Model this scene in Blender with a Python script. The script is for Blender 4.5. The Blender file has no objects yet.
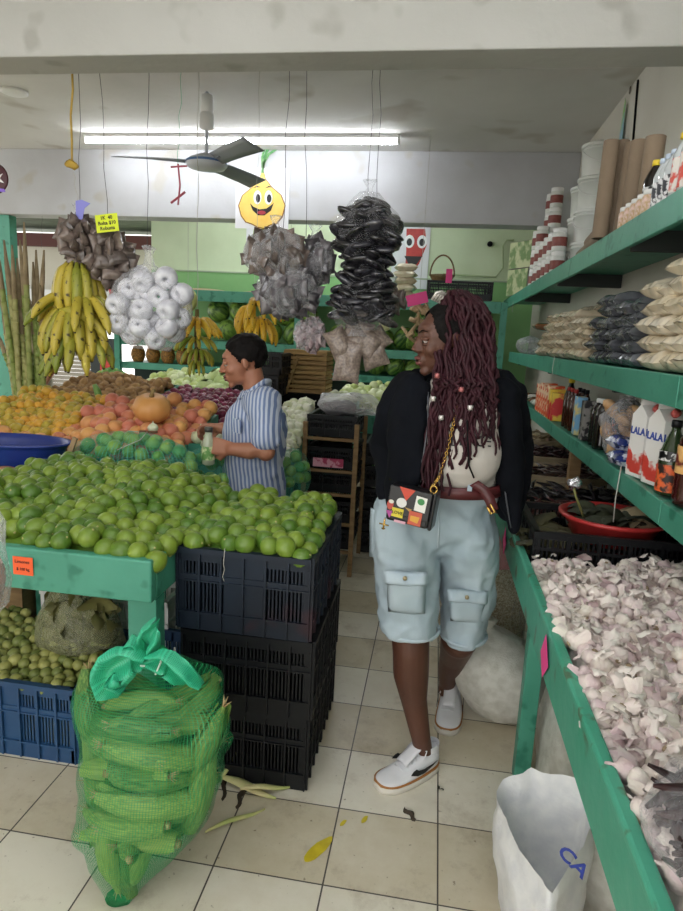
import bpy, math, random
import numpy as np
from math import sin, cos, pi, radians, sqrt
from mathutils import Vector, Matrix, Euler, noise
C = bpy.context.scene.collection
random.seed(7)
# ---------------- camera ----------------
FPX, PPX, PPY, EYE = 625.0, 341.5, 455.5, 1.5
def _n(v): v = np.array(v, float); return v/np.linalg.norm(v)
_D = _n([439-PPX, 342-PPY, FPX])
_R = np.array([4157.0, 315.0, 0.0]); _R[2] = -(_R[0]*_D[0]+_R[1]*_D[1])/_D[2]; _R = _n(_R)
_DN = np.cross(_D, _R)
_M = np.stack([_R, _D, -_DN])
def at(px, py, x=None, y=None, z=None):
    """world point seen in the photograph at px,py that lies in the plane x=, y= or z="""
    r = _M @ np.array([px-PPX, py-PPY, FPX])
    t = x/r[0] if x is not None else (y/r[1] if y is not None else (z-EYE)/r[2])
    p = r*t; return Vector((p[0], p[1], p[2]+EYE))
cam_data = bpy.data.cameras.new('camera'); cam = bpy.data.objects.new('camera', cam_data); C.objects.link(cam)
cam_data.sensor_fit = 'VERTICAL'; cam_data.sensor_height = 36; cam_data.lens = FPX/911*36
cam_data.clip_start = .03
mw = Matrix.Identity(4)
for i in range(3):
    mw[i][0] = _M[i][0]; mw[i][1] = -_M[i][1]; mw[i][2] = -_M[i][2]
mw[2][3] = EYE
cam.matrix_world = mw
bpy.context.scene.camera = cam
# ---------------- daylight from the open street fronts, exposure ----------------
world = bpy.data.worlds.new('daylight'); bpy.context.scene.world = world; world.use_nodes = True
bg = world.node_tree.nodes['Background']; bg.inputs[0].default_value = (1, .985, .95, 1); bg.inputs[1].default_value = 1.7
vs = bpy.context.scene.view_settings
vs.view_transform = 'Standard'; vs.look = 'None'; vs.gamma = 1; vs.use_curve_mapping = False; vs.exposure = 0.5
TUBE_STRENGTH = 28

# ---------------- mesh helper ----------------
def rotm(r):
    return Euler(r).to_matrix() if r is not None else Matrix.Identity(3)
class MB:
    def __init__(s): s.v = []; s.f = []; s.m = []; s.uv = []; s.cur = 0; s.sm = []
    def add(s, vs, fs, uvs=None, smooth=True):
        o = len(s.v); s.v += [tuple(v) for v in vs]
        for i, f in enumerate(fs):
            s.f.append([a+o for a in f]); s.m.append(s.cur); s.sm.append(smooth)
            s.uv.append(uvs[i] if uvs else [(0, 0)]*len(f))
        return s
    def mat(s, i): s.cur = i; return s
    def box(s, c, d, r=None, taper=1.0):
        R = rotm(r); c = Vector(c); vs = []
        for z in (-1, 1):
            k = taper if z > 0 else 1
            for x, y in ((-1, -1), (1, -1), (1, 1), (-1, 1)):
                vs.append(c + R @ Vector((x*d[0]/2*k, y*d[1]/2*k, z*d[2]/2)))
        u = [(0, 0), (1, 0), (1, 1), (0, 1)]
        return s.add(vs, [(3, 2, 1, 0), (4, 5, 6, 7), (0, 1, 5, 4), (1, 2, 6, 5), (2, 3, 7, 6), (3, 0, 4, 7)], [u]*6, smooth=False)
    def box2(s, a, b): return s.box([(a[i]+b[i])/2 for i in range(3)], [abs(b[i]-a[i]) for i in range(3)])
    def loft(s, rings, caps=True, closed=True, smooth=True):
        n = len(rings[0]); vs = [p for r in rings for p in r]; fs = []; uv = []
        m = len(rings); e = n if closed else n-1
        for i in range(m-1):
            for j in range(e):
                k = (j+1) % n
                fs.append((i*n+j, i*n+k, (i+1)*n+k, (i+1)*n+j))
                uv.append([(j/e, i/(m-1)), ((j+1)/e, i/(m-1)), ((j+1)/e, (i+1)/(m-1)), (j/e, (i+1)/(m-1))])
        if caps and closed:
            c0 = sum((Vector(p) for p in rings[0]), Vector())/n; c1 = sum((Vector(p) for p in rings[-1]), Vector())/n
            vs = vs+[c0, c1]; a = m*n
            for j in range(n):
                k = (j+1) % n
                fs.append((a, k, j)); uv.append([(.5, 0)]*3)
                fs.append((a+1, (m-1)*n+j, (m-1)*n+k)); uv.append([(.5, 1)]*3)
        return s.add(vs, fs, uv, smooth)
    def cyl(s, a, b, r0, r1=None, n=12, caps=True):
        r1 = r0 if r1 is None else r1
        return s.tube([a, b], [r0, r1], n, caps)
    def tube(s, path, r, n=8, caps=True, flat=1.0):
        path = [Vector(p) for p in path]; m = len(path)
        if not hasattr(r, '__len__'): r = [r]*m
        t0 = (path[1]-path[0]).normalized(); up = Vector((0, 0, 1)) if abs(t0.z) < .9 else Vector((0, 1, 0))
        a = t0.cross(up).normalized(); rings = []
        for i in range(m):
            t = (path[min(i+1, m-1)]-path[max(i-1, 0)]).normalized()
            a = (a - t*a.dot(t)).normalized(); b = t.cross(a)
            rings.append([path[i]+(a*cos(2*pi*j/n)+b*sin(2*pi*j/n)*flat)*r[i] for j in range(n)])
        return s.loft(rings, caps)
    def lathe(s, prof, n=16, c=(0, 0, 0), lobes=0, lamp=0.0, r=None, caps=True):
        R = rotm(r); c = Vector(c)
        rings = [[c + R @ Vector((q*(1+lamp*abs(cos(lobes*pi*j/n)) if lobes else q/q if q else 1)*cos(2*pi*j/n)
                  , q*(1+lamp*abs(cos(lobes*pi*j/n)) if lobes else 1)*sin(2*pi*j/n), z)) for j in range(n)] for q, z in prof]
        return s.loft(rings, caps)
    def ell(s, c, rad, r=None, nu=12, nv=8):
        R = rotm(r); c = Vector(c)
        if not hasattr(rad, '__len__'): rad = (rad,)*3
        rings = []
        for i in range(nv+1):
            th = pi*(.02+.96*i/nv)
            rings.append([c+R @ Vector((rad[0]*sin(th)*cos(2*pi*j/nu), rad[1]*sin(th)*sin(2*pi*j/nu), -rad[2]*cos(th))) for j in range(nu)])
        return s.loft(rings)
    def grid(s, fn, nu, nv, smooth=True):
        vs = [fn(i/nu, j/nv) for j in range(nv+1) for i in range(nu+1)]; fs = []; uv = []
        for j in range(nv):
            for i in range(nu):
                a = j*(nu+1)+i
                fs.append((a, a+1, a+nu+2, a+nu+1))
                uv.append([(i/nu, j/nv), ((i+1)/nu, j/nv), ((i+1)/nu, (j+1)/nv), (i/nu, (j+1)/nv)])
        return s.add(vs, fs, uv, smooth)
    def poly(s, pts, smooth=False): return s.add(pts, [tuple(range(len(pts)))], None, smooth)
    def prism(s, pts2, fr, th):
        """pts2 outline (u,v); fr(u,v,w)->point; th thickness"""
        n = len(pts2)
        a = [fr(u, v, 0) for u, v in pts2]; b = [fr(u, v, th) for u, v in pts2]
        fs = [tuple(range(n))[::-1], tuple(range(n, 2*n))]+[(i, (i+1) % n, n+(i+1) % n, n+i) for i in range(n)]
        return s.add(a+b, fs, None, False)
    def xf(s, m):
        s.v = [tuple(m @ Vector(v)) for v in s.v]; return s
    def jitter(s, amp, freq, seed=0):
        o = Vector((seed*3.1, seed*1.7, seed))
        s.v = [tuple(Vector(v)+noise.noise_vector(Vector(v)*freq+o)*amp) for v in s.v]; return s
    def mesh(s, name, mats=()):
        me = bpy.data.meshes.new(name); me.from_pydata(s.v, [], s.f)
        me.polygons.foreach_set('use_smooth', s.sm); me.polygons.foreach_set('material_index', s.m)
        ul = me.uv_layers.new(name='uv'); flat = [c for f in s.uv for p in f for c in p]; ul.data.foreach_set('uv', flat)
        for m in (mats if isinstance(mats, (list, tuple)) else [mats]): me.materials.append(m)
        me.update(); return me
def link(name, me, parent=None, loc=(0, 0, 0), world=False):
    o = bpy.data.objects.new(name, me); C.objects.link(o); o.location = loc
    if parent is not None:
        o.parent = parent
        if world: o.location = Vector(loc) - Vector(parent.location)
    return o
def part(name, mb, m, parent=None, loc=(0, 0, 0), world=False, bev=0, sub=0, solid=0):
    me = mb.mesh(name, m) if isinstance(mb, MB) else mb
    if not isinstance(mb, MB):
        me.materials.clear()
        for q in (m if isinstance(m, (list, tuple)) else [m]): me.materials.append(q)
    o = link(name, me, parent, loc, world)
    if solid:
        k = o.modifiers.new('solid', 'SOLIDIFY'); k.thickness = solid
    if bev:
        k = o.modifiers.new('bevel', 'BEVEL'); k.width = bev; k.segments = 2; k.limit_method = 'ANGLE'
    if sub:
        k = o.modifiers.new('sub', 'SUBSURF'); k.levels = sub; k.render_levels = sub
    return o
def tag(o, label=None, cat=None, group=None, kind=None):
    if label: o['label'] = label
    if cat: o['category'] = cat
    if group: o['group'] = group
    if kind: o['kind'] = kind
    return o
def empty(name, loc=(0, 0, 0), label=None, cat=None, group=None, rz=0):
    o = bpy.data.objects.new(name, None); C.objects.link(o); o.location = loc; o.rotation_euler = (0, 0, rz)
    o.empty_display_size = .05
    return tag(o, label, cat, group)
KIDS = {}
def dup(o, loc=None, rot=None, scale=None, label=None, group=None, parent=None):
    c = o.copy(); C.objects.link(c)
    if parent is not None: c.parent = parent
    if loc is not None: c.location = loc
    if rot is not None: c.rotation_euler = rot
    if scale is not None: c.scale = (scale,)*3 if not hasattr(scale, '__len__') else scale
    if label: c['label'] = label
    if group: c['group'] = group
    for ch in list(o.children):
        dup(ch, parent=c)
    return c
def struct(name, mb, m, **k): return tag(part(name, mb, m, **k), kind='structure')
def blob(mb, voxel=.012, smooth=6, mats=None):
    """fuse the overlapping shapes of mb into one continuous surface"""
    o = bpy.data.objects.new('tmp', mb.mesh('tmp')); C.objects.link(o)
    k = o.modifiers.new('r', 'REMESH'); k.mode = 'VOXEL'; k.voxel_size = voxel; k.use_smooth_shade = True
    if smooth:
        k = o.modifiers.new('s', 'SMOOTH'); k.iterations = smooth; k.factor = .5
    dg = bpy.context.evaluated_depsgraph_get(); me = bpy.data.meshes.new_from_object(o.evaluated_get(dg))
    bpy.data.objects.remove(o)
    me.polygons.foreach_set('use_smooth', [True]*len(me.polygons)); me.update()
    return me
def jit_mesh(me, amp, freq, seed=0):
    for v in me.vertices: v.co += noise.noise_vector(v.co*freq+Vector((seed, seed, 0)))*amp
    return me
def text_mesh(txt, size, depth=.0006, align='CENTER', bold=0):
    cu = bpy.data.curves.new('txt', 'FONT'); cu.body = txt; cu.size = size; cu.extrude = depth; cu.align_x = align; cu.align_y = 'CENTER'
    cu.offset = bold; cu.resolution_u = 3
    o = bpy.data.objects.new('txt', cu); C.objects.link(o)
    dg = bpy.context.evaluated_depsgraph_get(); me = bpy.data.meshes.new_from_object(o.evaluated_get(dg))
    bpy.data.objects.remove(o); return me
def lettering(txt, size, mat_, parent, loc, rot, name='lettering', bold=0, world=False):
    me = text_mesh(txt, size, bold=bold); me.materials.clear(); me.materials.append(mat_)
    o = link(name, me, parent, loc, world); o.rotation_euler = rot; return o

# ---------------- materials ----------------
def mat(name, col, rough=.6, col2=None, scale=8, bump=0, bscale=None, metal=0, spec=.5, alpha=1, emit=0, rnd=0, hard=.5, detail=4, trans=0, sss=0, coat=0, stretch=None, col3=None, scale3=40):
    m = bpy.data.materials.new(name); m.use_nodes = True; nt = m.node_tree; N = nt.nodes; L = nt.links
    p = N['Principled BSDF']; c4 = lambda c: (c[0], c[1], c[2], 1)
    p.inputs['Base Color'].default_value = c4(col); p.inputs['Roughness'].default_value = rough
    p.inputs['Metallic'].default_value = metal; p.inputs['Specular IOR Level'].default_value = spec
    p.inputs['Alpha'].default_value = alpha; p.inputs['Transmission Weight'].default_value = trans
    if coat: p.inputs['Coat Weight'].default_value = coat; p.inputs['Coat Roughness'].default_value = .15
    if sss: p.inputs['Subsurface Weight'].default_value = sss; p.inputs['Subsurface Radius'].default_value = (.01, .006, .003)
    if emit: p.inputs['Emission Color'].default_value = c4(col); p.inputs['Emission Strength'].default_value = emit
    tc = N.new('ShaderNodeTexCoord'); src = tc.outputs['Object']
    if stretch:
        mp = N.new('ShaderNodeMapping'); mp.inputs['Scale'].default_value = stretch; L.new(src, mp.inputs[0]); src = mp.outputs[0]
    out = None
    if col2 is not None:
        nz = N.new('ShaderNodeTexNoise'); nz.inputs['Scale'].default_value = scale; nz.inputs['Detail'].default_value = detail; L.new(src, nz.inputs['Vector'])
        rp = N.new('ShaderNodeValToRGB'); w = .28*(1-hard)+.02
        rp.color_ramp.elements[0].position = .5-w; rp.color_ramp.elements[1].position = .5+w
        rp.color_ramp.elements[0].color = c4(col); rp.color_ramp.elements[1].color = c4(col2)
        L.new(nz.outputs[0], rp.inputs[0]); out = rp.outputs[0]
        if rnd:
            oi = N.new('ShaderNodeObjectInfo'); ad = N.new('ShaderNodeMath'); ad.operation = 'MULTIPLY_ADD'
            ad.inputs[1].default_value = rnd; L.new(oi.outputs['Random'], ad.inputs[0])
            sb = N.new('ShaderNodeMath'); sb.operation = 'SUBTRACT'; sb.inputs[1].default_value = rnd/2; L.new(nz.outputs[0], sb.inputs[0])
            L.new(sb.outputs[0], ad.inputs[2]); L.new(ad.outputs[0], rp.inputs[0])
        if col3 is not None:
            n3 = N.new('ShaderNodeTexNoise'); n3.inputs['Scale'].default_value = scale3; L.new(src, n3.inputs['Vector'])
            r3 = N.new('ShaderNodeValToRGB'); r3.color_ramp.elements[0].position = .6; r3.color_ramp.elements[1].position = .68
            L.new(n3.outputs[0], r3.inputs[0]); mx = N.new('ShaderNodeMixRGB'); L.new(r3.outputs[0], mx.inputs[0]); L.new(out, mx.inputs[1]); mx.inputs[2].default_value = c4(col3); out = mx.outputs[0]
        L.new(out, p.inputs['Base Color'])
    if bump:
        nb = N.new('ShaderNodeTexNoise'); nb.inputs['Scale'].default_value = bscale or scale; nb.inputs['Detail'].default_value = 5; L.new(src, nb.inputs['Vector'])
        bp = N.new('ShaderNodeBump'); bp.inputs['Strength'].default_value = bump; bp.inputs['Distance'].default_value = .01
        L.new(nb.outputs[0], bp.inputs['Height']); L.new(bp.outputs[0], p.inputs['Normal'])
    return m
def film(name, col=(1, 1, 1), cover=.25, rough=.18, bump=.6, bscale=25, edge=.5):
    """thin clear or milky plastic film"""
    m = bpy.data.materials.new(name); m.use_nodes = True; N = m.node_tree.nodes; L = m.node_tree.links
    p = N['Principled BSDF']; p.inputs['Base Color'].default_value = (*col, 1); p.inputs['Roughness'].default_value = rough
    p.inputs['Specular IOR Level'].default_value = .8
    tc = N.new('ShaderNodeTexCoord'); nb = N.new('ShaderNodeTexNoise'); nb.inputs['Scale'].default_value = bscale; nb.inputs['Detail'].default_value = 3
    nb.inputs['Distortion'].default_value = 1.2
    L.new(tc.outputs['Object'], nb.inputs['Vector']); bp = N.new('ShaderNodeBump'); bp.inputs['Strength'].default_value = bump; bp.inputs['Distance'].default_value = .02
    L.new(nb.outputs[0], bp.inputs['Height']); L.new(bp.outputs[0], p.inputs['Normal'])
    lw = N.new('ShaderNodeLayerWeight'); lw.inputs[0].default_value = .35; L.new(bp.outputs[0], lw.inputs['Normal'])
    ma = N.new('ShaderNodeMath'); ma.operation = 'MULTIPLY_ADD'; ma.inputs[1].default_value = edge; ma.inputs[2].default_value = cover; ma.use_clamp = True
    L.new(lw.outputs['Facing'], ma.inputs[0]); L.new(ma.outputs[0], p.inputs['Alpha'])
    return m
def net(name, col, nu, nv, width=.3, rough=.4, base=.12):
    """open woven net: threads along both uv directions with holes between"""
    m = bpy.data.materials.new(name); m.use_nodes = True; N = m.node_tree.nodes; L = m.node_tree.links
    p = N['Principled BSDF']; p.inputs['Base Color'].default_value = (*col, 1); p.inputs['Roughness'].default_value = rough
    tc = N.new('ShaderNodeTexCoord'); sx = N.new('ShaderNodeSeparateXYZ'); L.new(tc.outputs['UV'], sx.inputs[0]); outs = []
    for k, n in ((0, nu), (1, nv)):
        a = N.new('ShaderNodeMath'); a.operation = 'MULTIPLY'; a.inputs[1].default_value = n; L.new(sx.outputs[k], a.inputs[0])
        b = N.new('ShaderNodeMath'); b.operation = 'FRACT'; L.new(a.outputs[0], b.inputs[0])
        c = N.new('ShaderNodeMath'); c.operation = 'LESS_THAN'; c.inputs[1].default_value = width; L.new(b.outputs[0], c.inputs[0]); outs.append(c)
    mx = N.new('ShaderNodeMath'); mx.operation = 'MAXIMUM'; L.new(outs[0].outputs[0], mx.inputs[0]); L.new(outs[1].outputs[0], mx.inputs[1])
    m2 = N.new('ShaderNodeMath'); m2.operation = 'MAXIMUM'; L.new(mx.outputs[0], m2.inputs[0]); m2.inputs[1].default_value = base
    L.new(m2.outputs[0], p.inputs['Alpha']); return m
def S(h):
    """sRGB hex -> linear"""
    c = [int(h[i:i+2], 16)/255 for i in (0, 2, 4)]
    return tuple(x/12.92 if x < .04045 else ((x+.055)/1.055)**2.4 for x in c)
GREEN = mat('green_paint', S('428e77'), .42, S('4f9c85'), 5, .15, 30, hard=.3, col3=S('2f7a64'), scale3=14)
GREEN_OLD = mat('worn_green_paint', S('3e9a7e'), .45, S('55a98e'), 7, .25, 25, hard=.3, col3=S('4f6a50'), scale3=22)
BLACK = mat('black_plastic', S('101114'), .42, S('17181b'), 12, spec=.3)
BLACKM = mat('black_matte', S('0d0e10'), .85, spec=.2)
WHITE = mat('white_plastic', S('e8e8e6'), .35)
STRING = mat('string', S('b9b6ae'), .8)
DARKSTR = mat('dark_string', S('4a4a4c'), .8)
CARD = mat('cardboard', S('a88f6c'), .85, S('98805f'), 6)
WOOD = mat('wood', S('9b7d55'), .7, S('7c6040'), 4, .2, 20, stretch=(1, 1, 8))
CLEAR = film('clear_film', (.95, .96, 1), .10, .12, .8, 30, .45)
MILKY = film('milky_film', (.93, .94, .96), .38, .25, .8, 22, .5)
FILMG = film('grey_film', (.75, .75, .80), .18, .12, 1, 28, .5)
INK = mat('ink', S('1a1a22'), .7); PINK = mat('pink_card', S('f04a96'), .6); YELLOWC = mat('yellow_card', S('d8e52c'), .6); ORANGEC = mat('orange_card', S('f0602c'), .6)
# ================= the room =================
CEIL, WR, LEFTW, YB, YL = 3.0, .985, -4.9, 7.3, 5.42
def floor_mat():
    m = bpy.data.materials.new('floor_tiles'); m.use_nodes = True; N = m.node_tree.nodes; L = m.node_tree.links; p = N['Principled BSDF']
    tc = N.new('ShaderNodeTexCoord'); sx = N.new('ShaderNodeSeparateXYZ'); L.new(tc.outputs['Object'], sx.inputs[0])
    def math_(op, a, b=None, c=None):
        n = N.new('ShaderNodeMath'); n.operation = op
        for i, q in enumerate((a, b, c)):
            if q is None: continue
            if isinstance(q, (int, float)): n.inputs[i].default_value = q
            else: L.new(q, n.inputs[i])
        return n.outputs[0]
    u = math_('DIVIDE', math_('SUBTRACT', sx.outputs[0], .1105), .3175); v = math_('DIVIDE', math_('SUBTRACT', sx.outputs[1], TY0), TDY)
    fu = math_('FRACT', u); fv = math_('FRACT', v)
    ed = math_('MINIMUM', math_('MINIMUM', fu, math_('SUBTRACT', 1, fu)), math_('MINIMUM', fv, math_('SUBTRACT', 1, fv)))
    grout = math_('LESS_THAN', ed, .0075)
    par = math_('FRACT', math_('MULTIPLY', math_('FLOOR', v), .5)); par = math_('GREATER_THAN', par, .25)
    cell = N.new('ShaderNodeCombineXYZ'); L.new(math_('FLOOR', u), cell.inputs[0]); L.new(math_('FLOOR', v), cell.inputs[1])
    wn = N.new('ShaderNodeTexWhiteNoise'); L.new(cell.outputs[0], wn.inputs[0])
    nz = N.new('ShaderNodeTexNoise'); nz.inputs['Scale'].default_value = 9; nz.inputs['Detail'].default_value = 8; nz.inputs['Roughness'].default_value = .7; L.new(tc.outputs['Object'], nz.inputs[0])
    k = math_('ADD', math_('MULTIPLY', par, .62), math_('MULTIPLY', wn.outputs[0], .3)); k = math_('ADD', k, math_('MULTIPLY', math_('SUBTRACT', nz.outputs[0], .5), .9))
    rp = N.new('ShaderNodeValToRGB'); L.new(k, rp.inputs[0])
    rp.color_ramp.elements[0].color = (*S('e8e2d2'), 1); rp.color_ramp.elements[1].color = (*S('c6b99b'), 1)
    n2 = N.new('ShaderNodeTexNoise'); n2.inputs['Scale'].default_value = 3.2; n2.inputs['Detail'].default_value = 10; n2.inputs['Roughness'].default_value = .75; L.new(tc.outputs['Object'], n2.inputs[0])
    r2 = N.new('ShaderNodeValToRGB'); L.new(n2.outputs[0], r2.inputs[0]); r2.color_ramp.elements[0].position = .52; r2.color_ramp.elements[1].position = .78
    r2.color_ramp.elements[0].color = (1, 1, 1, 1); r2.color_ramp.elements[1].color = (*S('a08c72'), 1)
    n3 = N.new('ShaderNodeTexNoise'); n3.inputs['Scale'].default_value = 55; n3.inputs['Detail'].default_value = 3; L.new(tc.outputs['Object'], n3.inputs[0])
    r3 = N.new('ShaderNodeValToRGB'); L.new(n3.outputs[0], r3.inputs[0]); r3.color_ramp.elements[0].position = .68; r3.color_ramp.elements[1].position = .74
    r3.color_ramp.elements[0].color = (1, 1, 1, 1); r3.color_ramp.elements[1].color = (.38, .33, .28, 1)
    a = N.new('ShaderNodeMixRGB'); a.blend_type = 'MULTIPLY'; a.inputs[0].default_value = .75; L.new(rp.outputs[0], a.inputs[1]); L.new(r2.outputs[0], a.inputs[2])
    b = N.new('ShaderNodeMixRGB'); b.blend_type = 'MULTIPLY'; b.inputs[0].default_value = .8; L.new(a.outputs[0], b.inputs[1]); L.new(r3.outputs[0], b.inputs[2])
    g = N.new('ShaderNodeMixRGB'); L.new(grout, g.inputs[0]); L.new(b.outputs[0], g.inputs[1]); g.inputs[2].default_value = (*S('4f4840'), 1)
    L.new(g.outputs[0], p.inputs['Base Color']); p.inputs['Roughness'].default_value = .33
    return m
_ra = at(438, 823.6, z=0).y; _rb = at(438, 905, z=0).y
TDY = _ra-_rb; TY0 = _ra
struct('floor', MB().box2((LEFTW-4, -2.5, -.1), (WR+.1, YB+4, 0)), floor_mat())
PLASTER = mat('plaster_wall', S('c4c6ca'), .8, S('b2b2b4'), 2.2, .25, 18, hard=.2, col3=S('b5b2ac'), scale3=3.5)
PLASTER_C = mat('plaster_ceiling', S('dedddb'), .85, S('c4c2be'), 1.3, .25, 14, hard=.1, col3=S('b8b3ab'), scale3=2.1)
PLASTER_B = mat('plaster_beam', S('bdbcb7'), .8, S('aeada7'), 1.6, .3, 16, hard=.2, col3=S('a5a39c'), scale3=5)
CREAM = mat('cream_wall', S('d3d0c6'), .75, S('c2beb2'), 2, .15, 12, hard=.2)
GREENW = mat('pale_green_wall', S('d9e6c4'), .7, S('cfdcb8'), 3)
GREENW2 = mat('green_wall_band', S('8fc07e'), .6, S('84b676'), 3)
struct('ceiling', MB().box2((LEFTW, -2.2, CEIL), (WR+.1, YB, CEIL+.1)), PLASTER_C)
struct('wall_right', MB().box2((WR, -2.2, 0), (WR+.1, YB, CEIL)), CREAM)
struct('trim_1', MB().box2((LEFTW, 2.47, 2.52), (WR, 2.64, CEIL)), PLASTER_B, bev=.006)
struct('trim_2', MB().box2((LEFTW, YL, 2.45), (WR, YL+.2, CEIL)), PLASTER, bev=.006)
# back wall: pale upper band over a green lower band
xb0 = -3.45
struct('wall_back', MB().box2((xb0, YB, 2.18), (WR, YB+.1, CEIL)).mat(1).box2((xb0, YB-.002, 0), (WR, YB+.1, 2.18)), [GREENW, GREENW2])
struct('trim_3', MB().box2((xb0, YB-.02, 2.175), (WR, YB, 2.19)), mat('wall_trim_green', S('a9b79a'), .6))
# left stall front beyond the display
struct('wall_left', MB().box2((LEFTW-.1, -2.2, 0), (LEFTW, 3.5, CEIL)), CREAM)
struct('wall_rear_left', MB().box2((LEFTW-2.6, 8.6, 1.95), (xb0+.35, 8.7, 2.75)), CREAM)
SH = mat('shutter_metal', S('9a9488'), .5, S('8b8478'), 3)
mb = MB()
for i in range(34): mb.box((-6.1, 8.62, .03+i*.057), (2.6, .05, .05))
struct('door_1', mb, SH)
struct('trim_4', MB().box2((-4.95, 8.52, 0), (-4.8, 8.7, 1.95)).box2((xb0-.1, 8.5, 0), (xb0+.35, 8.6, 1.95)).box2((LEFTW-2.6, 8.5, 1.8), (xb0+.35, 8.6, 1.97)), mat('white_frame', S('dfe2e2'), .5))
ROOF = mat('corrugated_metal', S('6f7a70'), .5, S('59635a'), 3, metal=.3)
mb = MB(); mb.grid(lambda u, v: (LEFTW-2.8+(xb0+2.8-LEFTW+.3)*u, 5.7+3.3*v, 2.75+.10*v+.02*sin(v*150)), 1, 160)
struct('ceiling_rear_left', mb, ROOF, solid=.004)
struct('trim_5', MB().box2((LEFTW-2.6, 8.35, 2.55), (xb0+.3, 8.45, 2.72)), mat('red_beam', S('5a2e2a'), .6))
# tube lamp on the ceiling
ta, tb = at(90, 143, z=2.95), at(397, 140, z=2.95)
TUBE = mat('lit_tube', (.93, .96, 1), .4, emit=TUBE_STRENGTH)
def tube_lamp(a, b, label, zc=CEIL, drop=0):
    a = Vector(a); b = Vector(b); c = (a+b)/2; t = empty('tube_lamp', (c.x, c.y, zc-drop), label, 'lamp')
    d = (b-a).normalized(); L_ = (b-a).length; ang = math.atan2(d.y, d.x)
    hb = MB().box((0, 0, -.014), (L_+.02, .055, .028)); hb.box((-L_/2-.008, 0, -.035), (.018, .04, .07)); hb.box((L_/2+.008, 0, -.035), (.018, .04, .07))
    part('housing', hb, WHITE, t, bev=.003)
    part('tube', MB().cyl((-L_/2, 0, -.05), (L_/2, 0, -.05), .0145, n=14), TUBE, t)
    if drop:  # rods only for the unseen lamps lowered to brighten the ceiling
        for s in (-1, 1): part('hanging_rod', MB().cyl((s*L_*.35, 0, 0), (s*L_*.35, 0, drop), .005, n=6), WHITE, t)
    t.rotation_euler.z = ang; return t
tube_lamp((ta.x, (ta.y+tb.y)/2, 0), (tb.x, (ta.y+tb.y)/2, 0), 'long lit fluorescent tube lamp on the ceiling behind the fan')
for (x, y, l) in ((-.35, .9, 'unseen fluorescent tube lamp added above the photographer to brighten the room'), (-1.2, -1.2, 'unseen fluorescent tube lamp added nearest the street front'), (-1.5, 6.35, 'unseen fluorescent tube lamp added above the melon shelves behind the white lintel')):
    tube_lamp((x-1.2, y, 0), (x+1.2, y, 0), l, drop=.25 if y < 2 else 0)  # unseen tubes added as fill light; front two hung low to brighten the ceiling
# ceiling fan
FANM = mat('fan_enamel', S('c9ced6'), .3); FANB = mat('fan_blade_metal', S('8f959c'), .4)
ft = at(207, 92, z=CEIL); fh = at(207, 163, y=ft.y)
fan = empty('ceiling_fan', ft, 'grey three-blade ceiling fan hanging from the stained ceiling', 'fan')
part('rod', MB().cyl((0, 0, 0), (0, 0, fh.z-CEIL+.03), .011), FANM, fan)
part('canopy_cup', MB().lathe([(.038, -.02), (.042, -.11), (.040, -.12), (.036, -.125), (.045, -.13), (.048, -.2), (.046, -.215), (.012, -.23)], 20), WHITE, fan)
fz = fh.z-CEIL
part('motor', MB().lathe([(.02, .06), (.06, .045), (.115, .02), (.135, 0), (.135, -.012), (.12, -.03), (.07, -.042), (.01, -.045)], 28, (0, 0, fz)), FANM, fan)
part('motor_band', MB().lathe([(.1365, .004), (.1375, -.004), (.1365, -.01)], 28, (0, 0, fz), caps=False), mat('fan_blue', S('4a6d9c'), .4), fan)
for a in (192, 72, -42):
    A = radians(a); bl = MB()
    bl.grid(lambda u, v: Vector((.13+.46*u, (v-.5)*(.10+.045*u), -(v-.5)*.045 + .004*sin(u*3))), 10, 3)
    bl.box((.14, 0, 0), (.1, .03, .008)); bl.xf(Matrix.Translation((0, 0, fz+.005)) @ Matrix.Rotation(A, 4, 'Z'))
    part('blade', bl, FANB, fan, solid=.003)
# round ceiling patch
p_ = at(14, 91, z=CEIL); tag(part('ceiling_rosette', MB().lathe([(.085, 0), (.085, -.012), (.07, -.018), (.001, -.018)], 24), WHITE, loc=p_), 'round white ceiling cover plate near the left edge', 'cover plate')
# ================= right-hand shelves =================
XS = .62
for z0, z1, ye, lab in ((1.855, 1.945, 6.75, 'top green wall shelf carrying white tubs and cardboard tubes'),
                        (1.36, 1.445, 5.75, 'middle green wall shelf stacked with bagged dry goods'),
                        (1.043, 1.11, 5.6, 'lowest green wall shelf with cartons and sauce bottles')):
    t = empty('wall_shelf', (XS, 3, z1), lab, 'shelf')
    part('shelf_board', MB().box2((XS+.02, .2, z1-.028), (WR-.002, ye, z1-.008)), GREEN, t, world=True)
    lip = MB()
    for a, b in ((.2, 1.735), (1.738, 3.4), (3.403, ye)): lip.box2((XS, a, z0), (XS+.02, b, z1))
    part('front_board', lip, GREEN, t, world=True, bev=.003)
    bk = mat('dark_bracket', S('2b302e'), .6)
    for y in (1.0, 2.4, 3.8, 5.2): part('bracket', MB().box2((XS+.022, y, z0-.01), (WR-.003, y+.03, z1-.03)), bk, t, world=True)
for y, z0, z1 in ((3.05, .80, 1.04), (4.7, .8, 1.04)):
    tag(part('shelf_post', MB().box2((.66, y, 0 if 0 else z0), (.71, y+.05, z1)), WOOD), 'brown wooden post under the lowest shelf' + (', nearer one' if y < 4 else ', farther one'), 'post')
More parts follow.
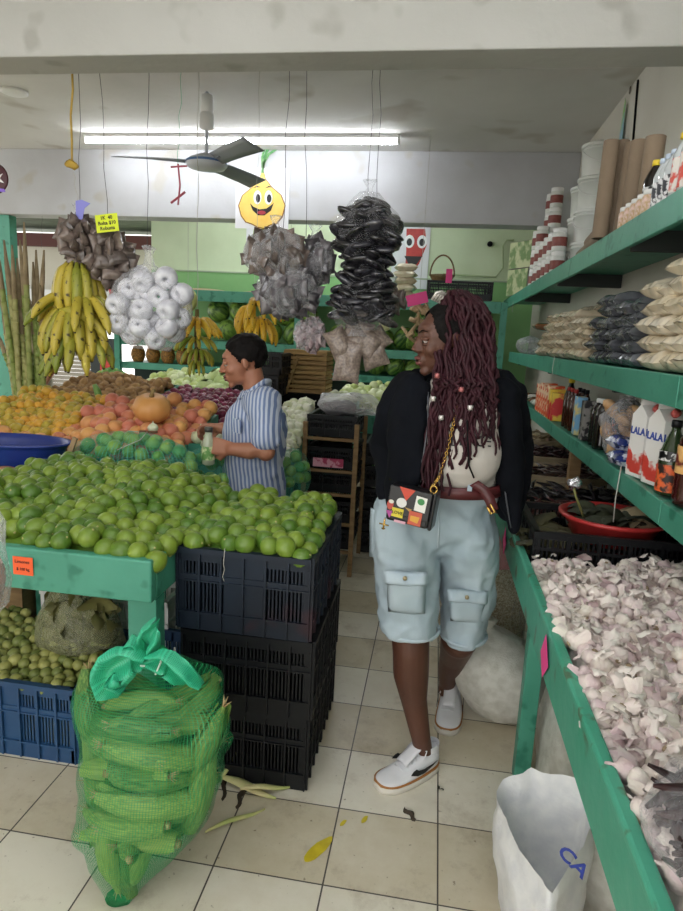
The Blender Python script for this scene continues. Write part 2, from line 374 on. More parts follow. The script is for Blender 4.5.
# twine hanging from shelf lips
for p0, l in ((at(620, 475, x=XS-.006), .16), (at(554, 362, x=XS-.006), .07), (at(513, 305, x=XS-.006), .06)):
    tag(part('twine', MB().tube([p0+Vector((0, 0, .03)), p0+Vector((-.004, 0, -l*.5)), p0+Vector((0, .004, -l))], .0022, 5), STRING), 'thin white twine hanging from the front of the %s shelf' % {.16: 'lowest', .07: 'middle', .06: 'top'}[l], 'string')

# ---- garlic table ----
XT = .318
tb_ = empty('garlic_table', (.65, 1.9, 0), 'long worn green wooden table heaped with garlic', 'table')
part('tabletop', MB().box2((XT+.02, .35, .72), (.975, 3.35, .745)), GREEN_OLD, tb_, world=True)
RAILM = mat('rail_worn_paint', S('3e9a7e'), .45, S('4f9f86'), 7, .3, 25, hard=.3, col3=S('55604a'), scale3=9)
part('side_rail', MB().box2((XT, .35, .69), (XT+.022, 3.35, .828)), RAILM, tb_, world=True, bev=.006)
part('rail_molding', MB().box2((XT-.006, .35, .815), (XT+.02, 3.35, .835)), GREEN_OLD, tb_, world=True, bev=.006)
for y in (.82, 2.05, 3.12):
    part('leg', MB().box((.40, y, .36), (.055, .055, .72)), GREEN, tb_, world=True, bev=.004)
    part('leg', MB().box((.93, y, .36), (.055, .055, .72)), GREEN, tb_, world=True, bev=.004)
for (px, py, l) in ((545, 657, 'pink paper tag on the green rail of the garlic table, nearer the middle'), (505, 541, 'pink paper tag at the far end of the garlic table rail')):
    p_ = at(px, py, x=XT-.004)
    tag(part('price_tag', MB().prism([(-.05, .0), (0, -.055), (.05, -.01), (.01, .055)], lambda u, v, w, p=p_: (p.x+w-.002, p.y+u, p.z+v), .001), PINK), l, 'price tag')

# ---- piles ----
def pile(inside, top, n, r, seed, layers=1.6, tries=14, bounds=(0, 1, 0, 1), stop=4000, over=.35):
    rg = random.Random(seed); pts = np.zeros((0, 3)); out = []; fail = 0
    while len(out) < n and fail < stop:
        best = None
        for _ in range(tries):
            x = rg.uniform(bounds[0], bounds[1]); y = rg.uniform(bounds[2], bounds[3])
            if not inside(x, y): continue
            tz = top(x, y); z = tz-layers*2*r+r
            if len(out):
                d2 = (pts[:, 0]-x)**2+(pts[:, 1]-y)**2; k = d2 < 4*r*r
                if k.any(): z = max(z, (pts[k, 2]+np.sqrt(4*r*r-d2[k])).max())
            if z > tz+over*r: continue
            if best is None or z-tz < best[0]: best = (z-tz, x, y, z)
        if best is None: fail += tries; continue
        out.append(best[1:]); pts = np.vstack([pts, best[1:]])
    return out
def heap(top, n, r, seed, bounds, inside=None, zvar=.5, iters=60, press=1.0):
    """loose dense packing of n balls over the surface top(x,y)"""
    g = np.random.RandomState(seed); x0, x1, y0, y1 = bounds
    P_ = np.stack([g.uniform(x0, x1, n), g.uniform(y0, y1, n)], 1)
    h = math.sqrt((x1-x0)*(y1-y0)/n)*1.07
    for _ in range(iters):
        d = P_[:, None]-P_[None]; q = np.sqrt((d**2).sum(2))+1e-9; np.fill_diagonal(q, 9)
        w = np.clip(h-q, 0, None)/q; P_ += (d*w[..., None]).sum(1)*.35
        P_[:, 0] = np.clip(P_[:, 0], x0, x1); P_[:, 1] = np.clip(P_[:, 1], y0, y1)
    out = []
    for x, y in P_:
        if inside and not inside(x, y): continue
        out.append((x, y, top(x, y)-r+g.uniform(-zvar, zvar)*r))
    return out
def rrot(rg): return (rg.uniform(0, 6.28), rg.uniform(0, 6.28), rg.uniform(0, 6.28))
def scatter(protos, pts, label, group, cat, name, seed=1, smin=.9, smax=1.1, upright=0):
    """copies of small things, one object each; protos: list of (mesh, materials)"""
    rg = random.Random(seed)
    for i, p in enumerate(pts):
        me = rg.choice(protos); o = link(name, me, None, p)
        o.rotation_euler = rrot(rg) if not upright else (rg.uniform(-upright, upright), rg.uniform(-upright, upright), rg.uniform(0, 6.28))
        s = rg.uniform(smin, smax); o.scale = (s, s, s)
        tag(o, label, cat, group)
def mound(name, top, inside_poly_bounds, drop, m, label, cat, nx=30, ny=30, r=.02, floor_z=None, lump=1.0):
    x0, x1, y0, y1 = inside_poly_bounds; k = pi/(2*r)
    def fn(u, v):
        x = x0+(x1-x0)*u; y = y0+(y1-y0)*v
        z = top(x, y)-drop+lump*r*.5*abs(sin(x*k)*sin(y*k+x*k*.4))
        e = min(u, 1-u, v, 1-v)
        if floor_z is not None and e < .001: z = floor_z
        return Vector((x, y, z))
    return tag(part(name, MB().grid(fn, nx, ny), m), label, cat, kind='stuff')

# ---- garlic ----
GAR = mat('garlic_skin', S('f0e9dc'), .5, S('d6bfc2'), 14, .3, 60, hard=.1, rnd=.5, stretch=(3, 3, .8), sss=0)
GARR = mat('garlic_root', S('9c8a70'), .9)
def garlic_mesh(seed):
    rg = random.Random(seed); mb = MB(); nl = rg.choice((5, 6, 7))
    prof = [(.004, -.016), (.014, -.0165), (.021, -.010), (.0235, -.002), (.021, .007), (.014, .014), (.006, .018), (.0032, .022), (.0026, .030), (.0016, .036)]
    rings = []
    for q, z in prof:
        b = .16 if z < .012 else .05
        rings.append([Vector((q*(1-b+b*1.6*abs(cos(nl*.5*a)))*cos(a), q*(1-b+b*1.6*abs(cos(nl*.5*a)))*sin(a), z))+Vector(((z > .02)*(z-.02)*rg.uniform(.0, .7), 0, 0)) for a in [2*pi*j/14 for j in range(14)]])
    mb.loft(rings); mb.mat(1).ell((0, 0, -.0165), (.007, .007, .004), nu=8, nv=4)
    mb.mat(0)
    if seed % 2:   # loose flap of papery skin
        a = rg.uniform(0, 6); mb.grid(lambda u, v: Vector((cos(a+u*1.3)*(.024+.012*v), sin(a+u*1.3)*(.024+.012*v), -.008+.035*v+.004*sin(u*9))), 4, 3)
    return mb.mesh('garlic_bulb', [GAR, GARR])
gm = [garlic_mesh(i) for i in range(7)]
def gtop(x, y): return .842 + .05*sin(max(0, min(1, (x-XT)/.62))*pi*.62) + .012*sin(x*23+y*9)+.012*sin(y*17-x*5) - .035*max(0, (y-1.72))*2
gb = (XT+.035, .96, .62, 1.97)
gp = heap(gtop, 760, .022, 3, gb, zvar=.7)
gp.sort(key=lambda p: (p[1]+.6*p[0]))
def seen(p, m=12):
    c = _M.T @ (np.array(p)-[0, 0, EYE]); return c[2] > 0 and -m < c[0]/c[2]*FPX+PPX < 683+m and -m < c[1]/c[2]*FPX+PPY < 911+m
gp = [p for p in gp if seen(p)]
scatter(gm, gp[:300], 'whole white garlic bulb with purple streaks in the big heap', 'garlic bulbs on the green table', 'garlic', 'garlic_bulb', 5, .8, 1.08)
GS = mat('garlic_paper', S('f4f0e6'), .5, S('e2cfcc'), 30, hard=.1)
if len(gp) > 300:
    mb = MB(); rg = random.Random(2)
    src = [([tuple(v.co) for v in m.vertices], [tuple(p.vertices) for p in m.polygons]) for m in gm]
    for p in gp[300:]:
        vs_, fs_ = rg.choice(src); M4 = Matrix.Translation(p) @ Euler(rrot(rg)).to_matrix().to_4x4() @ Matrix.Scale(rg.uniform(.85, 1.2), 4)
        mb.add([M4 @ Vector(v) for v in vs_], fs_)
    tag(part('garlic_bulbs', mb, GAR), 'farther garlic bulbs of the heap in front of the black crate', 'garlic', kind='stuff')
mound('garlic_heap_bottom', gtop, gb, .03, GAR, 'garlic lying deeper in the heap on the green table', 'garlic', 40, 80, .022, .75)
mb = MB(); rg = random.Random(8)
for i in range(800):
    x = rg.uniform(gb[0], gb[1]); y = rg.uniform(gb[2], gb[3]); z = gtop(x, y)+rg.uniform(-.004, .016); s = rg.uniform(.010, .034)
    E_ = Euler((rg.uniform(-.9, .9), rg.uniform(-.9, .9), rg.uniform(0, 6.28))).to_matrix(); a = rg.uniform(1.5, 3); q = rg.uniform(.6, 1.0); ph = rg.uniform(0, 6)
    mb.grid(lambda u, v: Vector((x, y, z)) + E_ @ Vector(((u-.5)*s*q*(.25+1.1*sin(pi*(.06+.86*v)))*(1+.25*sin(v*13+ph)), (v-.5)*s*1.3*(1+.2*sin(u*9+ph)), s*.7*cos((u-.5)*a)-s*.6+s*.12*sin(u*8+v*6+ph))), 4, 4)
tag(part('garlic_skins', mb, GS), 'loose papery garlic skins strewn over the garlic heap', 'garlic skins', kind='stuff')
# bag of dried chilies at the near corner
CH = mat('dried_chili', S('241518'), .35, S('3a1c1c'), 20)
bx = empty('chili_bag', (.47, .80, .868), 'clear bag of dark dried chilies lying on the near end of the garlic', 'bag')
mb = MB(); rg = random.Random(12)
for i in range(230):
    p = Vector((rg.uniform(-.085, .085), rg.uniform(-.12, .085), rg.uniform(-.02, .04)))
    mb.tube([p+Euler((rg.uniform(-.4, .4), rg.uniform(-.4, .4), rg.uniform(-.6, .6))).to_matrix() @ Vector((d, .01*sin(d*40), .008*cos(d*30))) for d in (-.05, -.02, .01, .04)], [.004, .013, .012, .002], 6, flat=.5)
mb.ell((0, -.02, .005), (.115, .14, .045), nu=20, nv=10); tag(part('chilies', mb, CH, bx), kind='stuff')
mb = MB().ell((0, -.02, .01), (.145, .165, .062), nu=20, nv=12); mb.jitter(.018, 14, 2); mb.jitter(.005, 60, 5)
part('bag_film', mb, film('shiny_film', (.9, .9, .95), .05, .07, 1, 26, .35), bx)

# ---- black crate, red basin, dried herbs ----
def crate(w, d, h, seed=0, slats=True, m=None, name='plastic_crate', solid_bottom=.3, t=.012, vbars=12, bars=3):
    """open slotted plastic crate: rims, ribs and slotted walls; base at z=0"""
    mb = MB()
    mb.box((0, 0, .008), (w-.02, d-.02, .016))
    for z, hh, ex in ((h-.012, .024, .012), (h*.66, .010, .006), (h*.33, .010, .006), (.03, .05 if solid_bottom else .02, .0)):
        for s in (-1, 1):
            mb.box((0, s*(d/2-t/2), z), (w+ex, t+ex*.6, hh)); mb.box((s*(w/2-t/2), 0, z), (t+ex*.6, d+ex, hh))
    for L_, ax in ((w, 0), (d, 1)):
        n = max(4, int(L_/.016))
        for i in range(n+1):
            q = -L_/2+.01+(L_-.02)*i/n; big = i % 6 == 0
            for s in (-1, 1):
                c = (q, s*(d/2-t/2), h/2) if ax == 0 else (s*(w/2-t/2), q, h/2)
                dd = (.012 if big else .006, t+(.010 if big else -.003), h-.02) if ax == 0 else (t+(.010 if big else -.003), .012 if big else .006, h-.02)
                mb.box(c, dd)
    return mb
cr = part('plastic_crate', crate(.60, .40, .17), BLACK, loc=(.655, 2.21, .747))
tag(cr, 'shallow black slotted crate behind the garlic holding the red basin', 'crate')
RED = mat('red_plastic', S('c23a38'), .35, S('b03030'), 6)
c0 = at(612, 516, y=2.24); rb = .168
bas = tag(part('plastic_basin', MB().lathe([(.001, -.085), (rb*.72, -.085), (rb*.76, -.08), (rb*.95, -.012), (rb+.01, -.004), (rb+.012, .006), (rb, .008), (rb*.93, -.004), (rb*.72, -.072), (.001, -.076)], 40), RED, loc=c0), 'round red plastic basin resting in the black crate', 'basin')
HERB = mat('dried_leaf', S('4c5234'), .7, S('2f3324'), 12, .3, 40, rnd=.4)
HUSK = mat('pale_husk', S('b5a585'), .7, S('8f8062'), 12, .3, 30)
def leafy(n, ext, size, seed, curl=.5, asp=.35):
    rg = random.Random(seed); mb = MB()
    for i in range(n):
        x = rg.gauss(0, ext[0]*.5); y = rg.gauss(0, ext[1]*.5); x = max(-ext[0], min(ext[0], x)); y = max(-ext[1], min(ext[1], y)); z = rg.uniform(0, ext[2])
        E_ = Euler((rg.uniform(-curl, curl)*1.3, rg.uniform(-curl, curl)*1.3, rg.uniform(0, 6.28))).to_matrix(); s = size*rg.uniform(.6, 1.2)
        mb.grid(lambda u, v: Vector((x, y, z))+E_ @ Vector(((u-.5)*s*asp*2*sin(pi*(.08+.9*v)), (v-.5)*s, s*.12*cos((u-.5)*2.6)+s*.12*sin(v*4))), 3, 5)
    return mb
tag(part('dried_herbs', leafy(46, (.10, .09, .05), .13, 3), HERB, loc=c0+Vector((-.02, .02, -.05))), 'dried green and purple herb leaves inside the red basin', 'herbs', kind='stuff')
tag(part('dried_herbs', leafy(60, (.11, .14, .05), .15, 5), mat('olive_leaf', S('5d5a38'), .7, S('37361f'), 14), loc=(.44, 2.22, .79)), 'dried olive leaves in the left side of the black crate', 'herbs', kind='stuff')
tag(part('dried_leaf_bunch', leafy(7, (.04, .04, .02), .12, 8), HUSK, loc=c0+Vector((.06, -.03, -.015))), 'pale dry husks in the right side of the red basin', 'husks', kind='stuff')
q = at(574, 487, y=2.2)
mb = MB(); mb.tube([c0+Vector((-.085, .0, -.03)), q+Vector((.008, 0, -.03)), q], [.005, .004, .004], 6)
tag(part('dried_stalk', mb, mat('stalk', S('8a8a50'), .6)), 'pale green stalk sticking out of the red basin', 'stalk')
mb = MB().ell(q+Vector((0, 0, .012)), (.026, .02, .022), nu=12, nv=8); mb.jitter(.012, 60, 4)
tag(part('foil_wrap', mb, mat('foil', S('d8d8dc'), .2, metal=.8, bump=.8, bscale=60)), 'crumpled foil ball at the tip of the pale stalk', 'foil')
cr2 = tag(part('plastic_crate', crate(.56, .36, .10), BLACK, loc=(.655, 2.62, .747)), 'black crate of red chilies right behind the red basin', 'crate')
REDCH = mat('red_dried_chili', S('5c2322'), .35, S('3b1618'), 20)
def chili_stuff(m, loc, ext, n, seed, label, L_=.045):
    rg = random.Random(seed); mb = MB()
    for i in range(n):
        p = Vector((rg.uniform(-ext[0], ext[0]), rg.uniform(-ext[1], ext[1]), rg.uniform(0, ext[2]))); E_ = Euler((rg.uniform(-.4, .4), rg.uniform(-.4, .4), rg.uniform(0, 6.28))).to_matrix()
        mb.tube([p+E_ @ Vector((d*L_, .2*L_*sin(d*2), .1*L_*cos(d*4))) for d in (-1, -.4, .3, 1)], [.002, L_*.2, L_*.16, .001], 5, flat=.6)
    mb.box((0, 0, -.01), (ext[0]*2, ext[1]*2, .03))
    return tag(part('dried_chilies', mb, m, loc=loc), label, 'chilies', kind='stuff')
chili_stuff(REDCH, (.655, 2.62, .80), (.25, .15, .05), 260, 1, 'small dark red dried chilies in the crate behind the basin', .035)
KR = mat('kraft_paper', S('a3947a'), .85, S('8b7c62'), 9, .4, 14)
for i, (y, z, m, lab, lab2) in enumerate(((2.97, .84, mat('black_chili', S('15131a'), .3, S('2a2428'), 20), 'black dried chilies in the first open kraft sack behind the chili crate', 'first open kraft sack with rolled rim behind the chili crate'),
      (3.42, .86, mat('brown_chili', S('2c1d18'), .35, S('45302a'), 20), 'brown dried chilies in the second open kraft sack', 'second open kraft sack with rolled rim, under the nearer wooden post'),
      (3.9, .88, CH, 'dark dried chilies in the third open kraft sack', 'third open kraft sack with rolled rim'),
      (4.4, .90, HUSK, 'pale dried pods in the farthest open kraft sack', 'farthest open kraft sack with rolled rim'))):
    rg = random.Random(i); rings = []
    for k in range(10):
        t = k/9
        hx, hy = (.27-.03*(t > .5)*(t-.5)*2, .19)
        zz = min(t*1.35, 1)*(z-.748)+.748 if t < .75 else z-(t-.75)*.10+.0
        gr = 1+.05*sin(max(0, t-.6)*8)-max(0, t-.8)*.6
        rings.append([Vector((.655+hx*gr*(abs(cos(a))**.6)*(1 if cos(a) > 0 else -1), y+hy*gr*(abs(sin(a))**.6)*(1 if sin(a) > 0 else -1), zz)) for a in [2*pi*j/28 for j in range(28)]])
    mb = MB().loft(rings, caps=False); mb.jitter(.008, 12, i)
    tag(part('kraft_sack', mb, KR), lab2, 'sack')
    chili_stuff(m, (.655, y, z-.045), (.235, .15, .055), 150, 20+i, lab, .06)
tag(part('side_table', MB().box2((.36, 3.36, .70), (.97, 4.75, .745)).box((.4, 4.7, .35), (.05, .05, .7)).box((.4, 3.4, .35), (.05, .05, .7)).box((.93, 4.7, .35), (.05, .05, .7)).box((.93, 3.4, .35), (.05, .05, .7)), GREEN), 'green side table carrying the farther kraft sacks', 'table')

# ---- bagged goods on the middle shelf ----
def pillow(lx, ly, h, seed, n=14):
    rg = random.Random(seed); o = Vector((seed*2.3, seed, 0)); mb = MB()
    for sgn in (1, -1):
        def fn(u, v):
            x = (u-.5)*2; y = (v-.5)*2; e = (1-abs(x)**3.2)*(1-abs(y)**2.6); e = max(e, 0)**.5
            px = x*lx/2*(1-.10*(1-y*y)*0-.07*(1-abs(y))*abs(x)); py = y*ly/2*(1-.12*(1-abs(x)**2)*0-.10*abs(y)*(1-abs(x)))
            n_ = noise.noise(Vector((x*1.6, y*1.6, sgn))+o)
            z = sgn*h/2*e*(1+.25*n_)+.10*h*n_
            return Vector((px, py, z)) if sgn > 0 else Vector((px, py, z))
        g = MB().grid(fn, n, n)
        if sgn < 0: g.f = [f[::-1] for f in g.f]
        mb.add(g.v, g.f, g.uv)
    return mb
def pack_mat(n, c, c2, rough=.25): return mat(n, S(c), rough, S(c2), 14, .18, 22, hard=.1, coat=.6, rnd=.4)
PK1 = pack_mat('cream_pack', 'f0e6d2', 'dccdb0'); PK2 = pack_mat('grey_pack', '777a80', '34353b', .22); PK3 = pack_mat('beige_pack', 'dccfb8', 'bfae92'); PK4 = pack_mat('white_pack', 'ecebe6', 'd8d5cc'); PK5 = pack_mat('brown_pack', '9c6a48', '6f5242')
def packs(m, ys, xs, nz, dims, label, group, seed, z0=1.445, nzf=None, name='dry_goods_pack', labels=None):
    rg = random.Random(seed); protos = [pillow(*dims, seed*10+k).mesh(name, m) for k in range(5)]
    for yi, y in enumerate(ys):
        for xi, x in enumerate(xs):
            for k in range(nzf(y, xi) if nzf else nz):
                o = link(name, rg.choice(protos), None, (x+rg.uniform(-.012, .012), y+rg.uniform(-.008, .008)+(.02 if k % 2 else 0), z0+dims[2]*.5*1.02+k*dims[2]*.86))
                o.rotation_euler = (rg.uniform(-.06, .06), rg.uniform(-.08, .08), rg.uniform(-.12, .12)+(pi if rg.random() < .5 else 0))
                tag(o, label, 'bag', group)
packs(PK1, [1.66+.118*i for i in range(5)], (.715, .865), 6, (.17, .13, .062), 'plump cream coloured bag of dry goods in the tall stack at the right edge', 'cream bags stacked on the middle shelf', 1, nzf=lambda y, xi: 6 if y < 2.0 else (6 if xi else 5))
packs(PK4, [1.40, 1.52], (.705, .86), 6, (.17, .13, .062), 'plump white bag of dry goods on the middle shelf', 'white bags stacked on the middle shelf', 2)
packs(PK2, [2.27+.105*i for i in range(6)], (.705, .845), 6, (.155, .12, .052), 'shiny grey bag of black beans in the stack beside the cream bags', 'black bean bags stacked on the middle shelf', 3, nzf=lambda y, xi: (5 if y < 2.5 else 6)+(1 if xi else 0) if y < 2.7 else 4+xi)
packs(PK3, [2.93+.12*i for i in range(12)], (.70, .86), 4, (.155, .12, .055), 'beige bag of grain in the long stack towards the back of the middle shelf', 'beige bags stacked on the middle shelf', 4, nzf=lambda y, xi: (4+xi+(1 if 3.2 < y < 3.9 else 0)) if y < 4.1 else 2+xi)
packs(PK5, [4.40], (.70, .86), 1, (.17, .13, .05), 'brown bag of spice laid on top of the far beige stack', 'brown bags on the far beige stack', 5, z0=1.445+.16)
b_ = at(655, 246, y=1.7)
mb = MB().ell((0, 0, 0), (.12, .085, .055), nu=18, nv=10); mb.jitter(.02, 14, 3)
tag(part('dry_goods_pack', mb, PK1, loc=(.80, 1.72, 1.445+.365)), 'large rounded cream bag lying on top of the cream stack', 'bag')
# melon and film at far end of the middle shelf
tag(part('film_bag', MB().ell((0, 0, 0), (.10, .12, .07), nu=16, nv=8).jitter(.03, 9, 3), FILMG, loc=(.68, 4.95, 1.50)), 'crumpled grey plastic bag at the far end of the middle shelf', 'bag')
# ---- bottles, tubs and tubes ----
def bottle(name, loc, h, r, body, cap, label=None, lab_m=None, neck=.35, sub=None, ridges=0, cap_r=None, z_lab=(.12, .55), text=None, group=None, cat='bottle', n=16, rz=0):
    t = empty(name, loc, label, cat, group, rz=rz)
    prof = [(r*.85, 0), (r, .01*h+.001), (r, h*(1-neck)*.95)]
    if ridges:
        prof = [(r*.85, 0)]+[(r*(1 if k % 2 else .94), .01+h*(1-neck)*.9*k/ridges) for k in range(ridges)]
    prof += [(r*.92, h*(1-neck)), (r*.6, h*(1-neck*.6)), (r*.36, h*(1-neck*.35)), (r*.34, h*.93)]
    part('bottle_body', MB().lathe(prof, n), body, t)
    cr_ = cap_r or r*.42
    part('cap', MB().lathe([(cr_, h*.91), (cr_, h*.985), (cr_*.9, h)], 12), cap, t)
    if lab_m:
        part('label', MB().lathe([(r*1.012, h*z_lab[0]), (r*1.012, h*z_lab[1])], n, caps=False), lab_m, t)
    return t
YEL = mat('yellow_cap', S('f0d23c'), .35); SOY = mat('soy_sauce', S('140d0c'), .12, coat=.5); WATER = mat('oil_bottle', S('b89a62'), .12, coat=.4); REDL = mat('red_label', S('d8564a'), .5, S('e8e2dc'), 26, hard=.95)
WHT = mat('white_cap', S('f0f0f0'), .3); ORL = mat('orange_label', S('d9602e'), .5, S('2a1a16'), 40, hard=.9); GLG = mat('green_glass', S('2b3a20'), .1, coat=.5); CLB = mat('clear_bottle', S('c9cfd2'), .12, coat=.5)
S1 = 1.945
k = 0
first = None
for row, x in ((0, .665), (1, .72)):
    for i in range(9 - row*2):
        y = 1.55+i*.066+row*.02
        if first is None:
            first = bottle('small_bottle', (x, y, S1), .185, .029, CLB, YEL, 'small yellow-capped bottle with a red and white label', REDL, neck=.3, z_lab=(.1, .62), cap_r=.017, group='yellow-capped bottles on the top shelf')
        else: dup(first, (x, y, S1), rot=(0, 0, i*1.3+row))
big = bottle('small_bottle', (.80, 2.12, S1), .19, .028, CLB, YEL, 'taller yellow-capped bottle standing behind the double row', REDL, neck=.3, cap_r=.015)
bottle('dark_bottle', (.69, 2.42, S1), .20, .034, SOY, YEL, 'black bottle with a yellow cap in front of the cardboard tubes', mat('black_label', S('1d1d20'), .5, S('cfcfcf'), 30, hard=.95), neck=.3, cap_r=.014)
for i, y in enumerate((2.17, 2.22, 2.27)):
    bottle('small_bottle', (.668, y, S1), .165, .024, CLB, mat('blue_cap', S('c6d4e6'), .35) if i == 0 else bpy.data.materials['blue_cap'], 'small bottle with a pale blue cap at the end of the double row', mat('dotted_label', S('e8e8ea'), .5, S('33343c'), 60, hard=.95) if i == 0 else bpy.data.materials['dotted_label'], neck=.3, cap_r=.012, group='blue-capped bottles on the top shelf')
jp = None
JARM = mat('pink_candy', S('e0c4bc'), .4, S('b99a6c'), 90, hard=.5)
for i in range(10):
    y = 2.33+(i//2)*.07; x = .66+(i % 2)*.06
    if jp is None:
        jp = empty('snack_jar', (x, y, S1), 'small clear jar of pink and yellow sweets beside the black bottle', 'jar', 'sweet jars on the top shelf')
        part('jar_body', MB().lathe([(.024, 0), (.027, .01), (.027, .06), (.022, .07)], 14), JARM, jp); part('lid', MB().lathe([(.024, .068), (.024, .082), (.022, .084)], 14), WHITE, jp)
    else: dup(jp, (x, y, S1))
# cardboard tubes
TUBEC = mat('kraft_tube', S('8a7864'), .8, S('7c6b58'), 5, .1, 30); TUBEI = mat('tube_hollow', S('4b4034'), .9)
def card_tube(a, b, r, label):
    a = Vector(a); b = Vector(b); t = empty('cardboard_tube', a, label, 'cardboard tube')
    ax = (b-a).normalized(); 
    s = MB(); m1 = MB().cyl(a, b, r, n=22, caps=False); part('outer_wall', m1, TUBEC, t, world=False).location = -a
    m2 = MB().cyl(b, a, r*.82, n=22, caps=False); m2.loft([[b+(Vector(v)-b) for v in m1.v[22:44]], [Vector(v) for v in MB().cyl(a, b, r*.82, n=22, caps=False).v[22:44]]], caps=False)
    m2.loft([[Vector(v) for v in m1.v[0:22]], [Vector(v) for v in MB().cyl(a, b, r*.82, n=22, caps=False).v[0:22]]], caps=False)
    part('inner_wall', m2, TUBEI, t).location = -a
for (bx_, by_, px, py, r, l) in ((.655, 2.80, 612, 141, .031, 'leftmost upright cardboard tube beside the stacked tubs'), (.72, 2.86, 623, 141, .027, 'narrow upright cardboard tube second from the stacked tubs'),
     (.78, 2.80, 632, 143, .027, 'narrow upright cardboard tube third from the stacked tubs'), (.735, 2.66, 640, 141, .032, 'upright cardboard tube right behind the black bottle'), (.78, 2.50, 656, 137, .034, 'rightmost upright cardboard tube, nearest the tall yellow-capped bottle')):
    tp_ = at(px, py, y=by_); card_tube((tp_.x-.004, by_, S1+.001), tp_, r, l)
card_tube((.72, 3.62, S1+.039), (.675, 2.95, S1+.039), .037, 'cardboard tube lying along the front of the top shelf')
card_tube((.75, 3.60, S1+.105), (.72, 3.08, S1+.125), .034, 'cardboard tube lying on top of the front one with its hollow end showing')
tag(part('plastic_sheet', MB().box((.955, 2.15, 2.17), (.02, .3, .45), (0, .05, 0)), mat('frosted_panel', S('c4c2ba'), .3), bev=.003), 'pale translucent panel leaning against the right wall', 'panel')
# white tubs
TUBM = mat('white_tub', S('e2e4e0'), .35, S('d5d8d2'), 5)
def tub(loc, r, h, label, group):
    t = empty('lidded_tub', loc, label, 'tub', group)
    part('tub_body', MB().lathe([(r*.86, 0), (r*.88, .004), (r*.97, h*.80), (r*1.0, h*.80), (r*1.0, h*.84), (r*.97, h*.84), (r*.98, h*.9)], 28), TUBM, t)
    part('lid', MB().lathe([(r*1.03, h*.9), (r*1.05, h*.91), (r*1.05, h*.985), (r*1.0, h), (r*.93, h*.985), (r*.9, h*.975)], 28), TUBM, t)
    hd = MB().tube([(r*1.02*cos(a), r*1.02*sin(a), h*.82-.45*h*sin((a-pi*.75)/(pi)*pi)) for a in [pi*.75+pi*k/14 for k in range(15)]], .0025, 5)
    part('handle', hd, WHITE, t); return t
tubp = tub((.858, 4.15, S1), .108, .186, 'large white lidded tub in the four-high stack on the top shelf', 'large white tubs in the front stack')
for k in range(1, 4): dup(tubp, (.858+.002*k, 4.15, S1+.185*k), rot=(0, 0, .3*k))
for i, y in enumerate((4.39, )):
    for k in range(3): dup(tubp, (.868, y, S1+.185*k), rot=(0, 0, 1+k), label='large white lidded tub in the three-high stack behind the front stack', group='large white tubs in the second stack')
JL = mat('maroon_label', S('7a3a34'), .5, S('8d4c44'), 30)
jt = None
for i, (x, y, nz) in enumerate(((.69, 4.20, 2), (.69, 4.38, 2), (.69, 4.56, 2), (.69, 4.74, 2), (.69, 4.95, 3), (.69, 5.15, 3), (.77, 5.0, 5), (.77, 5.2, 5))):
    for k in range(nz):
        if jt is None:
            jt = empty('white_jar', (x, y, S1), 'white plastic jar with a maroon label in the stacked rows behind the tubs', 'jar', 'white jars on the top shelf')
            part('jar_body', MB().lathe([(.042, 0), (.045, .006), (.045, .105), (.04, .115)], 20), TUBM, jt)
            part('lid', MB().lathe([(.043, .112), (.044, .114), (.044, .135), (.041, .138)], 20), WHITE, jt)
            part('label', MB().lathe([(.0456, .03), (.0456, .085)], 20, caps=False), JL, jt)
        else: dup(jt, (x, y, S1+k*.139))
# fruit cartons and basket at the far end
for z, l, rz in ((S1, 'white and green fruit carton, lower one at the far end of the top shelf', .5), (S1+.235, 'white and green fruit carton, upper one at the far end of the top shelf', .55)):
    t = empty('fruit_carton', (.80, 6.05, z), l, 'carton', rz=rz)
    part('carton_body', MB().box((0, 0, .115), (.34, .30, .23)), mat('carton_face', S('9a948c'), .7), t, bev=.003)
    part('printed_side', MB().box((-.172, 0, .115), (.003, .295, .225)), mat('carton_print', S('c9d0a4'), .7, S('7d9a64'), 9, hard=.9), t)
    part('stripe', MB().box((0, -.1515, .05), (.335, .003, .035)), mat('maroon_stripe', S('8a3f4e'), .6), t)
BASK = mat('wicker', S('8d7246'), .7, S('6b5533'), 30, .5, 60)
def basket(loc, r, h, hh, label):
    t = empty('wicker_basket', loc, label, 'basket')
    mb = MB()
    for k in range(9): mb.tube([Vector(((r*(.72+.28*k/8))*(1+.02*((j+k) % 2))*cos(2*pi*j/24), (r*(.72+.28*k/8))*(1+.02*((j+k) % 2))*sin(2*pi*j/24), h*k/8+.006)) for j in range(25)], h*.065, 6)
    mb.lathe([(.001, .004), (r*.7, .004)], 20, caps=False); part('bowl', mb, BASK, t)
    part('handle', MB().tube([(r*cos(a), 0, h+hh*sin(a)) for a in [pi*k/16 for k in range(17)]], .008, 7), BASK, t); return t
basket(at(508, 296, y=6.45)+Vector((.14, 0, .0)), .13, .10, .16, 'wicker basket on the far end of the top shelf beside the fruit cartons')
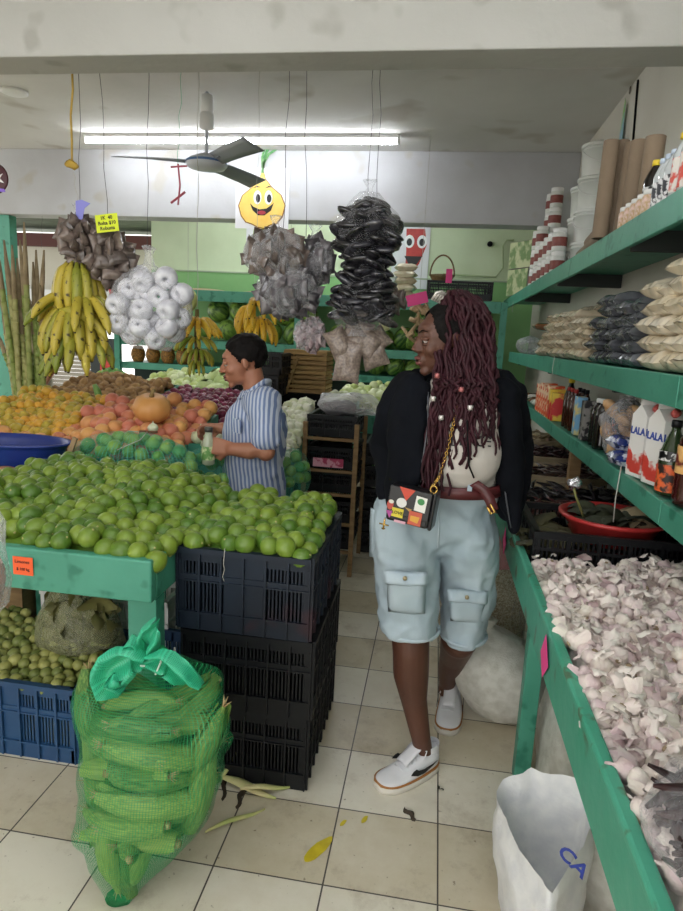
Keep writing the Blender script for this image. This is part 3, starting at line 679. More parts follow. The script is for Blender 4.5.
# fly swatter net bag and wall crack
c_ = at(626, 98, x=WR-.012)
mb = MB(); mb.loft([[Vector((WR-.014-.012*sin(a)*w, c_.y+w*cos(a), z)) for a in [2*pi*j/10 for j in range(10)]] for w, z in ((.004, c_.z), (.02, c_.z-.05), (.035, c_.z-.16), (.045, c_.z-.30), (.05, c_.z-.40))])
tag(part('plastic_pouch', mb, mat('green_pouch', S('7fc04a'), .4, S('8fb8d0'), 12, hard=.8)), 'thin green plastic pouch hanging high on the right wall', 'bag')
c_ = at(629, 94, x=WR); tag(part('wall_hook', MB().ell((WR-.004, c_.y-.03, c_.z+.01), (.004, .02, .022)), mat('dull_hook', S('6d675a'), .7)), 'dull round plug on the right wall above the green pouch', 'hook')
a_ = at(638, 80, x=WR-.006); b_ = at(633, 140, x=WR-.006)
tag(part('wall_cable', MB().tube([a_, (a_+b_)/2, b_], .006, 6), BLACKM), 'black cable running down the right wall beside the green pouch', 'cable')

# ---- lowest shelf ----
S3 = 1.11
bottle('sauce_bottle', (.675, 1.72, S3), .24, .038, mat('chamoy', S('3a1210'), .15, coat=.5), mat('film_cap', S('c8c8cc'), .2), 'ridged dark red sauce bottle with a pink sticker on the lowest shelf', mat('dark_red_label', S('6b2622'), .4, S('e0b070'), 22, hard=.95), ridges=15, z_lab=(.35, .65), neck=.28, cap_r=.02)
tag(part('price_sticker', MB().box((.655, 1.684, S3+.165), (.018, .002, .014), (0, 0, -.3)), PINK), 'small pink price sticker on the ridged dark red sauce bottle', 'sticker')
bottle('sauce_bottle', (.665, 1.83, S3), .21, .034, GLG, BLACK, 'green glass sauce bottle with an orange label beside the milk cartons', ORL, z_lab=(.05, .42), neck=.4)
tag(part('bottle_sleeve', MB().lathe([(.0348, .098), (.0348, .125)], 16, loc_ := (.665, 1.83, S3), caps=False), mat('black_sleeve', S('101014'), .3, S('d0d0d0'), 50, hard=.97)), 'black paper band around the green glass sauce bottle', 'band')
CT = mat('carton_white', S('eceae6'), .35); CTR = mat('carton_red', S('cf4438'), .4, S('e9e4de'), 18, hard=.95); CTB = mat('carton_blue', S('2a48a0'), .4)
def milk(loc, rz, label):
    t = empty('milk_carton', loc, label, 'carton', rz=rz); w, d, h = .074, .074, .195
    mb = MB().box((0, 0, h/2), (w, d, h)); mb.add([(-w/2, -d/2, h), (w/2, -d/2, h), (w/2, d/2, h), (-w/2, d/2, h), (-w/2, 0, h+.035), (w/2, 0, h+.035)], [(0, 1, 5, 4), (2, 3, 4, 5), (1, 2, 5), (3, 0, 4)], smooth=False)
    mb.box((0, 0, h+.042), (w, .006, .018)); part('carton_body', mb, CT, t)
    band = MB(); band.prism([(-w/2, .0), (w/2, .0), (w/2, .07), (-.01, .055), (-w/2, .085)], lambda u, v, q: (u, -d/2-.0012+q, .012+v), .001)
    band.prism([(-d/2, .0), (d/2, .0), (d/2, .07), (-.01, .055), (-d/2, .085)], lambda u, v, q: (-w/2-.0012+q, -u, .012+v), .001); part('red_panel', band, CTR, t)
    lettering('LALA', .031, CTB, t, (0, -d/2-.0006, h*.74), (pi/2, 0, 0), bold=.001); lettering('LALA', .031, CTB, t, (-w/2-.0006, 0, h*.74), (pi/2, 0, -pi/2), bold=.001)
    part('cap', MB().cyl((0, -.022, h+.02), (0, -.034, h+.028), .013, n=14), mat('red_cap', S('d2605a'), .35) if 'red_cap' not in bpy.data.materials else bpy.data.materials['red_cap'], t)
milk((.69, 1.97, S3), .32, 'red and white milk carton nearer the right edge of the lowest shelf'); milk((.675, 2.08, S3), .30, 'red and white milk carton beside the navy foil bags')
milk((.78, 2.03, S3), .30, 'red and white milk carton standing behind the other two')
NV = mat('navy_foil', S('22306e'), .2, S('c8ccd8'), 22, hard=.95, coat=.6, bump=.6, bscale=30)
for i, (x, y, z, r_) in enumerate(((.665, 2.20, .028, .1), (.68, 2.28, .028, -.2), (.67, 2.24, .075, .3), (.75, 2.25, .04, .2))):
    o = part('snack_bag', pillow(.13, .11, .052, 40+i), NV, loc=(x, y, S3+z)); o.rotation_euler = (.05, .12*(-1)**i, r_)
    tag(o, 'crumpled navy and white foil snack bag beside the milk cartons', 'bag', 'navy snack bags')
BR = mat('bread', S('b98a5a'), .7, S('d8b48a'), 30)
t = empty('bread_bag', (.70, 2.44, S3), 'clear bag of sweet bread rolls on the lowest shelf', 'bag')
mb = MB(); rg = random.Random(3)
for i in range(14): mb.ell((rg.uniform(-.05, .05), rg.uniform(-.06, .06), .03+.012*i), (.035, .028, .018), rrot(rg), 10, 6)
tag(part('bread_rolls', mb, BR, t), kind='stuff')
mb = MB().ell((0, 0, .11), (.085, .09, .115), nu=18, nv=12); mb.jitter(.03, 13, 3); part('bag_film', mb, FILMG, t)
for i, (x, y, h) in enumerate(((.668, 2.60, .20), (.675, 2.70, .195), (.745, 2.55, .225))):
    bottle('soy_bottle', (x, y, S3), h, .035, SOY, WHT, 'black ridged sauce bottle with a white cap behind the bread bag', ridges=15, neck=.22, cap_r=.017, group='black sauce bottles with white caps')
def carton(nm, loc, dims, m, label, cat='box', rz=0, extra=None):
    o = part(nm, MB().box((0, 0, dims[2]/2), dims), m, loc=loc, bev=.002); o.rotation_euler.z = rz; return tag(o, label, cat)
carton('coffee_box', (.70, 2.84, S3), (.12, .06, .17), mat('black_box', S('1c1b1e'), .4, S('8d8a86'), 30, hard=.97), 'flat black printed box beside the black sauce bottles')
carton('juice_carton', (.665, 3.0, S3), (.045, .06, .175), mat('sky_carton', S('7fb4d8'), .4, S('e8d890'), 18, hard=.9), 'slim sky blue carton beside the flat black box')
for i in range(6):
    bottle('syrup_bottle', (.665+.05*(i % 2), 3.12+.08*(i//2), S3), .20, .024, mat('amber_syrup', S('3c1c10'), .15, coat=.4) if i == 0 else bpy.data.materials['amber_syrup'], BLACK if i % 2 else mat('red_screw', S('a8302a'), .4), 'slim brown sauce bottle between the blue carton and the orange boxes', bpy.data.materials['orange_label'] if i % 2 else None, neck=.3, group='slim brown sauce bottles', z_lab=(.2, .5))
bottle('oil_bottle', (.70, 3.42, S3), .235, .032, SOY, YEL, 'tall dark bottle with a pale yellow cap in front of the orange boxes', neck=.35, cap_r=.016)
ORB = mat('orange_box', S('dd5a2c'), .45, S('f0d0b0'), 25, hard=.97); RDB = mat('red_box', S('c42c2c'), .4, S('e8c84a'), 14, hard=.95)
for i in range(8):
    o = carton('spice_box', (.67+.0*i, 3.52+.075*i, S3), (.085, .06, .15+.015*(i % 3)), RDB if i in (0, 1) else ORB, 'red printed spice box in front of the orange row' if i in (0, 1) else 'orange printed spice box in the row on the lowest shelf', rz=.05*(i % 3-1)); o['group'] = 'red spice boxes' if i in (0, 1) else 'orange spice boxes'
for i in range(4):
    o = part('spice_bag', pillow(.15, .13, .05, 60+i), PK5 if i % 2 else PK4, loc=(.70, 4.25+.16*i, S3+.03)); tag(o, ('brown' if i % 2 else 'white')+' bag lying beyond the orange spice boxes', 'bag', ('brown' if i % 2 else 'white')+' bags beyond the spice boxes')
for i in range(6):
    bottle('small_spice_bottle', (.84, 2.5+.1*i, S3), .19, .028, CLB, WHT, 'plain pale bottle in the back row of the lowest shelf', ORL if i % 2 else JL, neck=.3, group='pale bottles in the back row')
# ================= left: lime table, crates, corn sack =================
tb_ = empty('lime_table', (-1.2, 1.95, 0), 'green painted wooden table heaped with limes', 'table')
part('front_rail', MB().box2((-2.1, 1.60, .715), (-.7655, 1.635, .845)), GREEN, tb_, world=True, bev=.006)
part('side_rail', MB().box2((-.786, 1.637, .715), (-.7655, 2.42, .84)), GREEN, tb_, world=True, bev=.004)
part('tabletop', MB().box2((-2.1, 1.637, .775), (-.788, 2.42, .80)), GREEN, tb_, world=True)
for x in (-.812, -2.05):
    for y in (1.665, 2.38): part('leg', MB().box2((x-.045, y-.03, 0), (x+.045, y+.03, .713)), GREEN, tb_, world=True, bev=.003)
o_ = at(23, 566, y=1.597)
pt = empty('price_sign', o_, 'orange handwritten price card on the lime table rail', 'sign')
part('card', MB().box((0, 0, 0), (.064, .0015, .056)), ORANGEC, pt)
lettering('Limones', .014, INK, pt, (-.002, -.0012, .013), (pi/2, 0, 0)); lettering('$ 100 kg', .012, INK, pt, (0, -.0012, -.010), (pi/2, 0, 0))
LIME = mat('lime_peel', S('7d9434'), .34, S('4c7022'), 9, .12, 160, hard=0, rnd=.75, spec=.5, stretch=(1, 1, 1))
STEM = mat('stem_scar', S('b9b47a'), .8)
def lime_mesh(seed, r=.0265, m=None, name='lime'):
    rg = random.Random(seed); k = rg.uniform(1.0, 1.12); n = 16; rings = []
    for i in range(11):
        th = pi*(.03+.94*i/10); z = -cos(th)*r*k; q = sin(th)*r
        if i == 10: z += .0018
        if i == 9: z += .0008
        rings.append([Vector((q*cos(a)*(1+.02*sin(3*a+seed)), q*sin(a), z)) for a in [2*pi*j/n for j in range(n)]])
    mb = MB().loft(rings); mb.mat(1).ell((0, 0, -r*k*1.0), (.0035, .0035, .0012), nu=7, nv=3)
    return mb.mesh(name, [m or LIME, STEM])
lm = [lime_mesh(i) for i in range(6)]
def ltop(x, y):
    t = max(0, min(1, (y-1.66)/.55)); base = .880+.09*sin(t*pi/2)*(1 if x < -1.1 else 1-.62*(x+1.1)/.36)
    return base+.012*sin(x*11)+.008*sin(y*13+x*7)-(.03 if x < -1.35 else 0)*min(1, (-1.35-x)/.2)
r = .030
p1 = heap(ltop, 250, r, 5, (-1.62, -.775, 1.645, 2.36))
def ctop(x, y):
    t = max(0, min(1, (y-1.77)/.3)); e = min(1, (-.345-x)/.06, (x+.70)/.05+.5)
    return .866+.030*sin(t*pi/2)+.018*max(0, e)
p2 = heap(ctop, 90, r, 6, (-.74, -.352, 1.785, 2.285))
scatter(lm, [p for p in p1 if seen(p, 160)], 'glossy green lime heaped loose on the green table', 'limes on the green table', 'lime', 'lime', 3, 1.08, 1.27)
scatter(lm, p2, 'glossy green lime heaped over the rim of the black crates', 'limes in the top crates', 'lime', 'lime', 4, 1.08, 1.27)
LIMED = mat('lime_peel_deep', S('6f9430'), .4, S('557f28'), 12)
mound('limes_below', ltop, (-1.66, -.795, 1.665, 2.39), .06, LIMED, 'limes lying deeper in the heap on the green table', 'lime', 36, 30, r, .801)
mound('limes_below', ctop, (-.72, -.36, 1.80, 2.26), .055, LIMED, 'limes lying deeper in the top black crates', 'lime', 16, 22, r, .80)
print('limes', len(p1), len(p2))
# crate towers
def stack_crate(kind, w=.425, d=.262, h=.272):
    mb = MB(); t = .012
    mb.box((0, 0, .008), (w-.02, d-.02, .014))
    def wall(L_, put):
        # put(u0,u1,z0,z1,out0,out1): slab along the wall
        put(-L_/2, L_/2, h-.018, h, -t, .010); put(-L_/2, L_/2, 0, .058, -t, 0); put(-L_/2, L_/2, h*.60, h*.60+.022, -t, .003)
        put(-L_/2, L_/2, .056, .062, -t, .007); put(-L_/2, L_/2, h*.60, h*.60+.005, -t, .008); put(-L_/2, L_/2, h-.045, h-.018, -t, 0)
        nb = max(4, int(round(L_/.066)))
        for i in range(nb+1):
            q = -L_/2+L_*i/nb; put(max(-L_/2, q-.0035), min(L_/2, q+.0035), .004, h-.004, -t, .009)
        ns = int(L_/.0115)
        for i in range(ns+1):
            q = -L_/2+L_*i/ns
            if kind == 1 and abs(q) < L_*.13: continue
            put(q-.0028, q+.0028, .058, h-.04, -t+.002, -.002)
        if kind == 1: put(-L_*.15, L_*.15, .058, h-.04, -t+.002, -.001)
        put(-L_/2, -L_/2+.02, 0, h, -t, 0); put(L_/2-.02, L_/2, 0, h, -t, 0)
    for s in (-1, 1):
        wall(w, lambda a, b, z0, z1, i, o, s=s: mb.box2((a, s*(d/2+i), z0), (b, s*(d/2+o), z1)))
        wall(d, lambda a, b, z0, z1, i, o, s=s: mb.box2((s*(w/2+i), a, z0), (s*(w/2+o), b, z1)))
    return mb
CR_N = mat('navy_black_plastic', S('14171c'), .45, S('0f1012'), 3, hard=0, spec=.3); CR_B = mat('worn_blue_plastic', S('1b2838'), .45, S('1a1d24'), 4, hard=.2, col3=S('33222a'), scale3=6, spec=.3)
cm = {}
for k in range(3):
    cm[k] = stack_crate(1 if k == 2 else 0).mesh('plastic_crate', CR_B if k == 2 else CR_N)
nm = {0: 'bottom', 1: 'middle', 2: 'top'}
for j, y in enumerate((1.895, 2.17)):
    for k in range(3):
        o = link('plastic_crate', cm[k], None, (-.541-.004*(k < 1)+(.006 if k == 1 else 0), y+(.055, .025, 0)[k], .001+k*.283))
        o.rotation_euler.z = (.0, .012, -.006)[k]
        tag(o, ('scuffed navy' if k == 2 else 'black')+' slotted crate, %s of the %s lime crate tower' % (nm[k], 'front' if j == 0 else 'rear'), 'crate')
mid = heap(lambda x, y: .553, 26, .024, 8, (-.69, -.39, 1.845, 1.99))
scatter(lm, mid, 'green lime inside the middle crate of the front tower', 'limes in the middle crate', 'lime', 'lime', 9, .8, .95)
tag(part('wire_loop', MB().tube([(-.60, 1.757, .85), (-.601, 1.748, .80), (-.597, 1.748, .785), (-.603, 1.748, .76), (-.598, 1.748, .745)], .0012, 5), STRING), 'scrap of white string dangling from the front lime crate', 'string')
tag(part('metal_pin', MB().tube([(-.762, 1.755, .50), (-.7625, 1.752, .40), (-.762, 1.752, .30)], .004, 6), mat('pin_steel', S('b8b4ac'), .4)), 'thin pale rod between the table leg and the crate tower', 'rod')

# under the table
BLUEC = mat('blue_plastic', S('1f4068'), .4, S('24496f'), 4)
cb = part('plastic_crate', stack_crate(1, .62, .44, .285), BLUEC, loc=(-1.44, 2.0, .001)); tag(cb, 'blue slotted crate of green fruit on the floor under the lime table', 'crate')
cb = part('plastic_crate', stack_crate(0, .36, .40, .30), mat('deep_blue_plastic', S('1d3550'), .4), loc=(-.94, 2.04, .001)); tag(cb, 'darker blue crate on the floor behind the corn sack', 'crate')
TOM = mat('guava_skin', S('a6a55e'), .5, S('6f7a3c'), 10, .05, hard=0, rnd=.7)
tm = [lime_mesh(20+i, .021, TOM, 'green_fruit') for i in range(3)]
pp = heap(lambda x, y: .29+.06*max(0, min(1, (y-1.82)/.3)), 170, .021, 9, (-1.72, -1.16, 1.80, 2.19))
scatter(tm, [p for p in pp if seen(p, 90)], 'small olive green fruit in the blue crate under the table', 'green fruit in the blue crate', 'fruit', 'green_fruit', 2)
mound('green_fruit_below', lambda x, y: .265+.06*max(0, min(1, (y-1.82)/.3)), (-1.735, -1.145, 1.795, 2.2), .03, TOM, 'green fruit lying deeper in the blue crate', 'fruit', 24, 18, .021, .03)
hb = empty('husk_bag', (-1.27, 2.05, .33), 'clear bag of olive coloured leaves resting on the green fruit', 'bag')
tag(part('leaves', leafy(90, (.11, .08, .16), .12, 11, curl=1.4), mat('olive_dry_leaf', S('6c6a3a'), .7, S('45452a'), 12, rnd=.3), hb), kind='stuff')
rings = []
for k in range(9):
    t = k/8; w = .175*(1-t**1.6*.75); rings.append([Vector((w*cos(a)*(1+.05*sin(5*a))-.03*t, w*.72*sin(a)*(1+.06*sin(4*a)), -.01+.25*t)) for a in [2*pi*j/22 for j in range(22)]])
mb = MB().loft(rings); mb.jitter(.014, 12, 4); part('bag_film', mb, film('olive_film', (.42, .43, .26), .30, .3, .8, 20, .3), hb)
WCR = mat('white_crate_plastic', S('d9d9d6'), .4)
o = part('plastic_crate', crate(.55, .21, .30), WCR, loc=(-1.28, 2.34, .12)); tag(o, 'white slotted crate standing in the dark behind the lime table', 'crate')
o = part('plastic_crate', crate(.5, .2, .12), BLACK, loc=(-1.28, 2.34, .0)); tag(o, 'low black crate under the white slotted crate', 'crate')
# left edge bag
lb = empty('hanging_bag', (-1.17, 1.28, .86), 'clear bag with pinkish contents at the left edge in front of the table', 'bag')
lc = at(-16, 580, y=1.3)
mb = MB().ell((0, 0, 0), (.045, .05, .085), nu=14, nv=10); mb.jitter(.01, 20, 2); part('contents', mb, mat('pink_beige', S('b58d80'), .6, S('8d6a60'), 14), lb).location = lc-lb.location
mb = MB().loft([[lc+Vector((w*cos(a), w*sin(a), z)) for a in [2*pi*j/16 for j in range(16)]] for w, z in ((.02, -.1), (.052, -.06), (.056, .0), (.05, .08), (.055, .15), (.03, .2), (.008, .24), (.008, .5))]); mb.jitter(.008, 18, 3); part('bag_film', mb, CLEAR, lb).location = -lb.location

# ---- corn sack ----
CORN = mat('corn_husk', S('9cb558'), .5, S('3f6c2a'), 7, .5, 14, hard=.1, rnd=.4, stretch=(26, 26, 1.2)); CTIP = mat('corn_tip', S('c9b184'), .7, S('8a6a3c'), 30)
def corn_mesh(seed):
    rg = random.Random(seed); L_ = .25; n = 14; rings = []; bend = rg.uniform(-.03, .03)
    prof = ((0, .010), (.02, .015), (.07, .026), (.2, .0325), (.45, .034), (.65, .031), (.82, .022), (.93, .012), (1, .005))
    for t, q in prof:
        rings.append([Vector((q*(1+.05*sin(4*a+t*2))*cos(a)+bend*sin(t*pi), q*(1+.05*sin(4*a+t*2))*sin(a), (t-.5)*L_)) for a in [2*pi*j/n for j in range(n)]])
    mb = MB().loft(rings)
    for k in range(3):   # overlapping husk leaves
        a0 = rg.uniform(0, 6.28)
        mb.grid(lambda u, v: Vector(((.0345*sin(pi*(.12+.8*v))**.6+.004)*cos(a0+(u-.5)*1.7*(1-v*.5))+bend*sin(v*pi), (.0345*sin(pi*(.12+.8*v))**.6+.004)*sin(a0+(u-.5)*1.7*(1-v*.5)), (v-.5)*L_*1.04)), 4, 8)
    mb.mat(1).cyl((0, 0, -L_/2-.012), (0, 0, -L_/2+.004), .009, .0115, 10)
    for k in range(5): a0 = k*1.25; mb.tube([(0, 0, L_/2-.012), (.006*cos(a0), .006*sin(a0), L_/2+.008), (.014*cos(a0), .014*sin(a0), L_/2+.022+.006*sin(k))], [.003, .002, .0008], 4)
    return mb.mesh('corn_ear', [CORN, CTIP])
cmz = [corn_mesh(i) for i in range(5)]
# sack axis: (height z, centre x, centre y, half width x, half depth y)
SK = [(.004, -.735, 1.325, .02, .02), (.04, -.73, 1.34, .05, .045), (.10, -.72, 1.36, .095, .09), (.17, -.70, 1.39, .155, .13), (.25, -.69, 1.42, .20, .155), (.34, -.69, 1.44, .222, .165), (.43, -.69, 1.45, .222, .165), (.50, -.695, 1.46, .205, .15), (.56, -.70, 1.47, .16, .12), (.60, -.70, 1.475, .075, .065), (.625, -.70, 1.48, .03, .03), (.64, -.70, 1.48, .022, .022)]
def sk(z):
    for a, b in zip(SK, SK[1:]):
        if a[0] <= z <= b[0]:
            t = (z-a[0])/(b[0]-a[0]); return [a[i]+(b[i]-a[i])*t for i in range(1, 5)]
    return list(SK[-1][1:])
def ear_place():
    rg = random.Random(21); out = []
    lay = [(.10, 1, .3), (.13, 2, 0), (.19, 3, 0), (.25, 4, 0), (.31, 4, 0), (.37, 4, 0), (.43, 4, 0), (.49, 4, 0), (.535, 3, 0)]
    for li, (z, n, tilt) in enumerate(lay):
        cx, cy, wx, wy = sk(z)
        for i in range(n):
            a = -pi/2+(i-(n-1)/2)*(2.5/max(n-1, 1) if n > 2 else 1.1)+.2*(li % 2)*(n > 1)
            sc_ = .95 if .15 < z < .5 else .8
            steep = z < .15 or (abs(cos(a)) > .8 and (i+li) % 2) or (z > .52 and i == 0)
            if steep: d = Vector((.3*cos(a)+rg.uniform(-.15, .15), .1, 1)); dist = (wx-.045)*.95, (wy-.045)
            else:
                d = Vector((-sin(a), cos(a), 0)).lerp(Vector((1, 0, 0)), .3)+Vector((0, 0, rg.uniform(-.22, .32))); dist = (wx-.10)*.85, (wy-.06)
            if z > .52 and i == 0: d = Vector((-.45, -.1, -1))
            if z < .12: d = Vector((-.25, .25, 1)); dist = (.01, .02)
            if rg.random() < .4: d = -d
            out.append((Vector((cx+max(dist[0], 0)*cos(a), cy+max(dist[1], 0)*sin(a), z+(.03 if steep and z < .15 else 0))), d.normalized().to_track_quat('Z', 'Y'), sc_*rg.uniform(.95, 1.1)))
    for z in (.2, .26, .32, .38, .44, .49):  # extra hidden ears added so less light passes through the sack
        cx, cy, wx, wy = sk(z); out.append((Vector((cx, cy+.03, z)), Vector((1, rg.uniform(-.6, .6), rg.uniform(-.3, .3))).normalized().to_track_quat('Z', 'Y'), .95))
    return out
EARS = ear_place()
NZ, nu = 60, 72; RG = np.zeros((NZ, nu)); Z1 = .64
def axis(z): c = sk(min(max(z, .004), Z1)); return c[0], c[1]
for k, (pos, q, s_) in enumerate(EARS):
    for v in cmz[k % 5].vertices:
        p = pos+q @ (v.co*s_); cx, cy = axis(p.z); rr_ = math.hypot(p.x-cx, p.y-cy); a = math.atan2(p.y-cy, p.x-cx) % (2*pi)
        zi = int((p.z-.004)/(Z1-.004)*(NZ-1)+.5)
        if 0 <= zi < NZ: j = int(a/(2*pi)*nu) % nu; RG[zi, j] = max(RG[zi, j], rr_+.006)
for i in range(NZ):
    z = .004+(Z1-.004)*i/(NZ-1); c = sk(z)
    for j in range(nu):
        a = 2*pi*j/nu; m_ = 1/math.hypot(cos(a)/c[2], sin(a)/c[3])
        RG[i, j] = min(max(RG[i, j], m_*(.86 if .15 < z < .52 else 1.0)), m_*1.22)
RD = RG.copy()
for dz in (-1, 0, 1):
    for dj in (-1, 0, 1): RD = np.maximum(RD, np.roll(np.vstack([RG[:1], RG, RG[-1:]])[1+dz:1+dz+NZ], dj, 1))
RG = RD
for _ in range(2): RG = (np.vstack([RG[:1], RG[:-1]])+2*RG+np.vstack([RG[1:], RG[-1:]]))/4; RG = (np.roll(RG, 1, 1)+2*RG+np.roll(RG, -1, 1))/4
rings = []
for i in range(NZ):
    z = .004+(Z1-.004)*i/(NZ-1); cx, cy = axis(z)
    rings.append([Vector((cx+RG[i, j]*cos(2*pi*(j+.5)/nu)*(1+.03*sin(2*pi*j/nu*11+z*25)*(z > .5 or z < .12)), cy+RG[i, j]*sin(2*pi*(j+.5)/nu), z)) for j in range(nu)])
sack = empty('corn_sack', (-.72, 1.36, 0), 'green net sack full of corn ears with a knotted top, standing on the tiles', 'sack')
NET = net('green_net', S('229a5c'), 150, 125, .17, .35, .0); NETD = net('green_net_knot', S('35b58a'), 40, 40, .45, .35, .55)
part('net_bag', MB().loft(rings), NET, sack, world=True)
k0 = at(152, 655, y=1.42)
mb = MB()
# bow of netting: standing loop, left flap, right flap
def flap(pts, w, seed):
    pts = [Vector(p) for p in pts]
    def fn(u, v):
        t = v*(len(pts)-1); i = min(int(t), len(pts)-2); p = pts[i].lerp(pts[i+1], t-i)
        d = (pts[i+1]-pts[i]).normalized(); s_ = d.cross(Vector((.2, 1, .1))).normalized()
        ww = w*(.35+.9*sin(pi*min(1, v*.95+.05)))
        return p+s_*(u-.5)*2*ww+Vector((0, .02*sin(u*9+v*4+seed)-.02, 0))
    mb.grid(fn, 14, 16)
flap([k0, k0+Vector((.005, -.01, .05)), k0+Vector((.012, 0, .085)), k0+Vector((.014, .01, .10))], .024, 1)
flap([k0+Vector((0, -.02, 0)), k0+Vector((-.045, -.03, .01)), k0+Vector((-.08, -.05, -.025)), k0+Vector((-.085, -.06, -.055)), k0+Vector((-.05, -.05, -.07))], .040, 2)
flap([k0+Vector((0, -.01, 0)), k0+Vector((.06, -.03, .015)), k0+Vector((.11, -.04, -.01)), k0+Vector((.15, -.03, -.04))], .028, 3)
flap([k0+Vector((0, 0, .01)), k0+Vector((-.03, -.02, .045)), k0+Vector((-.055, -.01, .03))], .018, 5)
mb.ell(k0+Vector((0, -.01, -.005)), (.028, .026, .026), nu=14, nv=10)
mb.jitter(.006, 30, 2)
part('net_knot', mb, NETD, sack, world=True)
part('tie', MB().tube([k0+Vector((.026*cos(a), -.012+.03*sin(a), .004*sin(3*a)-.012)) for a in [2*pi*k/16 for k in range(17)]]+[k0+Vector((.05, -.05, .02)), k0+Vector((.035, -.055, -.02))], .0028, 5), mat('tie_white', S('cfe0d2'), .5), sack, world=True)
for k, (pos, q, s_) in enumerate(EARS):
    o = link('corn_ear', cmz[k % 5], None, pos); o.rotation_mode = 'QUATERNION'; o.rotation_quaternion = q; o.scale = (s_,)*3
    tag(o, 'green corn ear in its husk inside the green net sack', 'corn', 'corn ears in the net sack')
# husk scraps on the floor
HK = mat('green_husk_scrap', S('a9b26a'), .6, S('c9bd8c'), 9)
for i, (a, b, w, l) in enumerate(((at(216, 776, z=.014), at(276, 797, z=.012), .020, 'broad pale green corn husk on the floor by the crate corner'), (at(240, 790, z=.03), at(290, 786, z=.012), .014, 'narrow pale green husk lying behind the broad husk'),
        (at(205, 833, z=.006), at(265, 808, z=.006), .010, 'long thin pale husk strip alone on the tiles'), (at(220, 782, z=.012), at(236, 752, z=.06), .014, 'short husk standing against the crates'))):
    d = (b-a); s_ = d.cross(Vector((0, 0, 1))).normalized()
    tag(part('corn_husk', MB().grid(lambda u, v: a+d*v+s_*(u-.5)*2*w*sin(pi*(.06+.9*v))+Vector((0, 0, .008*cos((u-.5)*3)+.008*sin(v*5))), 4, 12), HK, solid=.0012), l, 'corn husk')
DK = mat('dark_scrap', S('3c3226'), .8)
for i, (a, b, l) in enumerate(((at(222, 800, z=.004), at(228, 770, z=.004), 'dark leaf scrap closest to the corn sack'), (at(236, 808, z=.004), at(246, 785, z=.004), 'dark leaf scrap between the husks'), (at(404, 808, z=.004), at(416, 820, z=.004), 'small curled black leaf scrap below the front shoe'), (at(443, 790, z=.004), at(437, 786, z=.004), 'tiny dark crumb beside the front shoe'))):
    d = b-a; s_ = d.cross(Vector((0, 0, 1))).normalized()
    tag(part('leaf_scrap', MB().grid(lambda u, v: a+d*v+s_*((u-.5)*.016*sin(pi*(.1+.8*v))+.006*sin(v*9))+Vector((0, 0, .004*cos(u*3))), 3, 8), DK, solid=.001), l, 'leaf scrap')
YS = mat('yellow_smear', S('d8c42a'), .4, S('c7b028'), 30)
for a, b, w, l in ((at(304, 862, z=.001), at(333, 836, z=.001), .018, 'long yellow smear on the floor tile'), (at(340, 826, z=.001), at(346, 820, z=.001), .006, 'yellow speck above the long smear'), (at(362, 823, z=.001), at(367, 816, z=.001), .007, 'yellow speck to the right, farther from the smear')):
    d = b-a; s_ = d.cross(Vector((0, 0, 1))).normalized(); pts = []
    for j in range(18):
        an = 2*pi*j/18; rr_ = 1+.25*noise.noise(Vector((cos(an)*1.5, sin(an)*1.5, w*300))); pts.append((a+b)/2+d*.5*cos(an)*rr_+s_*w*sin(an)*rr_)
    n_ = len(pts); tag(part('yellow_smear', MB().add(pts+[p+Vector((0, 0, .0012)) for p in pts], [tuple(range(n_, 2*n_))]+[(i, (i+1) % n_, n_+(i+1) % n_, n_+i) for i in range(n_)], smooth=False), YS), l, 'smear')
# ================= left rear display =================
ORA = mat('citrus_peel', S('dba25e'), .45, S('cf7c64'), 5, .2, 120, hard=0, rnd=1.3, spec=.5)
YGR = mat('mandarin_peel', S('dba53a'), .45, S('b3a23c'), 8, .2, 120, hard=0, rnd=.9)
SPUD = mat('potato_skin', S('b08c5c'), .75, S('8a6a44'), 14, .15, 60, rnd=.6, hard=.1)
RONI = mat('red_onion_skin', S('6b2440'), .28, S('8c3a58'), 10, .1, 40, hard=.1, rnd=.6, stretch=(4, 4, .6))
WONI = mat('white_onion_skin', S('e6e6d8'), .35, S('cfd6ac'), 8, .08, 40, hard=.1, rnd=.5, stretch=(4, 4, .6))
GLM = mat('dark_lime_peel', S('4f9440'), .4, S('86a844'), 8, .1, 120, hard=0, rnd=.8)
def fruit(r, m, name, seed, flat=1.0, nu=14, nv=9): 
    mb = MB(); rings = []
    for i in range(nv+1):
        th = pi*(.03+.94*i/nv); rings.append([Vector((r*sin(th)*cos(a)*(1+.03*sin(2*a+seed)), r*sin(th)*sin(a), -cos(th)*r*flat*(1 if i < nv else .93))) for a in [2*pi*j/nu for j in range(nu)]])
    mb.loft(rings); mb.mat(1).ell((0, 0, r*flat*.9), (r*.1, r*.1, r*.05), nu=6, nv=3); return mb.mesh(name, [m, STEM])
def onion(r, m, name, seed):
    mb = MB(); rings = []
    for q, z in ((.08, -.86), (.5, -.80), (.85, -.5), (1, -.05), (.93, .35), (.65, .70), (.3, .92), (.13, 1.08), (.08, 1.28), (.1, 1.4)):
        rings.append([Vector((q*r*cos(a), q*r*sin(a), z*r*.92+.02*r*sin(seed+a))) for a in [2*pi*j/14 for j in range(14)]])
    mb.loft(rings); mb.mat(1).ell((0, 0, -.8*r), (.16*r, .16*r, .06*r), nu=8, nv=3); return mb.mesh(name, [m, STEM])
def potato(seed):
    mb = MB().ell((0, 0, 0), (.036, .030, .027), nu=14, nv=9); mb.jitter(.008, 26, seed); return mb.mesh('potato', [SPUD])
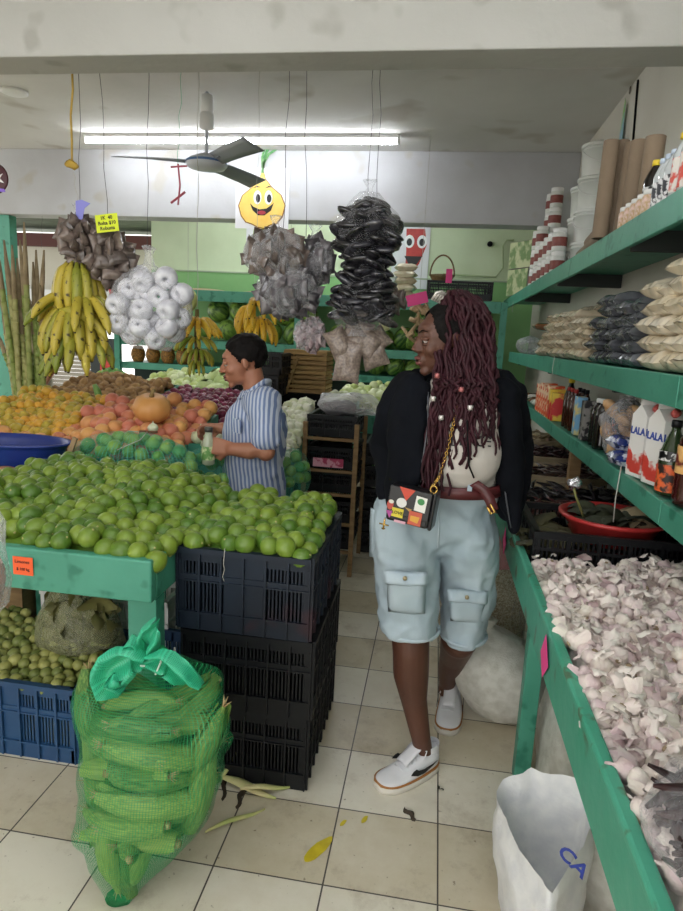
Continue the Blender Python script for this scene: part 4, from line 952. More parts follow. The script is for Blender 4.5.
oran = [fruit(.040, ORA, 'orange', i, .93) for i in range(4)]; mand = [fruit(.029, YGR, 'mandarin', i, .88) for i in range(3)]
dlm = [lime_mesh(30+i, .030, GLM, 'dark_lime') for i in range(4)]; pot = [potato(i) for i in range(4)]
ro = [onion(.034, RONI, 'red_onion', i) for i in range(4)]; wo = [onion(.036, WONI, 'white_onion', i) for i in range(4)]
def slope(px0, py0, Y0, px1, py1, Y1, wave=.02):
    """sloping surface through the far point and the near point of the photograph"""
    a = at(px0, py0, y=Y0); b = at(px1, py1, y=Y1)
    return lambda x, y: a.z+(b.z-a.z)*(y-Y0)/(Y1-Y0)+wave*sin(x*7)*.6+wave*.4*sin(y*9+x*4)
def bed(nm_, f, b, drop, h=.14, lab=None, m=GREEN):
    """shallow green display tray under a pile, standing on a plinth"""
    t = empty('display_bin', ((b[0]+b[1])/2, (b[2]+b[3])/2, 0), lab, 'display bin')
    x0, x1, y0, y1 = b; zf = min(f(x, y0) for x in (x0, (x0+x1)/2, x1))-drop; zb = min(f(x, y1) for x in (x0, x1))-drop
    mb = MB()
    for (xa, xb, ya, yb, za, zb_) in ((x0-.02, x1+.02, y0-.02, y0, zf-.16, zf+.03), (x0-.02, x1+.02, y1, y1+.02, zb-.2, zb+.02)): mb.box2((xa, ya, za), (xb, yb, zb_))
    part('tray_board', mb, m, t, world=True)
    for x in (x0-.02, x1):
        mb = MB(); mb.prism([(y0, zf-.16), (y1, zb-.16), (y1, zb+.02), (y0, zf+.03)], lambda u, v, w, x=x: (x+w, u, v), .02); part('side_board', mb, m, t, world=True)
    mb = MB(); mb.prism([(y0, zf-.10), (y1, zb-.10), (y1, zb-.08), (y0, zf-.08)], lambda u, v, w: (x0+w, u, v), x1-x0); part('tray_bottom', mb, m, t, world=True)
    for x in (x0+.03, x1-.03):
        for y, z in ((y0+.03, zf-.1), (y1-.03, zb-.1)): part('leg', MB().box2((x-.025, y-.025, 0), (x+.025, y+.025, z)), m, t, world=True)
    return t
# citrus
fo = slope(100, 392, 3.35, 100, 440, 2.72); bo = (-2.35, -1.22, 2.72, 3.35)
bed('citrus', fo, bo, .10, lab='green display bin full of oranges behind the blue basin')
po = [p for p in heap(fo, 190, .04, 11, bo, zvar=.7) if seen(p, 30)]
scatter(oran, [p for p in po if not (p[0] < -1.82 and p[1] > 2.78) or (p[0] < -1.82 and p[1] < 2.82)], 'plump pink and orange citrus fruit in the bin behind the blue basin', 'oranges in the left display', 'orange', 'orange', 5, .85, 1.12)
pm = [p for p in heap(fo, 420, .03, 12, bo, zvar=.7) if seen(p, 30) and p[0] < -1.82 and p[1] > 2.80]
scatter(mand, pm, 'small yellow-green mandarin at the far left of the citrus bin', 'mandarins in the left display', 'mandarin', 'mandarin', 6, .9, 1.1)
mound('citrus_below', fo, (bo[0], bo[1], bo[2]+.02, bo[3]), .085, ORA, 'citrus lying deeper in the bin behind the blue basin', 'orange', 30, 16, .04)
# pumpkin
PUM = mat('pumpkin_skin', S('d9a05e'), .45, S('c98c4c'), 6, .1, 40, hard=.1)
pc = at(152, 408, y=2.98); pr = .092
rings = []
for i in range(17):
    th = pi*(.02+.96*i/16);
    rings.append([Vector((pr*sin(th)*(1+.035*abs(cos(5*a)))*cos(a), pr*sin(th)*(1+.035*abs(cos(5*a)))*sin(a), -cos(th)*pr*.84*(1-.22*math.exp(-(sin(th)/.3)**2)))) for a in [2*pi*j/50 for j in range(50)]])
t = empty('pumpkin', pc, 'big round pale orange pumpkin on top of the citrus', 'pumpkin'); part('body', MB().loft(rings), PUM, t)
part('stem', MB().tube([(0, 0, .06), (.004, 0, .085), (.014, 0, .10)], [.014, .009, .010], 8), mat('pumpkin_stem', S('8f7a4c'), .8), t); t.rotation_euler = (.25, .1, 0)
# blue basin in front of the citrus
bc = at(0, 440, y=2.5)
o = part('plastic_basin', MB().lathe([(.001, -.125), (.20, -.125), (.215, -.115), (.262, -.02), (.272, -.004), (.288, 0), (.288, .008), (.27, .008), (.255, -.02), (.20, -.11), (.001, -.115)], 40), mat('blue_basin', S('243a8c'), .35, S('1f3378'), 4), loc=(-1.86, 2.50, bc.z)); o.scale = (1.0, .55, 1)
tag(o, 'large blue plastic basin at the left edge behind the limes', 'basin')
tag(part('basin_stand', MB().box2((-2.1, 2.45, 0), (-1.8, 2.60, bc.z-.128)), WOOD), 'plain wooden box under the blue basin', 'stand')
o = part('squash', MB().ell((0, 0, 0), (.07, .07, .05), nu=20, nv=10), mat('pink_squash', S('b5795c'), .5, S('9c6a50'), 7), loc=at(5, 478, y=2.30)); tag(o, 'brownish round squash lying under the rim of the blue basin', 'squash')
# net bags of limes
NETB = net('teal_net', S('4fae98'), 90, 60, .11, .4, .03)
def net_pile(c, rad, n, label, seed, fl, group, cat='lime', nm='lime_net_bag', protos=None, nm2='dark_lime'):
    rg = random.Random(seed); t = empty(nm, c, label, 'net bag')
    rings = []
    for i in range(13):
        th = pi*(.03+.94*i/12); rings.append([Vector((rad[0]*sin(th)*cos(a)*(1+.04*sin(5*a+seed)), rad[1]*sin(th)*sin(a), -cos(th)*rad[2]*(1 if th > pi/2 else .8))) for a in [2*pi*j/40 for j in range(40)]])
    part('net', MB().loft(rings), NETB, t)
    pts = []; g = np.random.RandomState(seed); r_ = .031
    for k in range(6000):
        if len(pts) >= n: break
        a = g.uniform(0, 2*pi); th = math.acos(g.uniform(-.2, 1)); q = .99-.0
        p = np.array([(rad[0]-r_)*sin(th)*cos(a), (rad[1]-r_)*sin(th)*sin(a), (rad[2]-r_)*cos(th)])
        if p[1] > rad[1]*.35: continue
        if all(((p-o_)**2).sum() > (1.78*r_)**2 for o_ in pts): pts.append(p)
    scatter(protos or dlm, [tuple(Vector(p)+Vector(c)) for p in pts], fl, group, cat, nm2, seed, .95, 1.08)
net_pile(at(128, 462, y=2.52)+Vector((0, .05, -.015)), (.31, .125, .145), 95, 'wide teal net bag of green limes behind the lime table', 3, 'dark green lime inside the wide teal net bag', 'limes in the wide net bag')
net_pile(at(215, 470, y=2.72)+Vector((-.02, .03, -.03)), (.15, .13, .14), 45, 'smaller teal net bag of limes in front of the man', 4, 'dark green lime in the net bag in front of the man', 'limes in the net bag by the man')
tag(part('net_bag_stand', MB().box2((-1.78, 2.52, 0), (-1.18, 2.66, at(128, 462, y=2.52).z-.14)).box2((-1.16, 2.72, 0), (-.99, 2.9, at(215, 470, y=2.72).z-.15)), GREEN), 'green painted boards supporting the two net bags of limes', 'stand')
net_pile(at(288, 478, y=3.1)+Vector((0, .1, -.02)), (.10, .12, .16), 26, 'teal net bag of dark limes behind the back of the man', 5, 'dark green lime in the net bag behind the back of the man', 'limes behind the man')
tag(part('net_bag_stand', MB().box2((-.82, 3.12, 0), (-.66, 3.28, at(288, 478, y=3.1).z-.17)), GREEN), 'green board under the net bag behind the back of the man', 'stand')
tag(part('card_edge', MB().box(at(72, 447, y=2.44), (.02, .012, .09), (0, .4, 0)), CARD), 'folded cardboard corner between the blue basin and the net bag', 'cardboard')
# rear bins, left to right
def bin_(x0p, x1p, Y0, yn, Y1, yf, n, r, protos, flabel, group, cat, nm, lab, seed, mm, sm=(.9, 1.12), xs=None, tray=True):
    xm = (x0p+x1p)/2; f = slope(xm, yf, Y1, xm, yn, Y0, .015)
    xa = at(x0p, yn, y=Y0).x; xb = at(x1p, yn, y=Y0).x; b = (xa, xb, Y0, Y1)
    if xs: b = (xs[0] if xs[0] is not None else xa, xs[1] if xs[1] is not None else xb, Y0, Y1)
    if tray: bed(nm, f, b, .08, lab=lab)
    pts = [p for p in heap(f, n, r, seed, b, zvar=.6) if seen(p, 20)]
    scatter(protos, pts, flabel, group, cat, nm, seed, *sm)
    mound(nm+'_pile_bottom', f, (b[0]+.01, b[1]-.01, b[2]+.015, b[3]-.01), r*1.9, mm, flabel.replace(' in the', ' pile, deeper layer of the', 1) if ' in the' in flabel else flabel, cat, 20, 14, r)
    return f, b
bin_(38, 152, 3.42, 398, 4.15, 371, 190, .034, pot, 'brown potato in the bin behind the citrus', 'potatoes in the left display', 'potato', 'potato', 'green display bin of potatoes behind the citrus', 31, SPUD, xs=(-2.36, -1.78))
bin_(122, 243, 3.40, 414, 4.15, 386, 190, .034, ro, 'purple red onion in the bin behind the pumpkin', 'red onions in the display', 'onion', 'red_onion', 'green display bin of red onions behind the pumpkin', 32, RONI, xs=(-1.73, None))
f_, b_ = bin_(172, 236, 2.95, 432, 3.3, 420, 42, .036, wo, 'white onion in the bin in front of the man', 'white onions in front of the man', 'onion', 'white_onion', 'green display bin of white onions in front of the man', 33, WONI, xs=(-1.18, None))
bin_(262, 322, 3.45, 455, 4.1, 398, 120, .036, wo, 'white onion in the bin behind the man', 'white onions behind the man', 'onion', 'white_onion', 'green display bin of white onions between the man and the crate rack', 34, WONI, xs=(None, -.815))
bin_(328, 352, 4.55, 400, 4.9, 392, 24, .034, wo, 'white onion in the small bin behind the crate rack', 'white onions behind the crate rack', 'onion', 'white_onion', 'green display bin of onions behind the crate rack', 35, WONI)
# basket of limes, green onions and lettuces behind
bc = at(112, 392, y=4.45)
gp_ = [tuple(bc+Vector((.20*q*cos(a), .14*q*sin(a), .16*(1-q*q)))) for q, a in [(sqrt(k/70), k*2.4) for k in range(70)]]
scatter(dlm, gp_, 'green lime in the mound behind the potatoes', 'limes behind the potatoes', 'lime', 'dark_lime', 12, .85, 1)
mb = MB().ell(bc, (.19, .13, .15), nu=20, nv=10); tag(part('limes_below', mb, LIMED), 'limes lying deeper in the mound behind the potatoes', 'lime', kind='stuff')
tag(part('lime_basket', MB().lathe([(.001, -.2), (.16, -.2), (.21, -.02), (.22, 0), (.2, 0), (.15, -.18), (.001, -.18)], 24), BLACK, loc=bc+Vector((0, 0, .01))), 'dark basket under the mound of limes behind the potatoes', 'basket')
tag(part('basket_stand', MB().box2((bc.x-.2, 4.3, 0), (bc.x+.2, 4.6, bc.z-.195)), GREEN), 'green stand under the dark lime basket', 'stand')
TOMA = mat('tomatillo', S('b9c87a'), .4, S('dfe6c0'), 9, hard=0, rnd=.7)
tmm = [fruit(.040, TOMA, 'tomatillo', i) for i in range(3)]
bin_(130, 182, 4.85, 390, 5.6, 368, 80, .04, tmm, 'pale green tomatillo in the bin below the pineapples', 'tomatillos in the rear bin', 'tomatillo', 'tomatillo', 'green display bin of pale tomatillos below the pineapples', 36, TOMA)
bin_(335, 415, 4.9, 402, 5.7, 382, 95, .04, tmm, 'pale green tomatillo in the rear bin beside the woman', 'tomatillos beside the woman', 'tomatillo', 'tomatillo', 'green display bin of tomatillos between the crate rack and the woman', 37, TOMA)
LET = mat('lettuce', S('9db86a'), .5, S('c9d69a'), 9, .2, 30, hard=0, rnd=.4)
def lettuce(seed, r=.10):
    rg = random.Random(seed); mb = MB().ell((0, 0, 0), (r*.6, r*.6, r*.55), nu=12, nv=8)
    for k in range(16):
        a0 = k*2.4; t0 = .25+.055*k
        mb.grid(lambda u, v: Vector((r*sin(t0+v*1.1)*cos(a0+(u-.5)*1.4)*(1+.10*sin(u*19)*v), r*sin(t0+v*1.1)*sin(a0+(u-.5)*1.4)*(1+.10*cos(u*17)*v), r*cos(t0+v*1.1)*.9)), 8, 6)
    return mb.mesh('lettuce', [LET])
lt = [lettuce(i) for i in range(3)]
f_ = slope(207, 372, 5.0, 207, 394, 4.55, 0); b_ = (at(186, 390, y=4.5).x, at(232, 390, y=4.5).x, 4.5, 5.1)
bed('lettuce', f_, b_, .1, lab='green display bin of lettuces behind the red onions')
scatter(lt, heap(f_, 13, .08, 7, b_, zvar=.3), 'pale green lettuce head in the bin behind the red onions', 'lettuces in the display', 'lettuce', 'lettuce', 3, .8, 1.0, upright=.5)
# melons lying by the white wall and peppers
o = part('zucchini', MB().tube([(-.07, 0, 0), (-.03, .0, .005), (.04, 0, .004), (.08, 0, 0)], [.012, .02, .019, .010], 10), mat('zucchini_skin', S('6f9a4c'), .4), loc=at(98, 396, y=3.38)); o.rotation_euler = (0, 1.3, .3); tag(o, 'upright green zucchini between the potatoes and the red onions', 'zucchini')
o = part('garlic_bulb', gm[0], [GAR, GARR], loc=at(153, 427, y=2.72)+Vector((0, 0, .01))) if False else link('white_onion', wo[0], None, at(153, 428, y=2.74)); tag(o, 'single white onion beneath the pumpkin', 'onion'); o.scale = (.7,)*3
tag(part('grater_handle', MB().tube([at(140, 432, y=2.68), at(157, 432, y=2.66)], [.008, .006], 8), mat('brown_handle', S('6a4a30'), .6)), 'short brown stick lying on the wide net bag', 'stick')
tag(part('cord', MB().tube([at(117, 450, y=2.46), at(128, 445, y=2.40), at(140, 440, y=2.42), at(147, 432, y=2.52)], .002, 5), STRING), 'thin white cord lying over the wide net bag', 'string')
# ---- green wall shelving at the back ----
YS_, xl, xr = 6.3, -3.33, .56
bs = empty('melon_shelf', (-1.4, 6.7, 0), 'long green wall shelving with watermelons along the back wall', 'shelf')
for k, (z, hh) in enumerate(((1.905, .11), (1.40, .085), (1.135, .07))):
    part('shelf_board', MB().box2((xl, YS_+.02, z-.03), (xr, YB-.025, z-.002)), GREEN, bs, world=True)
    part('front_board', MB().box2((xl, YS_, z-hh), (xr, YS_+.022, z)), GREEN, bs, world=True, bev=.003)
for x in (xl-.06, -1.45, xr+.002): part('post', MB().box2((x, YS_-.03, 0), (x+.06, YS_+.022, 2.0 if x < -3 else 1.9)), GREEN, bs, world=True)
tag(part('shade_sheet', MB().box2((xl, YS_+.3, .3), (xr, YS_+.34, 1.06)), mat('under_shelf_shade', S('20302c'), .8)), 'dark sheet standing in for the shade under the melon shelves', 'board')  # dark sheet painted as the shade below the shelves
WM = mat('watermelon_rind', S('244d1e'), .35, S('86a84a'), 6, hard=.6, rnd=.15, stretch=(4.5, 4.5, .3), detail=3)
def melon(seed, r=.115, k=1.12):
    mb = MB().ell((0, 0, 0), (r, r, r*k), nu=22, nv=14); mb.mat(1).cyl((0, 0, r*k-.004), (.006, 0, r*k+.012), .005, .003, 6); return mb.mesh('watermelon', [WM, STEM])
wm = [melon(i, .115, 1.0+.14*i) for i in range(3)]
rg = random.Random(31)
def wrow(xa, xb, z, n, lab, grp, rows=1):
    for k in range(n):
        x = xa+(xb-xa)*k/(n-1)
        for q in range(rows):
            if q == 1 and (k % 3 == 2 or k == n-1): continue
            o = link('watermelon', rg.choice(wm), None, (x+(q*.12), YS_+.16+.06*q, z+.117+.19*q)); o.rotation_euler = (rg.uniform(.6, 1.5), rg.uniform(-.4, .4), rg.uniform(-1.2, 1.2)); s_ = rg.uniform(.88, 1.05); o.scale = (s_,)*3
            tag(o, lab, 'watermelon', grp)
wrow(-2.45, -1.25, 1.40, 6, 'striped watermelon on the middle back shelf to the left of the hanging brown packets', 'watermelons on the left of the middle back shelf', 2)
wrow(-1.0, -.35, 1.40, 4, 'striped watermelon on the middle back shelf above the wooden crates', 'watermelons above the wooden crates')
wrow(-.28, .45, 1.40, 4, 'striped watermelon on the middle back shelf just left of the woman', 'watermelons beside the woman', 2)
wrow(-.95, .3, 1.135-.002, 7, 'striped watermelon on the lowest back shelf near the woman', 'watermelons on the lowest back shelf') if False else None
for k in range(6):
    o = link('watermelon', wm[k % 3], None, (-.62+.2*k, YS_+.13, 1.135+.098)); o.scale = (.8,)*3; o.rotation_euler = (.9+.1*k, .2, k); tag(o, 'smaller striped watermelon on the lowest back shelf near the woman', 'watermelon', 'watermelons on the lowest back shelf')
PINE = mat('pineapple_skin', S('b07c34'), .6, S('6a4a22'), 60, .8, 60, hard=.6); PCR = mat('pineapple_crown', S('4c6a44'), .5)
pa = None
for k, x in enumerate((-3.2, -3.03, -2.86, -2.69, -2.52, -2.05, -1.88, -1.64, -1.48)):
    if pa is None:
        pa = empty('pineapple', (x, YS_+.13, 1.135), 'ripe pineapple standing on the lowest back shelf, left part', 'pineapple', 'pineapples on the lowest back shelf')
        mb = MB(); rings = [[Vector((q*cos(a)*(1+.05*sin(8*a+i*2.0)), q*sin(a)*(1+.05*sin(8*a+i*2.0)), z)) for a in [2*pi*j/24 for j in range(24)]] for i, (q, z) in enumerate([(.03+.045*sin(pi*min(1, t*.8+.12)), .17*t) for t in [k_/12 for k_ in range(13)]])]
        part('fruit_body', mb.loft(rings), PINE, pa)
        mb = MB()
        for i in range(12):
            a = i*2.4; w = .3+.6*(i/12); mb.grid(lambda u, v: Vector((cos(a)*v*.06*w*1.4-(u-.5)*.022*(1-v)*sin(a), sin(a)*v*.06*w*1.4+(u-.5)*.022*(1-v)*cos(a), .165+.085*v*(1.1-.4*w))), 2, 4)
        part('crown', mb, PCR, pa)
    else: dup(pa, (x, YS_+.13, 1.135), rot=(0, 0, k*1.3))
# odds and ends on the top back shelf
CT2 = mat('brown_paper_lining', S('c0ab8a'), .85)
tag(part('paper_lining', MB().grid(lambda u, v: Vector((-2.9+1.6*u, YS_+.1+.2*v, 1.907+.035*abs(sin(u*7))*v+.002)), 30, 3), CT2, solid=.002), 'crumpled brown paper lining on the top back shelf', 'paper')
for k in range(5):
    o = part('grain_pack', pillow(.22, .16, .075, 80+k), PK3, loc=(at(404, 300, y=6.45).x, 6.45, 1.945+.066*k)); o.rotation_euler.z = .2*(-1)**k; tag(o, 'beige packet in the short stack on the top back shelf below the red poster', 'bag', 'beige packets below the red poster')
o = part('storage_crate', crate(.62, .35, .18), BLACK, loc=(.16, 6.5, 1.906)); tag(o, 'black plastic crate on the top back shelf behind the woman', 'crate')
basket(Vector((-.02, 6.5, 2.083)), .12, .06, .2, 'wicker basket with a tall hoop handle on the black crate on the top back shelf')
t_ = at(449, 276, y=6.28); tag(part('price_tag', MB().box(t_, (.06, .003, .13)), PINK), 'narrow pink tag hanging in front of the black crate behind the woman', 'price tag')
o = part('loofah', MB().tube([(0, 0, -.12), (0, 0, -.06), (.01, 0, .02), (.01, 0, .10), (.015, 0, .13)], [.03, .062, .055, .035, .012], 14, flat=.8).jitter(.01, 30, 2), mat('loofah_fibre', S('e6e2a8'), .8, S('c9c682'), 40, .4, 60), loc=at(384, 318, y=6.15)); o.rotation_euler = (0, -.25, 0); tag(o, 'pale yellow loofah hanging in front of the watermelons', 'loofah')
tag(part('string', MB().cyl(at(384, 306, y=6.15)+Vector((.02, 0, 0)), Vector((at(384, 306, y=6.15).x+.02, 6.15, CEIL)), .0015, n=4), STRING), 'string holding the pale loofah in front of the watermelons', 'string')
for (px, py, l) in ((188, 300, 'round yellow-green melon with net skin on the left of the middle back shelf'), (289, 303, 'pale yellow melon above the yellow banana hands'), ):
    o = part('melon', MB().ell((0, 0, 0), (.085, .085, .11), nu=18, nv=12), mat('melon_rind', S('b8ac6a'), .5, S('8f9a55'), 12) if 'melon_rind' not in bpy.data.materials else bpy.data.materials['melon_rind'], loc=at(px, py, y=5.6)); tag(o, l, 'melon')
    tag(part('string', MB().cyl(at(px, py, y=5.6)+Vector((0, 0, .1)), Vector((at(px, py, y=5.6).x, 5.6, 2.45)), .0015, n=4), STRING), 'string holding the '+l.split(' with')[0].split(' above')[0], 'string')
# garlic cluster with pink card
gc = at(418, 320, y=5.0); t = empty('ginger_bundle', gc, 'hanging bundle of pale ginger roots beside the woman', 'bundle')
rg = random.Random(5)
for k in range(14):
    p = Vector((rg.uniform(-.08, .08), rg.uniform(-.04, .04), rg.uniform(-.12, .12)-.02)); part('root', MB().tube([p, p+Vector((rg.uniform(-.05, .05), .01, rg.uniform(-.05, .05))), p+Vector((rg.uniform(-.07, .07), 0, rg.uniform(-.07, .07)))], [.018, .02, .010], 8), mat('ginger_skin', S('c4aa84'), .7, S('9c8360'), 20) if 'ginger_skin' not in bpy.data.materials else bpy.data.materials['ginger_skin'], t)
pk = tag(part('price_card', MB().box((0, 0, 0), (.16, .002, .085), (0, -.28, 0)), PINK, loc=at(417, 299, y=4.92)), 'bright pink price card over the ginger bundle', 'price card')
tag(part('string', MB().cyl(gc, Vector((gc.x, gc.y, CEIL)), .0015, n=4), STRING), 'string holding the ginger bundle', 'string')
# stacked slatted wood crates
WCRT = mat('slat_wood', S('b5945c'), .7, S('94744a'), 5, .2, 20, stretch=(1, 1, 6))
p0 = at(283, 392, y=4.75); p1_ = at(325, 392, y=4.75); wd = p1_.x-p0.x; zb = p0.z
top_z = at(300, 350, y=4.75).z; nh = 3; hh = (top_z-zb)/nh
for k in range(nh):
    t = empty('wooden_crate', ((p0.x+p1_.x)/2, 4.9, zb+k*hh), ('bottom', 'middle', 'top')[k]+' slatted wooden crate of the stack behind the man', 'crate')
    for q in range(3):
        mb = MB(); z = hh*(.14+.33*q)
        mb.box((0, -.15, z), (wd, .008, hh*.24)); mb.box((0, .15, z), (wd, .008, hh*.24)); mb.box((-wd/2, 0, z), (.008, .3, hh*.24)); mb.box((wd/2, 0, z), (.008, .3, hh*.24)); part('slat_ring', mb, WCRT, t)
    for sx in (-1, 1):
        for sy in (-1, 1): part('corner_post', MB().box((sx*(wd/2-.016), sy*.135, hh*.48), (.022, .022, hh*.94)), WCRT, t)
    if k == nh-1:
        for q in range(5): part('lid_slat', MB().box((0, -.12+.06*q, hh*.97), (wd, .045, .008)), WCRT, t)
t = part('wood_batten', MB().box((at(292, 375, y=4.70)), (.018, .012, .30), (0, .3, 0)), WCRT); tag(t, 'thin wooden batten leaning on the slatted wooden crates', 'batten')
tag(part('crate_stand', MB().box2((p0.x-.02, 4.72, 0), (p1_.x+.02, 5.08, zb-.002)), BLACKM), 'dark stand under the slatted wooden crates', 'stand')
# black crates behind the man
o = part('plastic_crate', crate(.36, .34, .16), BLACK, loc=(at(256, 395, y=4.5).x, 4.6, at(256, 396, y=4.5).z)); tag(o, 'black crate behind the head of the man, lower one', 'crate')
o = part('plastic_crate', crate(.36, .34, .16), BLACK, loc=(at(258, 395, y=4.5).x, 4.62, at(256, 396, y=4.5).z+.162)); tag(o, 'black crate behind the head of the man, upper one', 'crate')
tag(part('crate_stand', MB().box2((at(240, 395, y=4.5).x, 4.44, 0), (at(276, 395, y=4.5).x, 4.8, at(256, 396, y=4.5).z-.002)), BLACKM), 'dark stand under the two black crates behind the man', 'stand')
# ---- rack of black crates ----
rk = empty('crate_rack', (-.62, 3.95, 0), 'tall wooden rack holding black crates beside the woman', 'rack')
rx0, rx1, ry0, ry1 = -.775, -.455, 3.76, 4.22
for x in (rx0, rx1):
    for y in (ry0, ry1): part('post', MB().box2((x-.014, y-.014, 0), (x+.014, y+.014, .98)), WOOD, rk, world=True)
for k, z in enumerate((.18, .36, .55, .70, .90)):
    part('rail', MB().box2((rx0, ry0-.01, z-.03), (rx1, ry0+.01, z-.012)), WOOD, rk, world=True); part('rail', MB().box2((rx0, ry1-.01, z-.03), (rx1, ry1+.01, z-.012)), WOOD, rk, world=True)
    o = part('plastic_crate', crate(.30, .44, .135), BLACK, loc=(-.615, 3.99, z-.01)); tag(o, ('bottom', 'second', 'third', 'fourth', 'top')[k]+' black crate in the wooden rack beside the woman', 'crate')
mb = MB().ell((0, 0, 0), (.10, .12, .075), nu=16, nv=10); mb.jitter(.02, 12, 2); tag(part('cloth_bundle', mb, BLACKM, loc=(-.60, 3.95, .80)), 'crumpled black cloth bundle in the crate rack', 'cloth')
tag(part('fruit_box', MB().box((-.62, 3.735, .735), (.19, .012, .055)), mat('magenta_box', S('b0365c'), .5, S('d9a0b0'), 20, hard=.97)), 'magenta printed box front on the third crate of the rack', 'box')
t = empty('film_bag', (-.56, 3.92, 1.04), 'crumpled clear bag with dark produce on top of the crate rack', 'bag')
tag(part('contents', MB().ell((-.03, 0, .015), (.11, .1, .05), nu=14, nv=8).jitter(.03, 16, 3), mat('grey_plum', S('4a4650'), .6, S('6c6468'), 20), t), 'dark grey contents')
mb = MB().ell((.03, 0, .045), (.21, .15, .075), nu=24, nv=14); mb.jitter(.045, 7, 8); mb.jitter(.012, 26, 1); part('bag_film', mb, film('rack_film', (.9, .9, .93), .16, .18, .8, 22, .5), t)
mb = MB().ell((0, 0, 0), (.08, .09, .055), nu=16, nv=10); mb.jitter(.02, 18, 3); tag(part('film_bag', mb, MILKY, loc=(-.33, 4.35, .86)), 'small milky bag of garlic on the crates right behind the rack', 'bag')
for k in range(5):
    o = part('plastic_crate', crate(.34, .44, .15), BLACK, loc=(-.28, 4.45, .002+.16*k)); tag(o, ('bottom', 'second', 'third', 'fourth', 'top')[k]+' black crate in the column right behind the rack', 'crate')
# ---- left: green pillar, sugar cane, stall outside ----
g0 = at(0, 300, y=5.46); g1 = at(13, 300, y=5.46)
tag(part('trim_6', MB().box2((g0.x-.3, 5.46, 0), (g1.x, 5.56, 2.448)), GREEN), kind='structure')
CANE = mat('sugar_cane', S('7f9348'), .55, S('a8a56c'), 6, .1, 20, hard=0, rnd=.8, stretch=(6, 6, 1))
CDRY = mat('dry_cane_top', S('a08f70'), .75, S('7c6c50'), 12)
for i, (bx_, by_, tx, ty) in enumerate(((18, 400, -6, 232), (22, 402, 4, 240), (26, 403, 8, 262), (28, 405, 17, 258), (31, 405, 24, 222), (34, 404, 12, 300), (38, 404, 33, 262), (41, 405, 36, 250), (44, 404, 40, 285), (30, 404, -2, 290), (36, 402, 44, 250), (24, 402, -4, 330), (20, 403, 12, 245), (27, 402, 19, 300), (33, 403, 20, 240), (39, 403, 26, 330), (16, 401, 2, 300), (43, 403, 30, 300), (36, 405, 8, 330))):
    yy = 3.45+.02*(i % 4); a = at(bx_, by_, y=yy); b = at(tx, ty, y=yy+.1); n = 9
    t = empty('sugar_cane', a, 'sugar cane stalk leaning on the green pillar in the bundle at the left', 'sugar cane', 'sugar cane stalks')
    pts = []; rad_ = []
    for k in range(n+1):
        for e, q in ((0, 1.18), (.02, .92), (.5, .9), (.97, .93)):
            if k == n and e: break
            pts.append((b-a)*min(1, (k+e)/n)*.66+Vector((.012*sin(k+i), 0, 0))*0); rad_.append(.018*q)
    part('stalk', MB().tube(pts, rad_, 8), CANE, t)
    part('dry_top', MB().tube([(b-a)*.655, (b-a)*.82, (b-a)*.9, (b-a)], [.017, .015, .011, .005], 6), CDRY, t)
